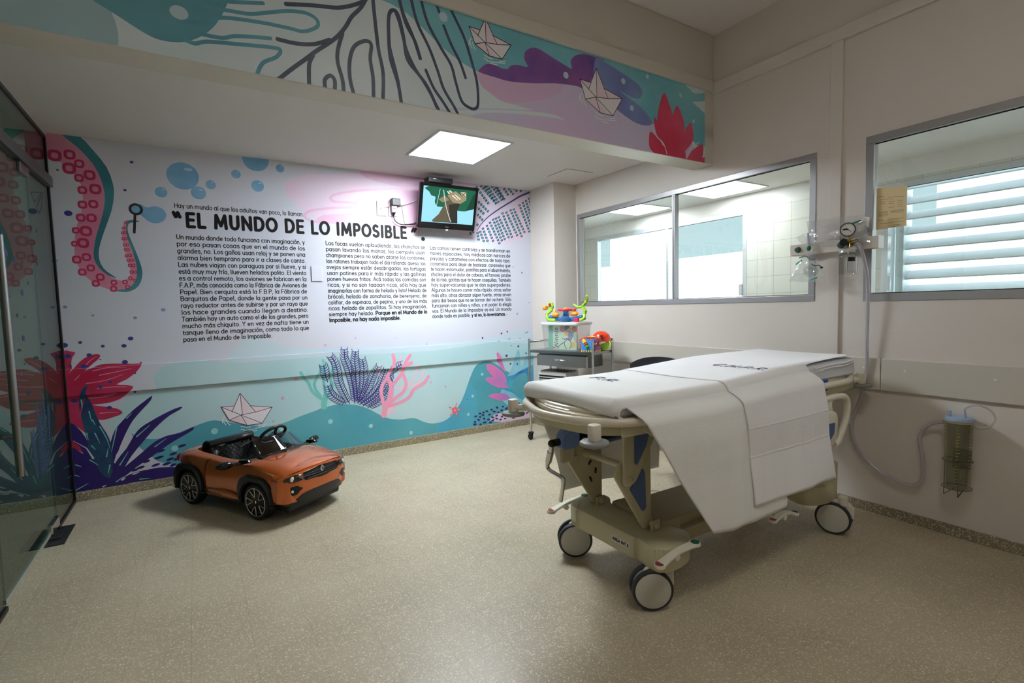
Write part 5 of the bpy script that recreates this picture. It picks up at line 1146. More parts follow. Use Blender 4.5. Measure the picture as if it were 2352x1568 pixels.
# front fascia surface
def FX(y, z):
    k = abs(y)/.285; zz = (z-.12)/.215
    return .998-.028*k**2-.062*k**5-.050*max(0, zz-.72)**1.4*2.2-.018*max(0, .35-zz)/.35+.008*math.sin(PI*min(1, max(0, zz)))
def patch(poly, off, m, name, parent, th=.004, ny=22, nz=10):
    t = bmesh.new(); vs = [Vector((p[0], p[1], 0)) for p in poly]
    bv = [t.verts.new(v) for v in vs]
    for tr in tessellate_polygon([vs]): 
        try: t.faces.new([bv[i] for i in tr])
        except ValueError: pass
    for i in range(1, ny):
        y = -.29+.58*i/ny; bmesh.ops.bisect_plane(t, geom=t.verts[:]+t.edges[:]+t.faces[:], plane_co=(y, 0, 0), plane_no=(1, 0, 0))
    for i in range(1, nz):
        z = .10+.25*i/nz; bmesh.ops.bisect_plane(t, geom=t.verts[:]+t.edges[:]+t.faces[:], plane_co=(0, z, 0), plane_no=(0, 1, 0))
    bmesh.ops.remove_doubles(t, verts=t.verts[:], dist=1e-6)
    for v in t.verts:
        y, z = v.co.x, v.co.y; v.co = Vector((FX(y, z)+off, y, z))
    r = bmesh.ops.extrude_face_region(t, geom=t.faces[:]); nv = [g for g in r['geom'] if isinstance(g, bmesh.types.BMVert)]
    for v in nv: v.co.x -= th
    bmesh.ops.recalc_face_normals(t, faces=t.faces[:])
    for f in t.faces: f.smooth = True
    me = bpy.data.meshes.new(name); t.to_mesh(me); t.free(); me.materials.append(m); me.set_sharp_from_angle(angle=math.radians(40)); o = bpy.data.objects.new(name, me); link(o); o.parent = parent; return o
fas = rounded([(-.283, .288), (-.24, .308), (-.12, .326), (0, .331), (.12, .326), (.24, .308), (.283, .288), (.287, .20), (.284, .135), (.20, .128), (.15, .165), (.08, .175), (-.08, .175), (-.15, .165), (-.20, .128), (-.284, .135), (-.287, .20)], .012, 3)
patch(fas, 0, PAINT, 'front_bumper', CAR, .06)
mb = MB(); t = bmesh.new()     # cowl joining bonnet and fascia
rr = []
for i in range(29):
    y = -.278+.556*i/28; k = abs(y)/.278; fx = FX(y, .30); xr = min(.895-.02*k, fx-.050); zt_ = .338-.038*k**3.2
    rr.append([t.verts.new((FX(y, .30)-.030-.004, y, zt_-.022)), t.verts.new((FX(y, .30)-.016, y, zt_-.006)), t.verts.new((FX(y, .30)-.036, y, zt_+.004)), t.verts.new((xr, y*.985, .3535-.04*k**2.6)), t.verts.new((xr-.05, y*.97, .348-.04*k**2.2))])
for A, Bv in zip(rr, rr[1:]):
    for j in range(4): t.faces.new((A[j], A[j+1], Bv[j+1], Bv[j]))
r = bmesh.ops.extrude_face_region(t, geom=t.faces[:])
for v in [g for g in r['geom'] if isinstance(g, bmesh.types.BMVert)]: v.co.z -= .012; v.co.x -= .004
bmesh.ops.recalc_face_normals(t, faces=t.faces[:]); mb.add(t); mb.build('bonnet_lip', PAINT, CAR, smooth=True)
gr = patch(rounded([(-.15, .288), (-.14, .262), (-.12, .258), (-.07, .258), (-.03, .25), (.03, .25), (.07, .258), (.12, .258), (.14, .262), (.15, .288), (.14, .312), (.0, .322), (-.14, .312)], .008, 2), .003, GLOSSB, 'grille', CAR, .012)
for k_ in range(3):
    z_ = .268+k_*.015; mb = MB(); mb.tube([(FX(y, z_)+.004, y, z_) for y in [(-.13+k_*.0)+.26*i/16 for i in range(17)]], .0022, n=6); mb.build('grille_bar', BLACK, gr)
for s_ in (-1, 1):
    hl_ = patch([(s_*a, b) for a, b in rounded([(.148, .285), (.16, .27), (.21, .262), (.252, .268), (.262, .28), (.252, .295), (.20, .308), (.15, .306)], .008, 2)], .0035, mat('headlight_smoke', (34, 30, 30), .08, coat=1), 'headlight', CAR, .02)
    mb = MB(); xx = FX(s_*.215, .285); mb.lathe([(0, .004), (.010, .0038), (.015, .002), (.017, 0), (.017, -.004)], (xx+.002, s_*.215, .284), mat('lamp_lens', (216, 216, 205), .1, metal=.2, coat=1), n=20, mtx=Matrix.Rotation(PI/2, 4, 'Y')); mb.build('lamp', None, hl_, smooth=True)
    fg = patch([(s_*a, b) for a, b in rounded([(.250, .236), (.250, .20), (.235, .176), (.19, .182), (.178, .205), (.16, .21), (.16, .222), (.18, .226), (.19, .24)], .006, 2)], .003, BLACK, 'fog_light_recess', CAR, .015)
    mb = MB(); mb.lathe([(0, .006), (.007, .005), (.0095, 0)], (FX(s_*.222, .208)+.003, s_*.222, .208), MATS['lamp_lens'], n=14, mtx=Matrix.Rotation(PI/2, 4, 'Y')); mb.build('fog_lamp', None, fg, smooth=True)
    pass
patch(rounded([(-.262, .138), (-.20, .142), (-.155, .176), (-.08, .186), (.08, .186), (.155, .176), (.20, .142), (.262, .138), (.25, .112), (0, .102), (-.25, .112)], .01, 2), .002, BLACK, 'lower_intake', CAR, .05)
# badge: chrome open diamond
dm = lambda a, b: [(0, b), (-a, 0), (0, -b), (a, 0)]
em = MB(); t = bmesh.new(); zc_ = .300
o1 = [t.verts.new((FX(y, zc_)+.009, y, zc_+z)) for y, z in dm(.018, .028)]; i1 = [t.verts.new((FX(y, zc_)+.013, y, zc_+z)) for y, z in dm(.008, .013)]
for j in range(4): t.faces.new((o1[j], o1[(j+1) % 4], i1[(j+1) % 4], i1[j]))
r = bmesh.ops.extrude_face_region(t, geom=t.faces[:])
for v in [g for g in r['geom'] if isinstance(g, bmesh.types.BMVert)]: v.co.x -= .008
bmesh.ops.recalc_face_normals(t, faces=t.faces[:]); em.add(t); em.build('badge', mat('satin_silver', (205, 205, 205), .25, metal=.8), CAR)
# fenders, wheels
for x_ in (0, .70):
    for s_ in (-1, 1):
        ou = rounded([(x_-.175, .10), (x_-.165, .24), (x_-.10, .292), (x_+.09, .292), (x_+.155, .235), (x_+.172, .10)], .06, 5)
        inn_ = arc(x_, .125, .135, -8, 188, 24)
        poly = ou + inn_
        t = bmesh.new(); Z0, Z1 = s_*.225, s_*.297
        va = [t.verts.new((p[0], Z0, p[1])) for p in poly]; vb = [t.verts.new((p[0], Z1, p[1])) for p in poly]
        tt = tessellate_polygon([[Vector((p[0], p[1], 0)) for p in poly]])
        for tr in tt: t.faces.new([va[i] for i in tr]); t.faces.new([vb[i] for i in tr][::-1])
        for i in range(len(poly)): j = (i+1) % len(poly); t.faces.new((va[i], va[j], vb[j], vb[i]))
        bmesh.ops.recalc_face_normals(t, faces=t.faces[:])
        es = [e for e in t.edges if len(e.link_faces) == 2 and e.calc_face_angle(0) > 1.2 and all(abs(abs(v.co.y)-.297) < 1e-5 for v in e.verts)]
        bmesh.ops.bevel(t, geom=es, offset=.008, segments=3, affect='EDGES')
        mb = MB(); mb.add(t); mb.build('wheel_arch', mat('arch_plastic', (20, 20, 21), .28), CAR, smooth=True)
        wh = thing('wheel', None, None); wh.parent = CAR; wh.location = (x_, s_*.252, .12)
        Rm = Matrix.Rotation(-PI/2 if s_ > 0 else PI/2, 4, 'X')
        mb = MB(); mb.lathe([(.088, .032), (.108, .036), (.117, .030), (.12, .018), (.12, -.018), (.117, -.030), (.10, -.036), (.06, -.036)], (0, 0, 0), n=48, mtx=Rm); mb.build('tyre', RUBBER, wh, smooth=True)
        mb = MB(); mb.lathe([(0, .030), (.03, .030), (.05, .026), (.086, .030), (.092, .035), (.096, .033)], (0, 0, 0), n=48, mtx=Rm); mb.build('hubcap', GLOSSB, wh, smooth=True)
        rmt = mat('rim_silver', (214, 214, 204), .25, metal=.6); mb = MB()
        mb.tube([Vector((.0925*math.cos(a), s_*.035, .0925*math.sin(a))) for a in [2*PI*k/40 for k in range(40)]], .0022, n=6, closed=True)
        for k in range(5):
            for dd in (0, 1):
                pass
            a0 = PI/2+k*2*PI/5+.35
            P = lambda r, a: Vector((r*math.cos(a), s_*(.031+.002*(r > .05)), r*math.sin(a)))
            mb.tube([P(.088, a0-.28), P(.070, a0-.26), P(.05, a0-.2), P(.034, a0), P(.05, a0+.2), P(.070, a0+.26), P(.088, a0+.28)], .0024, n=6, smooth=3)
            mb.tube([P(.088, a0-.28), P(.088, a0-.1)], .0018, n=6)
        mb.tube([Vector((a, s_*.032, b)) for a, b in ((0, .008), (.005, 0), (0, -.008), (-.005, 0))], .0016, n=6, closed=True)
        mb.build('rim_spokes', rmt, wh, smooth=True)
# underbody and sills
mb = MB(); mb.box((-.14, -.22, .055), (.93, .22, .125), bev=.02); mb.box((.17, -.262, .075), (.53, .262, .105), bev=.01); mb.build('underbody', BLACK, CAR)
for s_ in (-1, 1):
    mb = MB(); mb.prism(rounded([(.18, .10), (.54, .10), (.545, .135), (.42, .155), (.18, .15)], .01), 'y', s_*.255, s_*.279, bev=.004)
    mb.build('sill', PAINT, CAR, smooth=True)
# cockpit: tub, seat, wheel
mb = MB(); mb.box((.0, -.215, .158), (.66, .215, .166)); mb.build('cockpit_floor', BLACK, CAR)
mb = MB()
mb.prism(rounded([(.02, .165), (.30, .165), (.31, .235), (.27, .25), (.13, .235), (.075, .415), (.03, .425), (-.005, .40)], .02), 'y', -.15, .15, bev=.012)
for s_ in (-1, 1): mb.prism(rounded([(.0, .17), (.20, .17), (.19, .26), (.11, .33), (.085, .425), (.03, .44), (-.01, .40)], .03), 'y', s_*.145, s_*.178, bev=.012)
mb.prism(rounded([(-.01, .36), (.04, .43), (.085, .435), (.10, .40), (.08, .36)], .015), 'y', -.178, .178, bev=.01)
mb.build('seat', GLOSSB, CAR, smooth=True)
mb = MB()
for k in range(-7, 9):
    for sg in (-1, 1):
        pts = []
        for q in range(9):
            y = k*.035+sg*q*.02; u = q/8
            if abs(y) > .14: continue
            pts.append(Vector((.134-.056*u+.003, y, .245+.165*u)))
        if len(pts) > 1: mb.tube(pts, .0016, n=5)
mb.build('seat_stitching', BLACK, CAR)
mb = MB(); Rw = Matrix.Rotation(-math.radians(52), 4, 'Y'); c_ = Vector((.535, 0, .485))
mb.tube([c_+Rw @ Vector((.080*math.cos(a), .10*math.sin(a), 0)) for a in [2*PI*k/32 for k in range(32)]], .0115, n=10, closed=True)
mb.lathe([(0, .0), (.032, .002), (.035, -.015), (.02, -.03), (.0, -.035)], c_, n=20, mtx=Rw)
for a in (0.2, PI-.2, -PI/2): mb.tube([c_+Rw @ Vector((.02*math.cos(a+PI/2), .02*math.sin(a+PI/2), -.01)), c_+Rw @ Vector((.078*math.cos(a+PI/2), .098*math.sin(a+PI/2), 0))], .011, n=8)
mb.tube([c_+Rw @ Vector((0, 0, -.02)), c_+Rw @ Vector((0, 0, -.14))], .02, n=12)
mb.build('steering_wheel', BLACK, CAR, smooth=True)
mb = MB(); mb.prism(rounded([(.60, .30), (.68, .30), (.69, .375), (.66, .392), (.62, .385), (.585, .35)], .02), 'y', -.20, .20, bev=.008); mb.build('dashboard', GLOSSB, CAR, smooth=True)
# windscreen
mb = MB(); t = bmesh.new(); rows = []
for i in range(25):
    s = -1+2*i/24; row = []
    for j in range(7):
        u = j/6; k = abs(s)
        x = .705-.13*k**2.2 - u*(.135-.02*k); y = s*(.262-.062*u); z = .392-.03*k**2+u*(.115-.03*k**6)
        row.append(t.verts.new((x, y, z)))
    rows.append(row)
for A, Bv in zip(rows, rows[1:]):
    for j in range(6): f = t.faces.new((A[j], A[j+1], Bv[j+1], Bv[j])); f.smooth = True
r = bmesh.ops.extrude_face_region(t, geom=t.faces[:])
for v in [g for g in r['geom'] if isinstance(g, bmesh.types.BMVert)]: v.co += Vector((-.002, 0, -.001))
bmesh.ops.recalc_face_normals(t, faces=t.faces[:]); mb.add(t); mb.build('windscreen', SHIELD, CAR, recalc=False)
for s_ in (-1, 1):
    mb = MB(); mb.prism(rounded([(.545, .345), (.66, .375), (.64, .395), (.56, .385)], .008), 'y', s_*.262, s_*.288, bev=.004)
    mb.tube([(.58, s_*.275, .365), (.545, s_*.31, .36)], .011, n=8)
    mb.ell((.53, s_*.362, .365), (.026, .058, .025), mtx=Matrix.Rotation(s_*.25, 4, 'Z'), n=18); mb.build('wing_mirror', GLOSSB, CAR, smooth=True)
    mb = MB(); mb.ell((-.205, s_*.20, .30), (.02, .04, .035)); mb.build('tail_light', mat('tail_light_red', (130, 14, 16), .15, coat=1), CAR, smooth=True)
# door line
for s_ in (-1, 1):
    mb = MB(); mb.tube([(.175, s_*.2785, .15), (.178, s_*.2795, .25), (.20, s_*.2775, .33), (.235, s_*.262, .352)], .0025, n=6, smooth=4)
    mb.build('door_seam', mat('dark_seam', (90, 38, 14), .5), CAR)
# ------------------------------------------------------------------ instrument trolley in the corner
TA = math.atan2(-.957, .29)
TRO = Vector((2.82, 4.2, 0))
TR = thing('instrument_trolley', 'stainless steel instrument trolley with one drawer standing in the far corner', 'trolley', TRO, TA)
def trp(s, off, z): return TRO+Vector((.29*s+.957*off, -.957*s+.29*off, z))   # room point of trolley coords (local: x=s, y=off)
TW, TD, TZ = .74, .35, .915
mb = MB(); mb.box((.012, .0, TZ-.004), (TW-.012, TD, TZ)); mb.box((.012, -.004, TZ-.026), (TW-.012, .003, TZ+.0), bev=.001); mb.box((.012, TD-.003, TZ-.026), (TW-.012, TD+.002, TZ+.0)); mb.box((.012, 0, TZ-.026), (.016, TD, TZ)); mb.box((TW-.016, 0, TZ-.026), (TW-.012, TD, TZ)); mb.build('top_shelf', STEEL, TR)
mb = MB(); mb.box((.012, .0, .40), (TW-.012, TD, .404)); mb.box((.012, -.002, .385), (TW-.012, .002, .404)); mb.box((.012, TD-.002, .385), (TW-.012, TD+.002, .404)); mb.build('lower_shelf', STEEL, TR)
for x_ in (0.0, TW):
    mb = MB(); e = -1 if x_ == 0 else 1
    mb.tube([(x_, .0, .09), (x_, .0, .96), (x_, .012, .985), (x_, .045, .995), (x_, TD-.045, .995), (x_, TD-.012, .985), (x_, TD, .96), (x_, TD, .09)], .0115, n=12, smooth=4); mb.build('side_frame', CHROME, TR, smooth=True)
    for y_ in (0.0, TD):
        c = thing('caster', None, None); c.parent = TR; c.location = (x_, y_, 0)
        k = MB(); k.lathe([(0, .085), (.028, .083), (.03, .075), (.014, .068), (.0, .068)], (0, 0, 0), n=20); k.prism(rounded([(-.018, .035), (.012, .035), (.02, .072), (-.02, .075)], .006), 'y', -.014, -.011); k.prism(rounded([(-.018, .035), (.012, .035), (.02, .072), (-.02, .075)], .006), 'y', .011, .014); k.build('fork', BLACK, c, smooth=True)
        k = MB(); k.lathe([(0, .009), (.018, .009), (.028, .008), (.032, .004), (.032, -.004), (.028, -.008), (0, -.009)], (-.008, 0, .032), n=28, mtx=Matrix.Rotation(PI/2, 4, 'X')); k.build('wheel', RUBBER, c, smooth=True)
dw = MB(); dw.box((.10, .03, .765), (.66, .30, .888)); dw.build('drawer_housing', mat('dark_steel', (96, 96, 98), .35, metal=.9), TR)
dw = MB(); dw.box((.085, .012, .765), (.665, .03, .872), bev=.002); dwo = dw.build('drawer', mat('polished_steel', (196, 192, 188), .3, metal=1), TR)
dw = MB(); dw.tube([(.29, .012, .832), (.295, -.012, .828), (.44, -.012, .828), (.445, .012, .832)], .006, n=8); dw.build('handle', CHROME, dwo)
# heater on the lower shelf
hq = thing('fan_heater', 'small white appliance with black slatted front on the trolley lower shelf', 'heater', trp(.20, .16, .404), TA)
mb = MB(); mb.box((-.14, -.10, 0), (.20, .12, .30), bev=.012); mb.build('housing', WHITEP, hq)
mb = MB()
for k in range(9): mb.box((-.125, -.104, .04+k*.026), (.185, -.098, .054+k*.026))
for k in range(8): mb.box((-.12+k*.040, -.085, .298), (-.105+k*.040, .10, .303))
mb.build('slats', BLACK, hq)
# storage box with picture book
CLR = glass('milky_plastic', (.97, .98, .98), .18, .92, 1.5, haze=.14)
bo = thing('storage_box', 'clear lidded plastic box of picture books on the trolley', 'storage box', trp(.33, .175, TZ), TA)
def trap(x0, x1, y0, y1, z0, z1, f, wall=.003):
    t = bmesh.new(); lo = [(x0+f, y0+f), (x1-f, y0+f), (x1-f, y1-f), (x0+f, y1-f)]; hi = [(x0, y0), (x1, y0), (x1, y1), (x0, y1)]
    a = [t.verts.new((*p, z0)) for p in lo]; b = [t.verts.new((*p, z1)) for p in hi]; t.faces.new(a[::-1])
    for i in range(4): t.faces.new((a[i], a[(i+1) % 4], b[(i+1) % 4], b[i]))
    return t
mb = MB(); mb.add(trap(-.205, .205, -.125, .125, 0.002, .255, .018)); mb.build('tub', CLR, bo, recalc=False)
mb = MB(); mb.box((-.20, -.12, .0), (.20, .12, .006), bev=.002); mb.build('tub_base', mat('grey_tub_base', (150, 154, 160), .3, alpha=.8), bo)
mb = MB(); mb.prism(rrect(-.225, -.14, .225, .14, .03), 'z', .245, .272, bev=.006); mb.build('lid', mat('white_translucent_lid', (226, 230, 232), .25, alpha=.72), bo, smooth=True)
bk = thing('picture_book', 'pale green picture book standing inside the clear box', 'book', trp(.345, .095, TZ+.008), TA)
mb = MB(); mb.box((-.165, -.006, 0), (.165, .006, .235), bev=.002); mb.build('cover', mat('book_green', (196, 220, 190), .5, noise=(9, (206, 224, 196))), bk)
mb = MB(); mb.box((-.1655, -.0075, .001), (-.115, -.006, .234)); mb.build('spine_band', mat('book_teal', (112, 184, 164), .5), bk)
fl = Flat(lambda a, b, o: (a, -.0066-o, b), (-.164, .002, .164, .233))
rn2 = random.Random(5)
for cxy, rx, ry, c in (((.06, .19), .05, .03, (196, 160, 90)), ((.10, .15), .04, .035, (120, 140, 170)), ((.03, .205), .06, .02, (80, 90, 110)), ((.14, .20), .03, .03, (190, 110, 90)), ((-.0, .20), .03, .03, (190, 120, 130)), ((.12, .05), .03, .028, (222, 190, 90)), ((.05, .16), .02, .03, (220, 170, 110)), ((-.118, .018), .025, .014, (224, 130, 100)), ((.09, .11), .03, .02, (150, 130, 170)), ((.15, .12), .02, .05, (170, 190, 160))):
    fl.poly(ellp(cxy, rx, ry, rn2.uniform(-.6, .6), 14), mat('book_ink_%d' % (c[0]*3+c[1]), c, .55))
fl.strokes([(cat2(p, 4, False), .0035) for p in ([(-.06, .01), (-.02, .05), (.02, .07), (.05, .10)], [(.02, .07), (.03, .03), (.05, .01)], [(.05, .10), (.09, .09), (.10, .04), (.08, .01)], [(-.0, .11), (.03, .10), (.06, .115)], [(.05, .18), (.09, .17), (.11, .14)])], mat('book_violet', (88, 80, 120), .55))
wl = lettering("Winnie".replace('W', 'W'), 0, 0, .062, .05, .205, .08, .0, mode='all')
fl.polys([[(-.052-b, .015+a) for a, b in f] for f in wl], mat('book_title_ink', (86, 78, 128), .5))
fl.build('cover_print', parent=bk)
k2 = thing('picture_book', 'grey-edged book behind the pale green one in the box', 'book', trp(.33, .14, TZ+.008), TA)
mb = MB(); mb.box((-.18, -.012, 0), (.14, .016, .225), bev=.002); mb.build('cover', mat('grey_book', (160, 156, 158), .5), k2)
# activity toy with steering wheel on the box lid
AT = thing('activity_toy', 'blue and green activity toy with red steering wheel on the clear box', 'toy', trp(.33, .175, TZ+.273), TA)
TB, TG, TRD, TO, TY = (mat('toy_'+n, c, .28, coat=.3) for n, c in (('blue', (28, 92, 150)), ('green', (150, 204, 46)), ('red', (206, 36, 44)), ('orange', (238, 150, 30)), ('yellow', (244, 196, 40))))
TOR = mat('toy_red_orange', (236, 66, 28), .28, coat=.3)
mb = MB(); mb.lathe([(0, 0), (.045, 0), (.065, .02), (.07, .035), (.05, .05), (.032, .06), (.026, .09), (.03, .105), (0, .107)], (0, 0, 0), n=28)
mb.tube([(-.18, 0, .035), (-.10, 0, .028), (0, 0, .022), (.10, 0, .028), (.18, 0, .045)], .019, n=12, smooth=4)
for s_ in (-1, 1): mb.ell((s_*.175, 0, .045), (.028, .025, .024))
mb.build('base', TB, AT, smooth=True)
mb = MB(); mb.tube([(.072*math.cos(a), .072*math.sin(a), .117) for a in [2*PI*k/28 for k in range(28)]], .0115, n=10, closed=True); mb.box((-.07, -.012, .11), (.07, .012, .122), bev=.004); mb.build('wheel', TRD, AT, smooth=True)
mb = MB(); mb.ell((0, 0, .127), (.022, .022, .014)); mb.build('horn', TO, AT, smooth=True)
mb = MB(); mb.ell((-.118, -.01, .07), (.042, .03, .024)); mb.cyl((-.125, 0, .09), (-.122, 0, .115), .008, TO, r2=.004); mb.build('fish_knob', TOR, AT, smooth=True)
mb = MB(); mb.ell((.108, -.01, .078), (.043, .028, .022)); mb.build('roller_knob', TO, AT, smooth=True)
mb = MB(); mb.ell((.112, -.01, .118), (.013, .013, .013)); mb.cyl((.112, -.01, .095), (.112, -.01, .11), .006); mb.build('ball_knob', TRD, AT, smooth=True)
def limb(pts, nm='green_arm', r=.017):
    mb = MB()
    for a, b in zip(pts, pts[1:]): mb.tube([a, Vector(a).lerp(Vector(b), .5), b], [r*.75, r, r*.75] if False else r*.9, n=10); mb.ell(a, r*.95); mb.ell(b, r*.95)
    mb.build(nm, TG, AT, smooth=True)
limb([(-.12, -.03, .018), (-.19, -.03, .022), (-.215, -.02, .045), (-.225, -.01, .075), (-.175, 0, .115)])
limb([(-.175, 0, .115), (-.205, 0, .15), (-.200, 0, .185)], r=.014); limb([(-.175, 0, .115), (-.158, 0, .15), (-.17, 0, .185)], r=.014)
limb([(.19, -.03, .02), (.225, -.02, .035), (.215, -.0, .075), (.225, 0, .10), (.195, 0, .15), (.225, 0, .175), (.245, 0, .21), (.245, 0, .24)]); limb([(.195, 0, .145), (.135, 0, .14), (.10, 0, .165)], r=.012)
mb = MB(); mb.lathe([(0, .02), (.022, .018), (.022, -.018), (0, -.02)], (-.245, -.01, .14), n=16, mtx=Matrix.Rotation(PI/2, 4, 'Y')); mb.build('orange_reel', TO, AT, smooth=True)
mb = MB(); mb.box((.238, -.016, .20), (.25, .012, .245), bev=.003); mb.build('red_pad', mat('toy_dark_red', (190, 30, 30), .5), AT)
mb = MB(); mb.box((-.198, -.016, .15), (-.183, .012, .185), bev=.003); mb.build('red_tongue', MATS['toy_dark_red'], AT)
mb = MB(); mb.box((.125, -.05, .002), (.17, -.01, .036), bev=.004); mb.build('pink_block', mat('toy_pink', (232, 30, 84), .35), AT)
# activity cube
CU_ = thing('activity_cube', 'blue and purple plastic shape-sorter cube with orange top on the trolley', 'toy', trp(.672, .075, TZ), TA+.08)
h = .070; BLU = mat('cube_blue', (66, 142, 220), .3, coat=.2); PUR = mat('cube_purple', (126, 74, 160), .3, coat=.2); ORG = mat('cube_orange', (236, 92, 40), .3, coat=.2)
mb = MB(); mb.box((-h, -h, .004), (h, h, 2*h-.01), bev=.022, seg=3); mb.build('core', mat('cube_core', (60, 130, 210), .35), CU_, smooth=True)
def fpanel(nm, m, R):
    mb = MB(); mb.prism(rrect(-h*.86, -h*.86, h*.86, h*.86, .012), 'y', -h-.005, -h+.002, bev=.002, mtx=Matrix.Translation((0, 0, h-.003)) @ R)
    return mb.build(nm, m, CU_, smooth=True)
fp = fpanel('blue_face', BLU, Matrix.Identity(4)); pp = fpanel('purple_face', PUR, Matrix.Rotation(PI/2, 4, 'Z')); tp = fpanel('orange_face', ORG, Matrix.Rotation(-PI/2, 4, 'X'))
for k in range(5):
    for z_, m_ in ((.012, TY), (2*h-.018, MATS['cube_orange'])):
        mb = MB(); mb.box((-.058+k*.024, -h-.008, z_-.009), (-.046+k*.024, -h+.004, z_+.009), bev=.002); mb.build('tooth', m_, CU_)
        mb = MB(); mb.box((h-.004, -.058+k*.024, z_-.009), (h+.008, -.046+k*.024, z_+.009), bev=.002); mb.build('tooth', m_, CU_)
    mb = MB(); mb.box((-h-.004, -h-.006, h*.30+k*.0215), (-h+.012, -h+.006, h*.30+.011+k*.0215), bev=.002); mb.build('tooth', TRD, CU_)
    mb = MB(); mb.box((h-.012, -h-.007, h*.30+k*.0215), (h+.006, -h+.006, h*.30+.011+k*.0215), bev=.002); mb.build('tooth', BLU if k % 2 else PUR, CU_)
mb = MB(); mb.tube([(-.026, -h-.012, .108), (-.012, -h-.015, .088)], .016, TY, n=12); mb.ell((-.026, -h-.012, .108), .016, TY); mb.tube([(-.006, -h-.015, .080), (-.001, -h-.015, .073)], .0195, mat('worm_orange', (230, 90, 30), .3), n=12); mb.ell((.008, -h-.013, .058), .018, mat('worm_green', (110, 180, 40), .3)); mb.build('caterpillar', None, fp, smooth=True)
mb = MB(); mb.lathe([(0, .016), (.024, .014), (.03, 0)], (h+.004, .012, .075), TRD, n=20, mtx=Matrix.Rotation(PI/2, 4, 'Y')); mb.lathe([(0, .024), (.012, .022), (.014, .012)], (h+.004, .012, .075), TG, n=16, mtx=Matrix.Rotation(PI/2, 4, 'Y')); mb.build('flower_dial', None, pp, smooth=True)
mb = MB(); mb.lathe([(0, .006), (.03, .006), (.038, .002), (.038, 0)], (0, 0, 2*h), TG, n=24); mb.lathe([(0, .009), (.018, .009), (.024, .006)], (0, 0, 2*h), TRD, n=24); mb.build('top_button', None, tp, smooth=True)
# ball toy behind the cube
BA = thing('ball_toy', 'orange dome toy with green base behind the shape-sorter cube', 'toy', trp(.672, .262, TZ), TA)
mb = MB(); mb.lathe([(0, .185), (.04, .178), (.075, .15), (.092, .105), (.094, .085), (.09, .08)], (0, 0, 0), n=32); mb.build('dome', TOR, BA, smooth=True)
mb = MB(); mb.lathe([(0, .002), (.055, .002), (.08, .03), (.092, .08)], (0, 0, 0), n=32); mb.build('base', TG, BA, smooth=True)
mb = MB(); mb.box((.03, -.085, .11), (.062, -.06, .15), bev=.003); mb.build('slot', mat('slot_red', (120, 20, 10), .5), BA)
mb = MB(); mb.tube([(.05, -.07, .01), (.10, -.05, .02), (.115, -.03, .06), (.10, -.02, .09)], .006, n=8, smooth=4); mb.build('handle_loop', mat('toy_lime', (178, 206, 70), .3), BA, smooth=True)

# ------------------------------------------------------------------ chair behind the stretcher
CH = thing('waiting_chair', 'dark grey plastic chair whose curved back shows behind the stretcher', 'chair', (3.05, 2.72, 0), math.atan2(-.228, .365))
CHM = mat('anthracite_plastic', (48, 54, 64), .45)
t = bmesh.new(); rows = []
for i in range(17):
    s = -1+i/8; row = []
    for j in range(9):
        u = j/8; x = s*(.205+.012*u); y = -.02*(1-s*s)*0+.055*s*s*-1+.07*u*1.0-.0; z = .50+u*(.42-.045*abs(s)**2.4)
        row.append(t.verts.new((x, .06+y, z)))
    rows.append(row)
for A, Bv in zip(rows, rows[1:]):
    for j in range(8): t.faces.new((A[j], A[j+1], Bv[j+1], Bv[j]))
r = bmesh.ops.extrude_face_region(t, geom=t.faces[:])
for v in [g for g in r['geom'] if isinstance(g, bmesh.types.BMVert)]: v.co.y += .016
bmesh.ops.recalc_face_normals(t, faces=t.faces[:]); bmesh.ops.bevel(t, geom=[e for e in t.edges if e.calc_face_angle(0) > 1], offset=.004, segments=2, affect='EDGES')
mb = MB(); mb.add(t); mb.build('backrest', CHM, CH, smooth=True)
mb = MB(); mb.prism(rrect(-.21, -.34, .21, .07, .05), 'z', .435, .46, bev=.01); mb.build('seat', CHM, CH, smooth=True)
for s_ in (-1, 1):
    for y0_, y1_ in ((-.30, -.33), (.04, .09)):
        mb = MB(); mb.tube([(s_*.19, y0_, .44), (s_*.21, y1_, 0)], .011, n=10); mb.build('leg', BLACK, CH, smooth=True)
    mb = MB(); mb.tube([(s_*.19, .04, .44), (s_*.195, .075, .60), (s_*.19, .10, .75)], .010, n=10, smooth=3); mb.build('back_post', BLACK, CH, smooth=True)

# ------------------------------------------------------------------ television and its wiring
TVY = 4.60; TVT = math.radians(17)
pc = Vector((2.171, TVY, 2.335)); tx = Vector((1, 0, 0)); tz = Vector((0, -math.sin(TVT), math.cos(TVT))); tn = tx.cross(tz)  # normal towards the wall side
TV = thing('television', 'black flat television tilted on the wall near the ceiling', 'television', pc); TV.rotation_euler = (TVT, 0, 0)
mb = MB(); mb.box((-.308, -.012, -.212), (.308, .03, .212), bev=.008); mb.box((-.24, .03, -.15), (.24, .06, .15), bev=.012); mb.build('cabinet', GLOSSB, TV)
def tvp(u, v):
    d = ray(u, v); n = Vector((0, -math.cos(TVT), -math.sin(TVT))); p0 = pc+n*.0125; t_ = (p0-CAM).dot(n)/d.dot(n); p = CAM+d*t_-pc
    return (p.dot(tx), p.dot(tz))
def em(n, c, s=1.0): return mat('screen_'+n, (8, 8, 8), .2, emit=c, es=s)
SCR = (-.276, -.152, .276, .182)
fl = Flat(lambda a, b, o: (a, -.0125-o, b), SCR)
TVK = lambda *c: [tvp(820+c[i]/5.6, 370+c[i+1]/5.6) for i in range(0, len(c), 2)]
fl.poly([(-.3, -.2), (.3, -.2), (.3, .2), (-.3, .2)], em('sky', (150, 214, 240)))
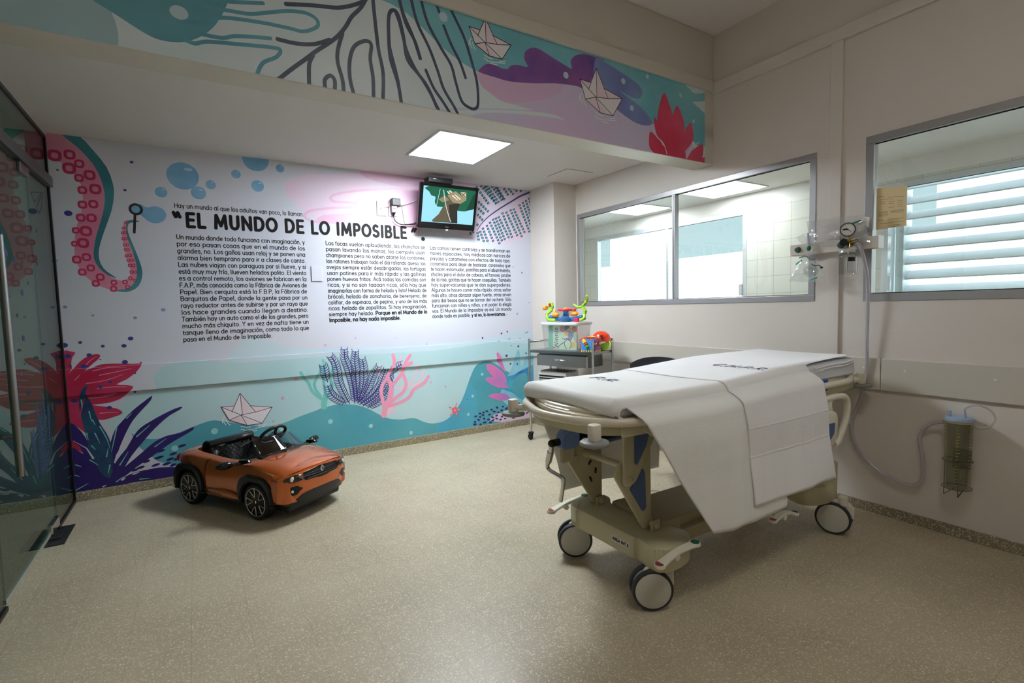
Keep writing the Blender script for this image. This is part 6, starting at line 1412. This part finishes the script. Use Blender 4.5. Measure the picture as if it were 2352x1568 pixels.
fl.poly(TVK(920, 320, 930, 390, 960, 440, 1010, 460, 1000, 520, 1030, 580, 1100, 590, 1300, 640, 1420, 640, 1500, 580, 1600, 500, 1600, 300), em('leaves', (16, 92, 66)), 3)
fl.poly(TVK(1600, 420, 1500, 430, 1400, 640, 1600, 600), em('leaves_dark', (10, 60, 44)))
fl.poly(TVK(960, 760, 1050, 680, 1120, 560, 1140, 480, 1330, 540, 1290, 640, 1290, 800, 980, 780), em('trunk', (92, 84, 64)))
fl.poly(TVK(1180, 560, 1330, 540, 1290, 640, 1290, 800, 1200, 790), em('trunk_dark', (44, 42, 34)))
fl.poly(TVK(1050, 490, 1130, 440, 1190, 500, 1100, 530), em('deck', (140, 126, 96))); fl.poly(TVK(1160, 440, 1270, 385, 1410, 500, 1330, 550, 1230, 530), em('house', (150, 136, 104)))
fl.poly(TVK(1215, 445, 1262, 425, 1340, 490, 1290, 505), em('rail_light', (214, 208, 190))); fl.poly(TVK(1155, 385, 1200, 375, 1230, 400, 1180, 425), MATS['screen_rail_light']); fl.poly(TVK(1330, 400, 1405, 400, 1405, 490, 1345, 440), em('lattice', (188, 178, 150)))
fl.strokes([(TVK(1240, 430, 1310, 500), .003), (TVK(1340, 410, 1400, 470), .003), (TVK(1400, 400, 1350, 450), .003), (TVK(1170, 380, 1210, 415), .003)], MATS['screen_trunk_dark'])
fl.strokes([(TVK(1070, 360, 1020, 580), .0022), (cat2(TVK(1115, 370, 1130, 500, 1160, 640, 1205, 780), 3, False), .0032)], em('rope', (214, 224, 228)))
fl.build('screen', parent=TV)
mb = MB(); mb.box((-.02, -.0135, -.192), (.02, -.012, -.186)); mb.build('maker_mark', mat('grey_mark', (90, 92, 96), .4), TV)
mb = MB(); mb.box((-.012, -.014, -.222), (.012, .0, -.212)); mb.build('indicator', mat('pale_indicator', (190, 200, 205), .3), TV)
br = MB(); br.box((-.06, .06, -.06), (.06, .08, .06), bev=.004); br.tube([(0, .07, 0), (0, .135, .03)], .018, n=10); br.build('wall_bracket', BLACK, TV)
sb = thing('set_top_box', 'small black set-top box on top of the television', 'receiver', (2.075, 4.60, 2.548))
mb = MB(); mb.box((-.125, -.06, 0), (.125, .06, .05), bev=.005); mb.build('case', BLACK, sb); mb = MB(); mb.box((-.08, -.0605, .03), (-.05, -.060, .034)); mb.build('indicator', mat('white_led', (230, 230, 230), .4, emit=(255, 255, 255), es=.6), sb)
mb = MB(); mb.tube([(2.19, 4.66, 2.59), (2.26, 4.70, 2.60), (2.31, 4.70, 2.56), (2.32, 4.69, 2.52)], .0035, n=8, smooth=4); tag(mb.build('aerial_cable', mat('pinkish_cable', (190, 170, 178), .5)), 'thin pale cable arching from the set-top box behind the television', 'cable')
wk = lambda k, off, *c: [on(1, D-off, k[0]+c[i]/k[2], k[1]+c[i+1]/k[2]) for i in range(0, len(c), 2)]
def wall_plate(nm, lab, tl, br_, m, key=None):
    a, b = wk(K5, 0, *tl)[0], wk(K5, 0, *br_)[0]; x0, x1, z0, z1 = a.x, b.x, b.z, a.z
    o = thing(nm, lab, 'wall plate', ((x0+x1)/2, D, (z0+z1)/2)); w2, h2 = (x1-x0)/2, (z1-z0)/2
    mb = MB(); mb.box((-w2, -.010, -h2), (w2, -.0005, h2), bev=.003); mb.build('plate', m, o)
    mb = MB(); mb.box((-w2*.55, -.012, -h2*.45), (w2*.55, -.009, h2*.45), bev=.001); mb.build('insert', m, o); return o
PKP = mat('plate_pinkish', (222, 206, 220), .35)
wall_plate('blank_wall_plate', 'left wall plate with the white cable entering it', (248, 512), (378, 708), PKP); wall_plate('socket_plate', 'right wall plate behind the black power adapter', (398, 522), (517, 716), PKP)
a, b = wk(KF, 0, 714, 611)[0], wk(KF, 0, 741, 646)[0]; o = thing('light_switch', 'blank lavender-white switch plate between the two left text columns', 'switch', ((a.x+b.x)/2, D, (a.z+b.z)/2))
mb = MB(); mb.box(((a.x-b.x)/2, -.009, (b.z-a.z)/2), ((b.x-a.x)/2, -.0005, (a.z-b.z)/2), bev=.003); mb.build('plate', mat('plate_lavender', (216, 216, 228), .35), o)
ad = wk(K5, .045, 495, 530)[0]; o = thing('power_adapter', 'black power adapter plugged in beside the television', 'adapter', ad); AD = o
mb = MB(); mb.box((-.042, -.025, -.035), (.042, .03, .035), bev=.006); mb.build('body', BLACK, o); mb = MB(); mb.box((-.02, .03, -.012), (.02, .034, .012)); mb.build('pins', STEEL, o)
pg = wk(K5, .035, 475, 615)[0]; o = thing('white_plug', 'white plug with a red mark below the black adapter', 'plug', pg)
mb = MB(); mb.box((-.024, -.02, -.034), (.024, .024, .034), bev=.005); mb.build('body', WHITEP, o); mb = MB(); mb.box((-.014, -.0212, -.004), (.014, -.0198, .004)); mb.build('red_mark', TRD, o)
mb = MB(); mb.cyl(wk(K5, .035, 476, 655)[0], wk(K5, .035, 470, 705)[0], .018, r2=.007, n=12); mb.tube(wk(K5, .03, 470, 700, 480, 745, 510, 785, 560, 812, 640, 818, 720, 812, 800, 790, 860, 740), .005, n=8, smooth=4); o_ = mb.build('power_cord', BLACK, o); o_.location = -o.location
mb = MB(); mb.tube(wk(K5, .04, 550, 550, 575, 580, 585, 650, 598, 740, 612, 800, 640, 812, 720, 800, 810, 770), .0024, n=6, smooth=4); o_ = mb.build('adapter_lead', BLACK, AD); o_.location = -AD.location
mb = MB(); mb.tube(wk(K5, .016, 305, 615, 345, 592, 430, 580, 540, 575, 640, 550, 800, 495, 900, 470), .005, n=8, smooth=4); tag(mb.build('white_cable', mat('cable_white', (214, 206, 204), .5)), 'off-white cable running along the wall to the television', 'cable')

# ------------------------------------------------------------------ oxygen / suction point on the right wall
UM = mat('unit_enamel', (205, 196, 186), .4)
un = thing('medical_gas_rail', 'beige box-section medical rail on the wall between the windows', 'gas rail', (W, 1.69, 1.685))
mb = MB(); mb.box((-.07, -.255, -.037), (-.001, .275, .037), bev=.004); mb.build('channel', UM, un)
mb = MB(); mb.box((-.071, -.2575, -.038), (-.001, -.2555, .038), bev=.0005); mb.build('end_cap', mat('end_cap_white', (232, 232, 234), .25), un)
for y_ in (.22, -.05): mb = MB(); mb.lathe([(0, .02), (.014, .02), (.018, .006), (.02, 0)], (-.07, y_, 0), n=18, mtx=Matrix.Rotation(-PI/2, 4, 'Y')); mb.build('outlet', mat('outlet_dark_green', (24, 70, 56), .4), un, smooth=True)
BRS = mat('brass', (170, 146, 90), .25, metal=1)
gc = on(0, 3.445, 1947, 527); dirc = (CAM-gc); dirc.z = 0; dirc.normalize()
RG = thing('suction_regulator', 'suction regulator with round gauge, black knob and clear jar on the rail', 'regulator', (3.47, 1.60, 1.685))
og = Vector((3.47, 1.60, 1.685)); Rg = dirc.to_track_quat('Z', 'Y').to_matrix().to_4x4()
mb = MB(); mb.lathe([(0, -.02), (.038, -.02), (.042, -.012), (.042, .004), (.038, .006), (.0365, .001)], gc-og, n=36, mtx=Rg); g_ = mb.build('gauge_case', GLOSSB, RG, smooth=True)
mb = MB(); mb.lathe([(0, .001), (.037, .001)], gc-og, n=36, mtx=Rg); fc = mb.build('gauge_face', mat('gauge_white', (225, 226, 224), .4), RG)
# ticks and needle on the face
right = Vector((0, 0, 1)).cross(dirc).normalized(); upv = Vector((0, 0, 1)); gl_ = gc-og
fl = Flat(lambda a, b, o: tuple(gl_+right*a+upv*b+dirc*(.0016+o)))
fl.strokes([([(.029*math.cos(a), .029*math.sin(a)), (.034*math.cos(a), .034*math.sin(a))], .0009) for a in [math.radians(-45+270*k/12) for k in range(13)]]+[([(-.006, .008), (.020, -.016)], .0012), (ellp((0, 0), .003, .003, 0, 8), .002)], INK)
fl.poly(ellp((-.014, .002), .012, .0055, .1, 14), INK); fl.build('dial_print', parent=RG)
kc = on(0, 3.43, 1938, 557)-og
mb = MB(); t = bmesh.new(); pts = [(.023+.0025*math.cos(8*a), a) for a in [2*PI*k/48 for k in range(48)]]
A = [t.verts.new((r*math.cos(a), r*math.sin(a), -.009)) for r, a in pts]; Bv = [t.verts.new((r*math.cos(a), r*math.sin(a), .009)) for r, a in pts]
t.faces.new(A[::-1]); t.faces.new(Bv)
for i in range(48): t.faces.new((A[i], A[(i+1) % 48], Bv[(i+1) % 48], Bv[i]))
mb.add(t, None, Matrix.Translation(kc) @ Rg); mb.cyl(kc, kc-dirc*.03, .008); mb.build('control_knob', BLACK, RG)
mb = MB(); vc = on(0, 3.46, 1951, 555)-og
mb.cyl(vc+Vector((0, 0, -.02)), vc+Vector((0, 0, .045)), .009, n=14); mb.cyl(vc, Vector((.03, vc.y, 0)), .010, n=14); mb.cyl(vc+Vector((0, .0, -.005)), vc+Vector((-.0, -.045, .005)), .008, n=12); mb.cyl(vc+Vector((0, 0, -.035)), vc+Vector((0, 0, -.012)), .016, n=16, r2=.010); mb.build('valve_body', BRS, RG, smooth=True)
jc = on(0, 3.46, 1947, 575)-og
mb = MB(); mb.lathe([(0, .0), (.046, 0), (.048, -.004), (.048, -.016), (.044, -.018)], jc, n=36); mb.build('jar_lid', mat('jar_lid_grey', (176, 178, 178), .25, metal=.3), RG, smooth=True)
mb = MB(); mb.lathe([(.044, -.014), (.045, -.022), (.051, -.032), (.053, -.045), (.053, -.140), (.049, -.150), (0, -.151)], jc, n=36); jr = mb.build('jar', JARG, RG, smooth=True)
mb = MB(); R_ = .0535
for k in range(6): 
    a0 = math.atan2(dirc.y, dirc.x)+.05+k*.13; a1 = a0+.13
    mb.face([jc+Vector((R_*math.cos(a0), R_*math.sin(a0), -.045)), jc+Vector((R_*math.cos(a1), R_*math.sin(a1), -.045)), jc+Vector((R_*math.cos(a1), R_*math.sin(a1), -.070)), jc+Vector((R_*math.cos(a0), R_*math.sin(a0), -.070))])
mb.build('jar_label', BLACK, RG)
mb = MB(); mb.cyl(jc+Vector((0, 0, -.002)), jc+Vector((0, 0, -.12)), .005, n=10); mb.build('dip_tube', mat('clear_tube_inner', (200, 202, 200), .3, alpha=.6), RG)
# long hose to the canister
TUBEM = mat('clear_pvc_hose', (196, 190, 200), .12, alpha=.62, coat=.6)
hp_ = []
for i, (u, v) in enumerate(((1966, 558), (1976, 566), (1985, 598), (1992, 640), (1993, 700), (1991, 780), (1990, 850), (1978, 910), (1960, 955), (1956, 985), (1966, 1022), (1992, 1058), (2030, 1088), (2080, 1112), (2106, 1112), (2119, 1094), (2119, 1050), (2112, 1010), (2120, 988), (2142, 972), (2173, 967))):
    X = 3.455+min(1, i/6)*.075; hp_.append(on(0, X, u, v))
hp_[-1].x = 3.505; hp_[-2].x = 3.52
mb = MB(); mb.tube(hp_, .0105, n=12, smooth=5); tag(mb.build('suction_hose', TUBEM, smooth=True), 'clear plastic hose drooping from the gauge regulator to the wall canister', 'hose')
# suction canister
CNr = .060; cc = Vector((3.492, 1.026, .295))
CN = thing('suction_canister', 'clear yellow-graduated suction canister with pale blue lid low on the right wall', 'canister', cc)
mb = MB(); mb.lathe([(0, .0), (.053, .0), (.056, .006), (CNr, .375), (CNr, .38)], (0, 0, 0), n=40); cj = mb.build('canister_body', glass('canister_plastic', (.93, .94, .86), .05, .88, 1.5), CN, smooth=True)
mb = MB(); mb.lathe([(.0, .403), (.03, .402), (CNr+.002, .396), (CNr+.005, .39), (CNr+.005, .378), (CNr, .374)], (0, 0, 0), n=40); mb.cyl((-.02, .035, .40), (-.02, .035, .43), .008, n=12); mb.cyl((-.02, -.03, .40), (-.02, -.03, .425), .008, n=12); mb.build('canister_lid', mat('pale_blue_lid', (158, 178, 208), .35), CN, smooth=True)
mb = MB(); mb.lathe([(CNr+.0005, .374), (CNr+.002, .371), (CNr+.0005, .368)], (0, 0, 0), n=40); mb.build('lid_seal', mat('yellow_ring', (200, 180, 110), .4), CN)
mb = MB(); mb.lathe([(0, .01), (.045, .01), (.049, .36), (0, .36)], (0, 0, 0), n=28); mb.build('inner_liner', mat('inner_liner_film', (150, 150, 128), .3, alpha=.22), CN, smooth=True)
YL = mat('yellow_scale', (196, 186, 40), .5); d0 = math.atan2(-cc.y, -cc.x)
for off_ in (-.15, .85, -1.15):
    mb = MB()
    for k in range(19):
        z_ = .03+k*.0178; R_ = .0562+(CNr-.0562)*z_/.375+.0006; wd = .28 if k % 5 == 0 else .18; a0, a1 = d0+off_, d0+off_+wd
        mb.face([(R_*math.cos(a0), R_*math.sin(a0), z_), (R_*math.cos(a1), R_*math.sin(a1), z_), (R_*math.cos(a1), R_*math.sin(a1), z_+.003), (R_*math.cos(a0), R_*math.sin(a0), z_+.003)])
    mb.build('scale_marks', YL, CN)
mb = MB(); mb.tube([(-.02, -.03, .42), (-.025, -.035, .455), (-.015, -.075, .475), (0, -.125, .455), (.005, -.145, .41), (0, -.125, .365), (-.002, -.085, .352), (0, -.055, .358)], .005, n=8, smooth=5); mb.build('bypass_tube', mat('bypass_clear', (190, 188, 190), .2, alpha=.45), CN, smooth=True)
WR = mat('wire_chrome', (120, 120, 120), .2, metal=1); HD = thing('canister_holder', 'chrome wire basket fixed to the wall that carries the suction canister', 'wire holder', cc)
mb = MB(); rr_ = .064
for z_ in (.158, .008): mb.tube([(rr_*math.cos(a), rr_*math.sin(a), z_) for a in [2*PI*k/32 for k in range(32)]], .0025, n=6, closed=True)
for a in (PI*.78, PI*1.12): mb.tube([(rr_*math.cos(a), rr_*math.sin(a), .158), (rr_*math.cos(a), rr_*math.sin(a), -.03), (.02, rr_*math.sin(a)*.6-.01, -.004)], .0025, n=6)
for a in (.35, -.35): mb.tube([(rr_*math.cos(a), rr_*math.sin(a), .20), (rr_*math.cos(a), rr_*math.sin(a), -.003)], .0025, n=6)
mb.box((.058, -.04, .10), (.0722, .04, .21), bev=.002); mb.build('wire_basket', WR, HD, smooth=True)
# plastic bags
def bag(nm, lab, P, thick, seed, n=14):
    """P: 4 corners (room) TL,TR,BR,BL ; a crumpled pillow of film"""
    o = thing(nm, lab, 'plastic bag', (P[0]+P[1]+P[2]+P[3])/4); c = o.location; rn = random.Random(seed); t = bmesh.new(); G_ = {}
    from mathutils import noise
    nv = (P[1]-P[0]).cross(P[3]-P[0]).normalized()
    if nv.x > 0: nv = -nv
    for sd in (1, -1):
        for i in range(n+1):
            for j in range(n+1):
                u, v = i/n, j/n; q = (P[0]*(1-u)+P[1]*u)*(1-v)+(P[3]*(1-u)+P[2]*u)*v
                e = min(u, 1-u, v, 1-v); b = math.sin(PI*min(.5, e*2.2)) if e > 0 else 0
                w_ = noise.noise(q*38+Vector((seed, sd, 0)))*.5+noise.noise(q*90+Vector((0, seed, sd)))*.3
                q = q+nv*sd*(thick*b*(1+.0*w_)) + nv*w_*.018*b + Vector((0, .006, .006))*noise.noise(q*30)*(1 if e == 0 else 0)
                G_[(sd, i, j)] = t.verts.new(q-c)
        for i in range(n):
            for j in range(n):
                f = t.faces.new((G_[(sd, i, j)], G_[(sd, i+1, j)], G_[(sd, i+1, j+1)], G_[(sd, i, j+1)]))
    mb = MB(); mb.add(t); mb.build('film', FILM, o, recalc=False); return o
X1 = 3.50
pb = lambda u, v, X=X1: on(0, X, u, v)
b1 = bag('instrument_bag', 'crumpled clear plastic bag lying along the rail behind the gauge', [pb(1852, 508, 3.50), pb(1985, 492, 3.50), pb(1998, 556, 3.478), pb(1862, 566, 3.478)], .016, 3)
mb = MB(); c_ = b1.location; q = [pb(1895, 538, 3.505), pb(1985, 508, 3.505), pb(1988, 516, 3.505), pb(1898, 550, 3.505)]; mb.face([p-c_ for p in q]); o = mb.build('paper_strip', mat('bag_paper', (226, 222, 216), .7), b1); sd = o.modifiers.new('t', 'SOLIDIFY'); sd.thickness = .001
mb = MB(); mb.tube([p-c_ for p in (pb(1956, 514, 3.485), pb(1966, 510, 3.485), pb(1978, 506, 3.485))], .0055, n=8); mb.build('green_connector', mat('oxygen_green', (24, 110, 80), .4), b1, smooth=True)
mb = MB(); c_ = b1.location; q = [pb(1984, 497, 3.51), pb(1998, 499, 3.505), pb(1995, 522, 3.50), pb(1986, 515, 3.51)]; mb.face([p-c_ for p in q]); o = mb.build('white_tag', MATS['bag_paper'], b1); sd = o.modifiers.new('t', 'SOLIDIFY'); sd.thickness = .001
b2 = bag('mask_bag', 'tied clear plastic bag with an oxygen mask hanging at the left end of the rail', [pb(1848, 582, 3.47), pb(1872, 580, 3.47), pb(1902, 648, 3.46), pb(1812, 646, 3.46)], .032, 8)
b2b = MB(); c_ = b2.location; t = bmesh.new()
for a, b, w_ in (((1858, 578), (1838, 540), 10), ((1860, 578), (1856, 545), 7), ((1866, 578), (1878, 560), 6)):
    d = Vector((b[0]-a[0], b[1]-a[1])).normalized(); n = Vector((-d.y, d.x))*w_
    vs = [t.verts.new(pb(a[0]-n.x*.2, a[1]-n.y*.2, 3.47)-c_), t.verts.new(pb(a[0]+n.x*.2, a[1]+n.y*.2, 3.47)-c_), t.verts.new(pb(b[0]+n.x, b[1]+n.y, 3.475)-c_), t.verts.new(pb(b[0]-n.x, b[1]-n.y, 3.46)-c_)]; t.faces.new(vs)
b2b.add(t); o = b2b.build('tied_neck', FILM, b2, recalc=False); sd = o.modifiers.new('t', 'SOLIDIFY'); sd.thickness = .001
mb = MB(); mb.tube([p-c_ for p in (pb(1858, 575, 3.46), pb(1857, 556, 3.46), pb(1856, 535, 3.465))], .008, mat('frosted_tube', (190, 194, 214), .3, alpha=.8), n=8); mb.ell(pb(1858, 570, 3.455)-c_, (.014, .014, .016), MATS['oxygen_green']); mb.build('flow_tube', None, b2, smooth=True)
mk = on(0, 3.46, 1862, 622); MK = thing('oxygen_mask', 'clear oxygen mask with green fittings inside the tied bag', 'mask', mk)
mb = MB(); mb.lathe([(.008, .04), (.018, .034), (.028, .02), (.036, 0), (.040, -.006)], (0, 0, 0), n=24, mtx=Rg, sx=1.15, sy=1.0); mb.build('shell', glass('mask_clear', (.9, .95, .93), .08, .8, 1.6), MK, smooth=True)
def mp(u, v, X=3.42): return on(0, X, u, v)-mk
TEALP = mat('mask_teal', (26, 160, 140), .4); DKG = mat('mask_dark_green', (30, 66, 60), .4)
mb = MB(); mb.tube([mp(1860, 643), mp(1877, 637)], .004, n=8); mb.build('nose_clip', TEALP, MK); mb = MB(); mb.tube([mp(1828, 607), mp(1842, 597)], .004, n=8); mb.build('side_clip', TEALP, MK)
mb = MB(); mb.tube([mp(1864, 606), mp(1872, 610), mp(1880, 609), mp(1888, 614)], .003, n=6, smooth=3); mb.ell(mp(1887, 614), (.009, .009, .007)); mb.build('strap_hook', DKG, MK, smooth=True)
mb = MB(); mb.tube([mp(1836, 592), mp(1850, 588), mp(1862, 596), mp(1872, 594)], .005, n=6, smooth=3); mb.build('elastic_strap', mat('grey_green', (110, 130, 126), .5, alpha=.8), MK, smooth=True)
# notice taped inside the near window
NX = W+.0215
P4 = [on(0, NX, *q) for q in ((2014, 433), (2084, 425), (2082, 518), (2012, 528))]
nt_ = thing('paper_notice', 'yellowed paper notice stuck on the louvred window pane', 'notice', P4[0])
mb = MB(); t = bmesh.new(); a = [t.verts.new(p-P4[0]) for p in P4]; b = [t.verts.new(p-P4[0]-Vector((.0008, 0, 0))) for p in P4]
t.faces.new(a); t.faces.new(b[::-1])
for i in range(4): t.faces.new((a[i], a[(i+1) % 4], b[(i+1) % 4], b[i]))
mb.add(t); mb.build('sheet', mat('yellow_paper', (226, 202, 156), .8), nt_)
cs = []
def nl(u0, v, u1, w_=.0009): cs.append((([on(0, NX, u0, v), on(0, NX, u1, v-.08*(u1-u0))]), w_))
K5n = (1980, 180, 2.801)
for (x0, y, x1) in ((105, 762, 145), (170, 765, 270), (125, 780, 200), (120, 795, 150), (120, 807, 150), (172, 793, 208), (172, 806, 205), (228, 785, 262), (230, 800, 262), (172, 830, 207), (228, 812, 262), (228, 825, 262)) + tuple((108, 860+k*7, 166) for k in range(5)) + tuple((185, 850+k*7, 268) for k in range(3)) + ((105, 916, 140), (168, 905, 270), (165, 913, 240), (115, 935, 205), (168, 925, 272), (165, 945, 250), (190, 952, 235)):
    nl(K5n[0]+x0/2.801, K5n[1]+y/2.801, K5n[0]+x1/2.801)
fl = Flat(lambda a, b, o: (-.0011-o, a, b))
fl.strokes([([(p.y-P4[0].y, p.z-P4[0].z), (q.y-P4[0].y, q.z-P4[0].z)], w_) for (p, q), w_ in cs], mat('notice_ink', (120, 116, 96), .7)); fl.build('notice_lines', parent=nt_)
# base of a stand at the right edge of the picture
SF = thing('wheeled_stand', 'black castor and foot of a stand at the right edge', 'stand', (3.36, .62, 0))
mb = MB(); mb.tube([(-.10, .05, .085), (.0, 0, .11), (.1, -.05, .085)], .016, n=10); mb.tube([(0, 0, .11), (0, 0, 1.2)], .012, n=10); mb.build('stand_leg', BLACK, SF, smooth=True)
for x_, y_ in ((-.10, .05), (.1, -.05)):
    mb = MB(); mb.lathe([(0, .014), (.03, .013), (.037, .006), (.037, -.006), (.03, -.013), (0, -.014)], (x_, y_, .037), n=24, mtx=Matrix.Rotation(PI/2, 4, 'X')); mb.box((x_-.012, y_-.02, .04), (x_+.012, y_+.02, .085), bev=.004); mb.build('caster', RUBBER, SF, smooth=True)
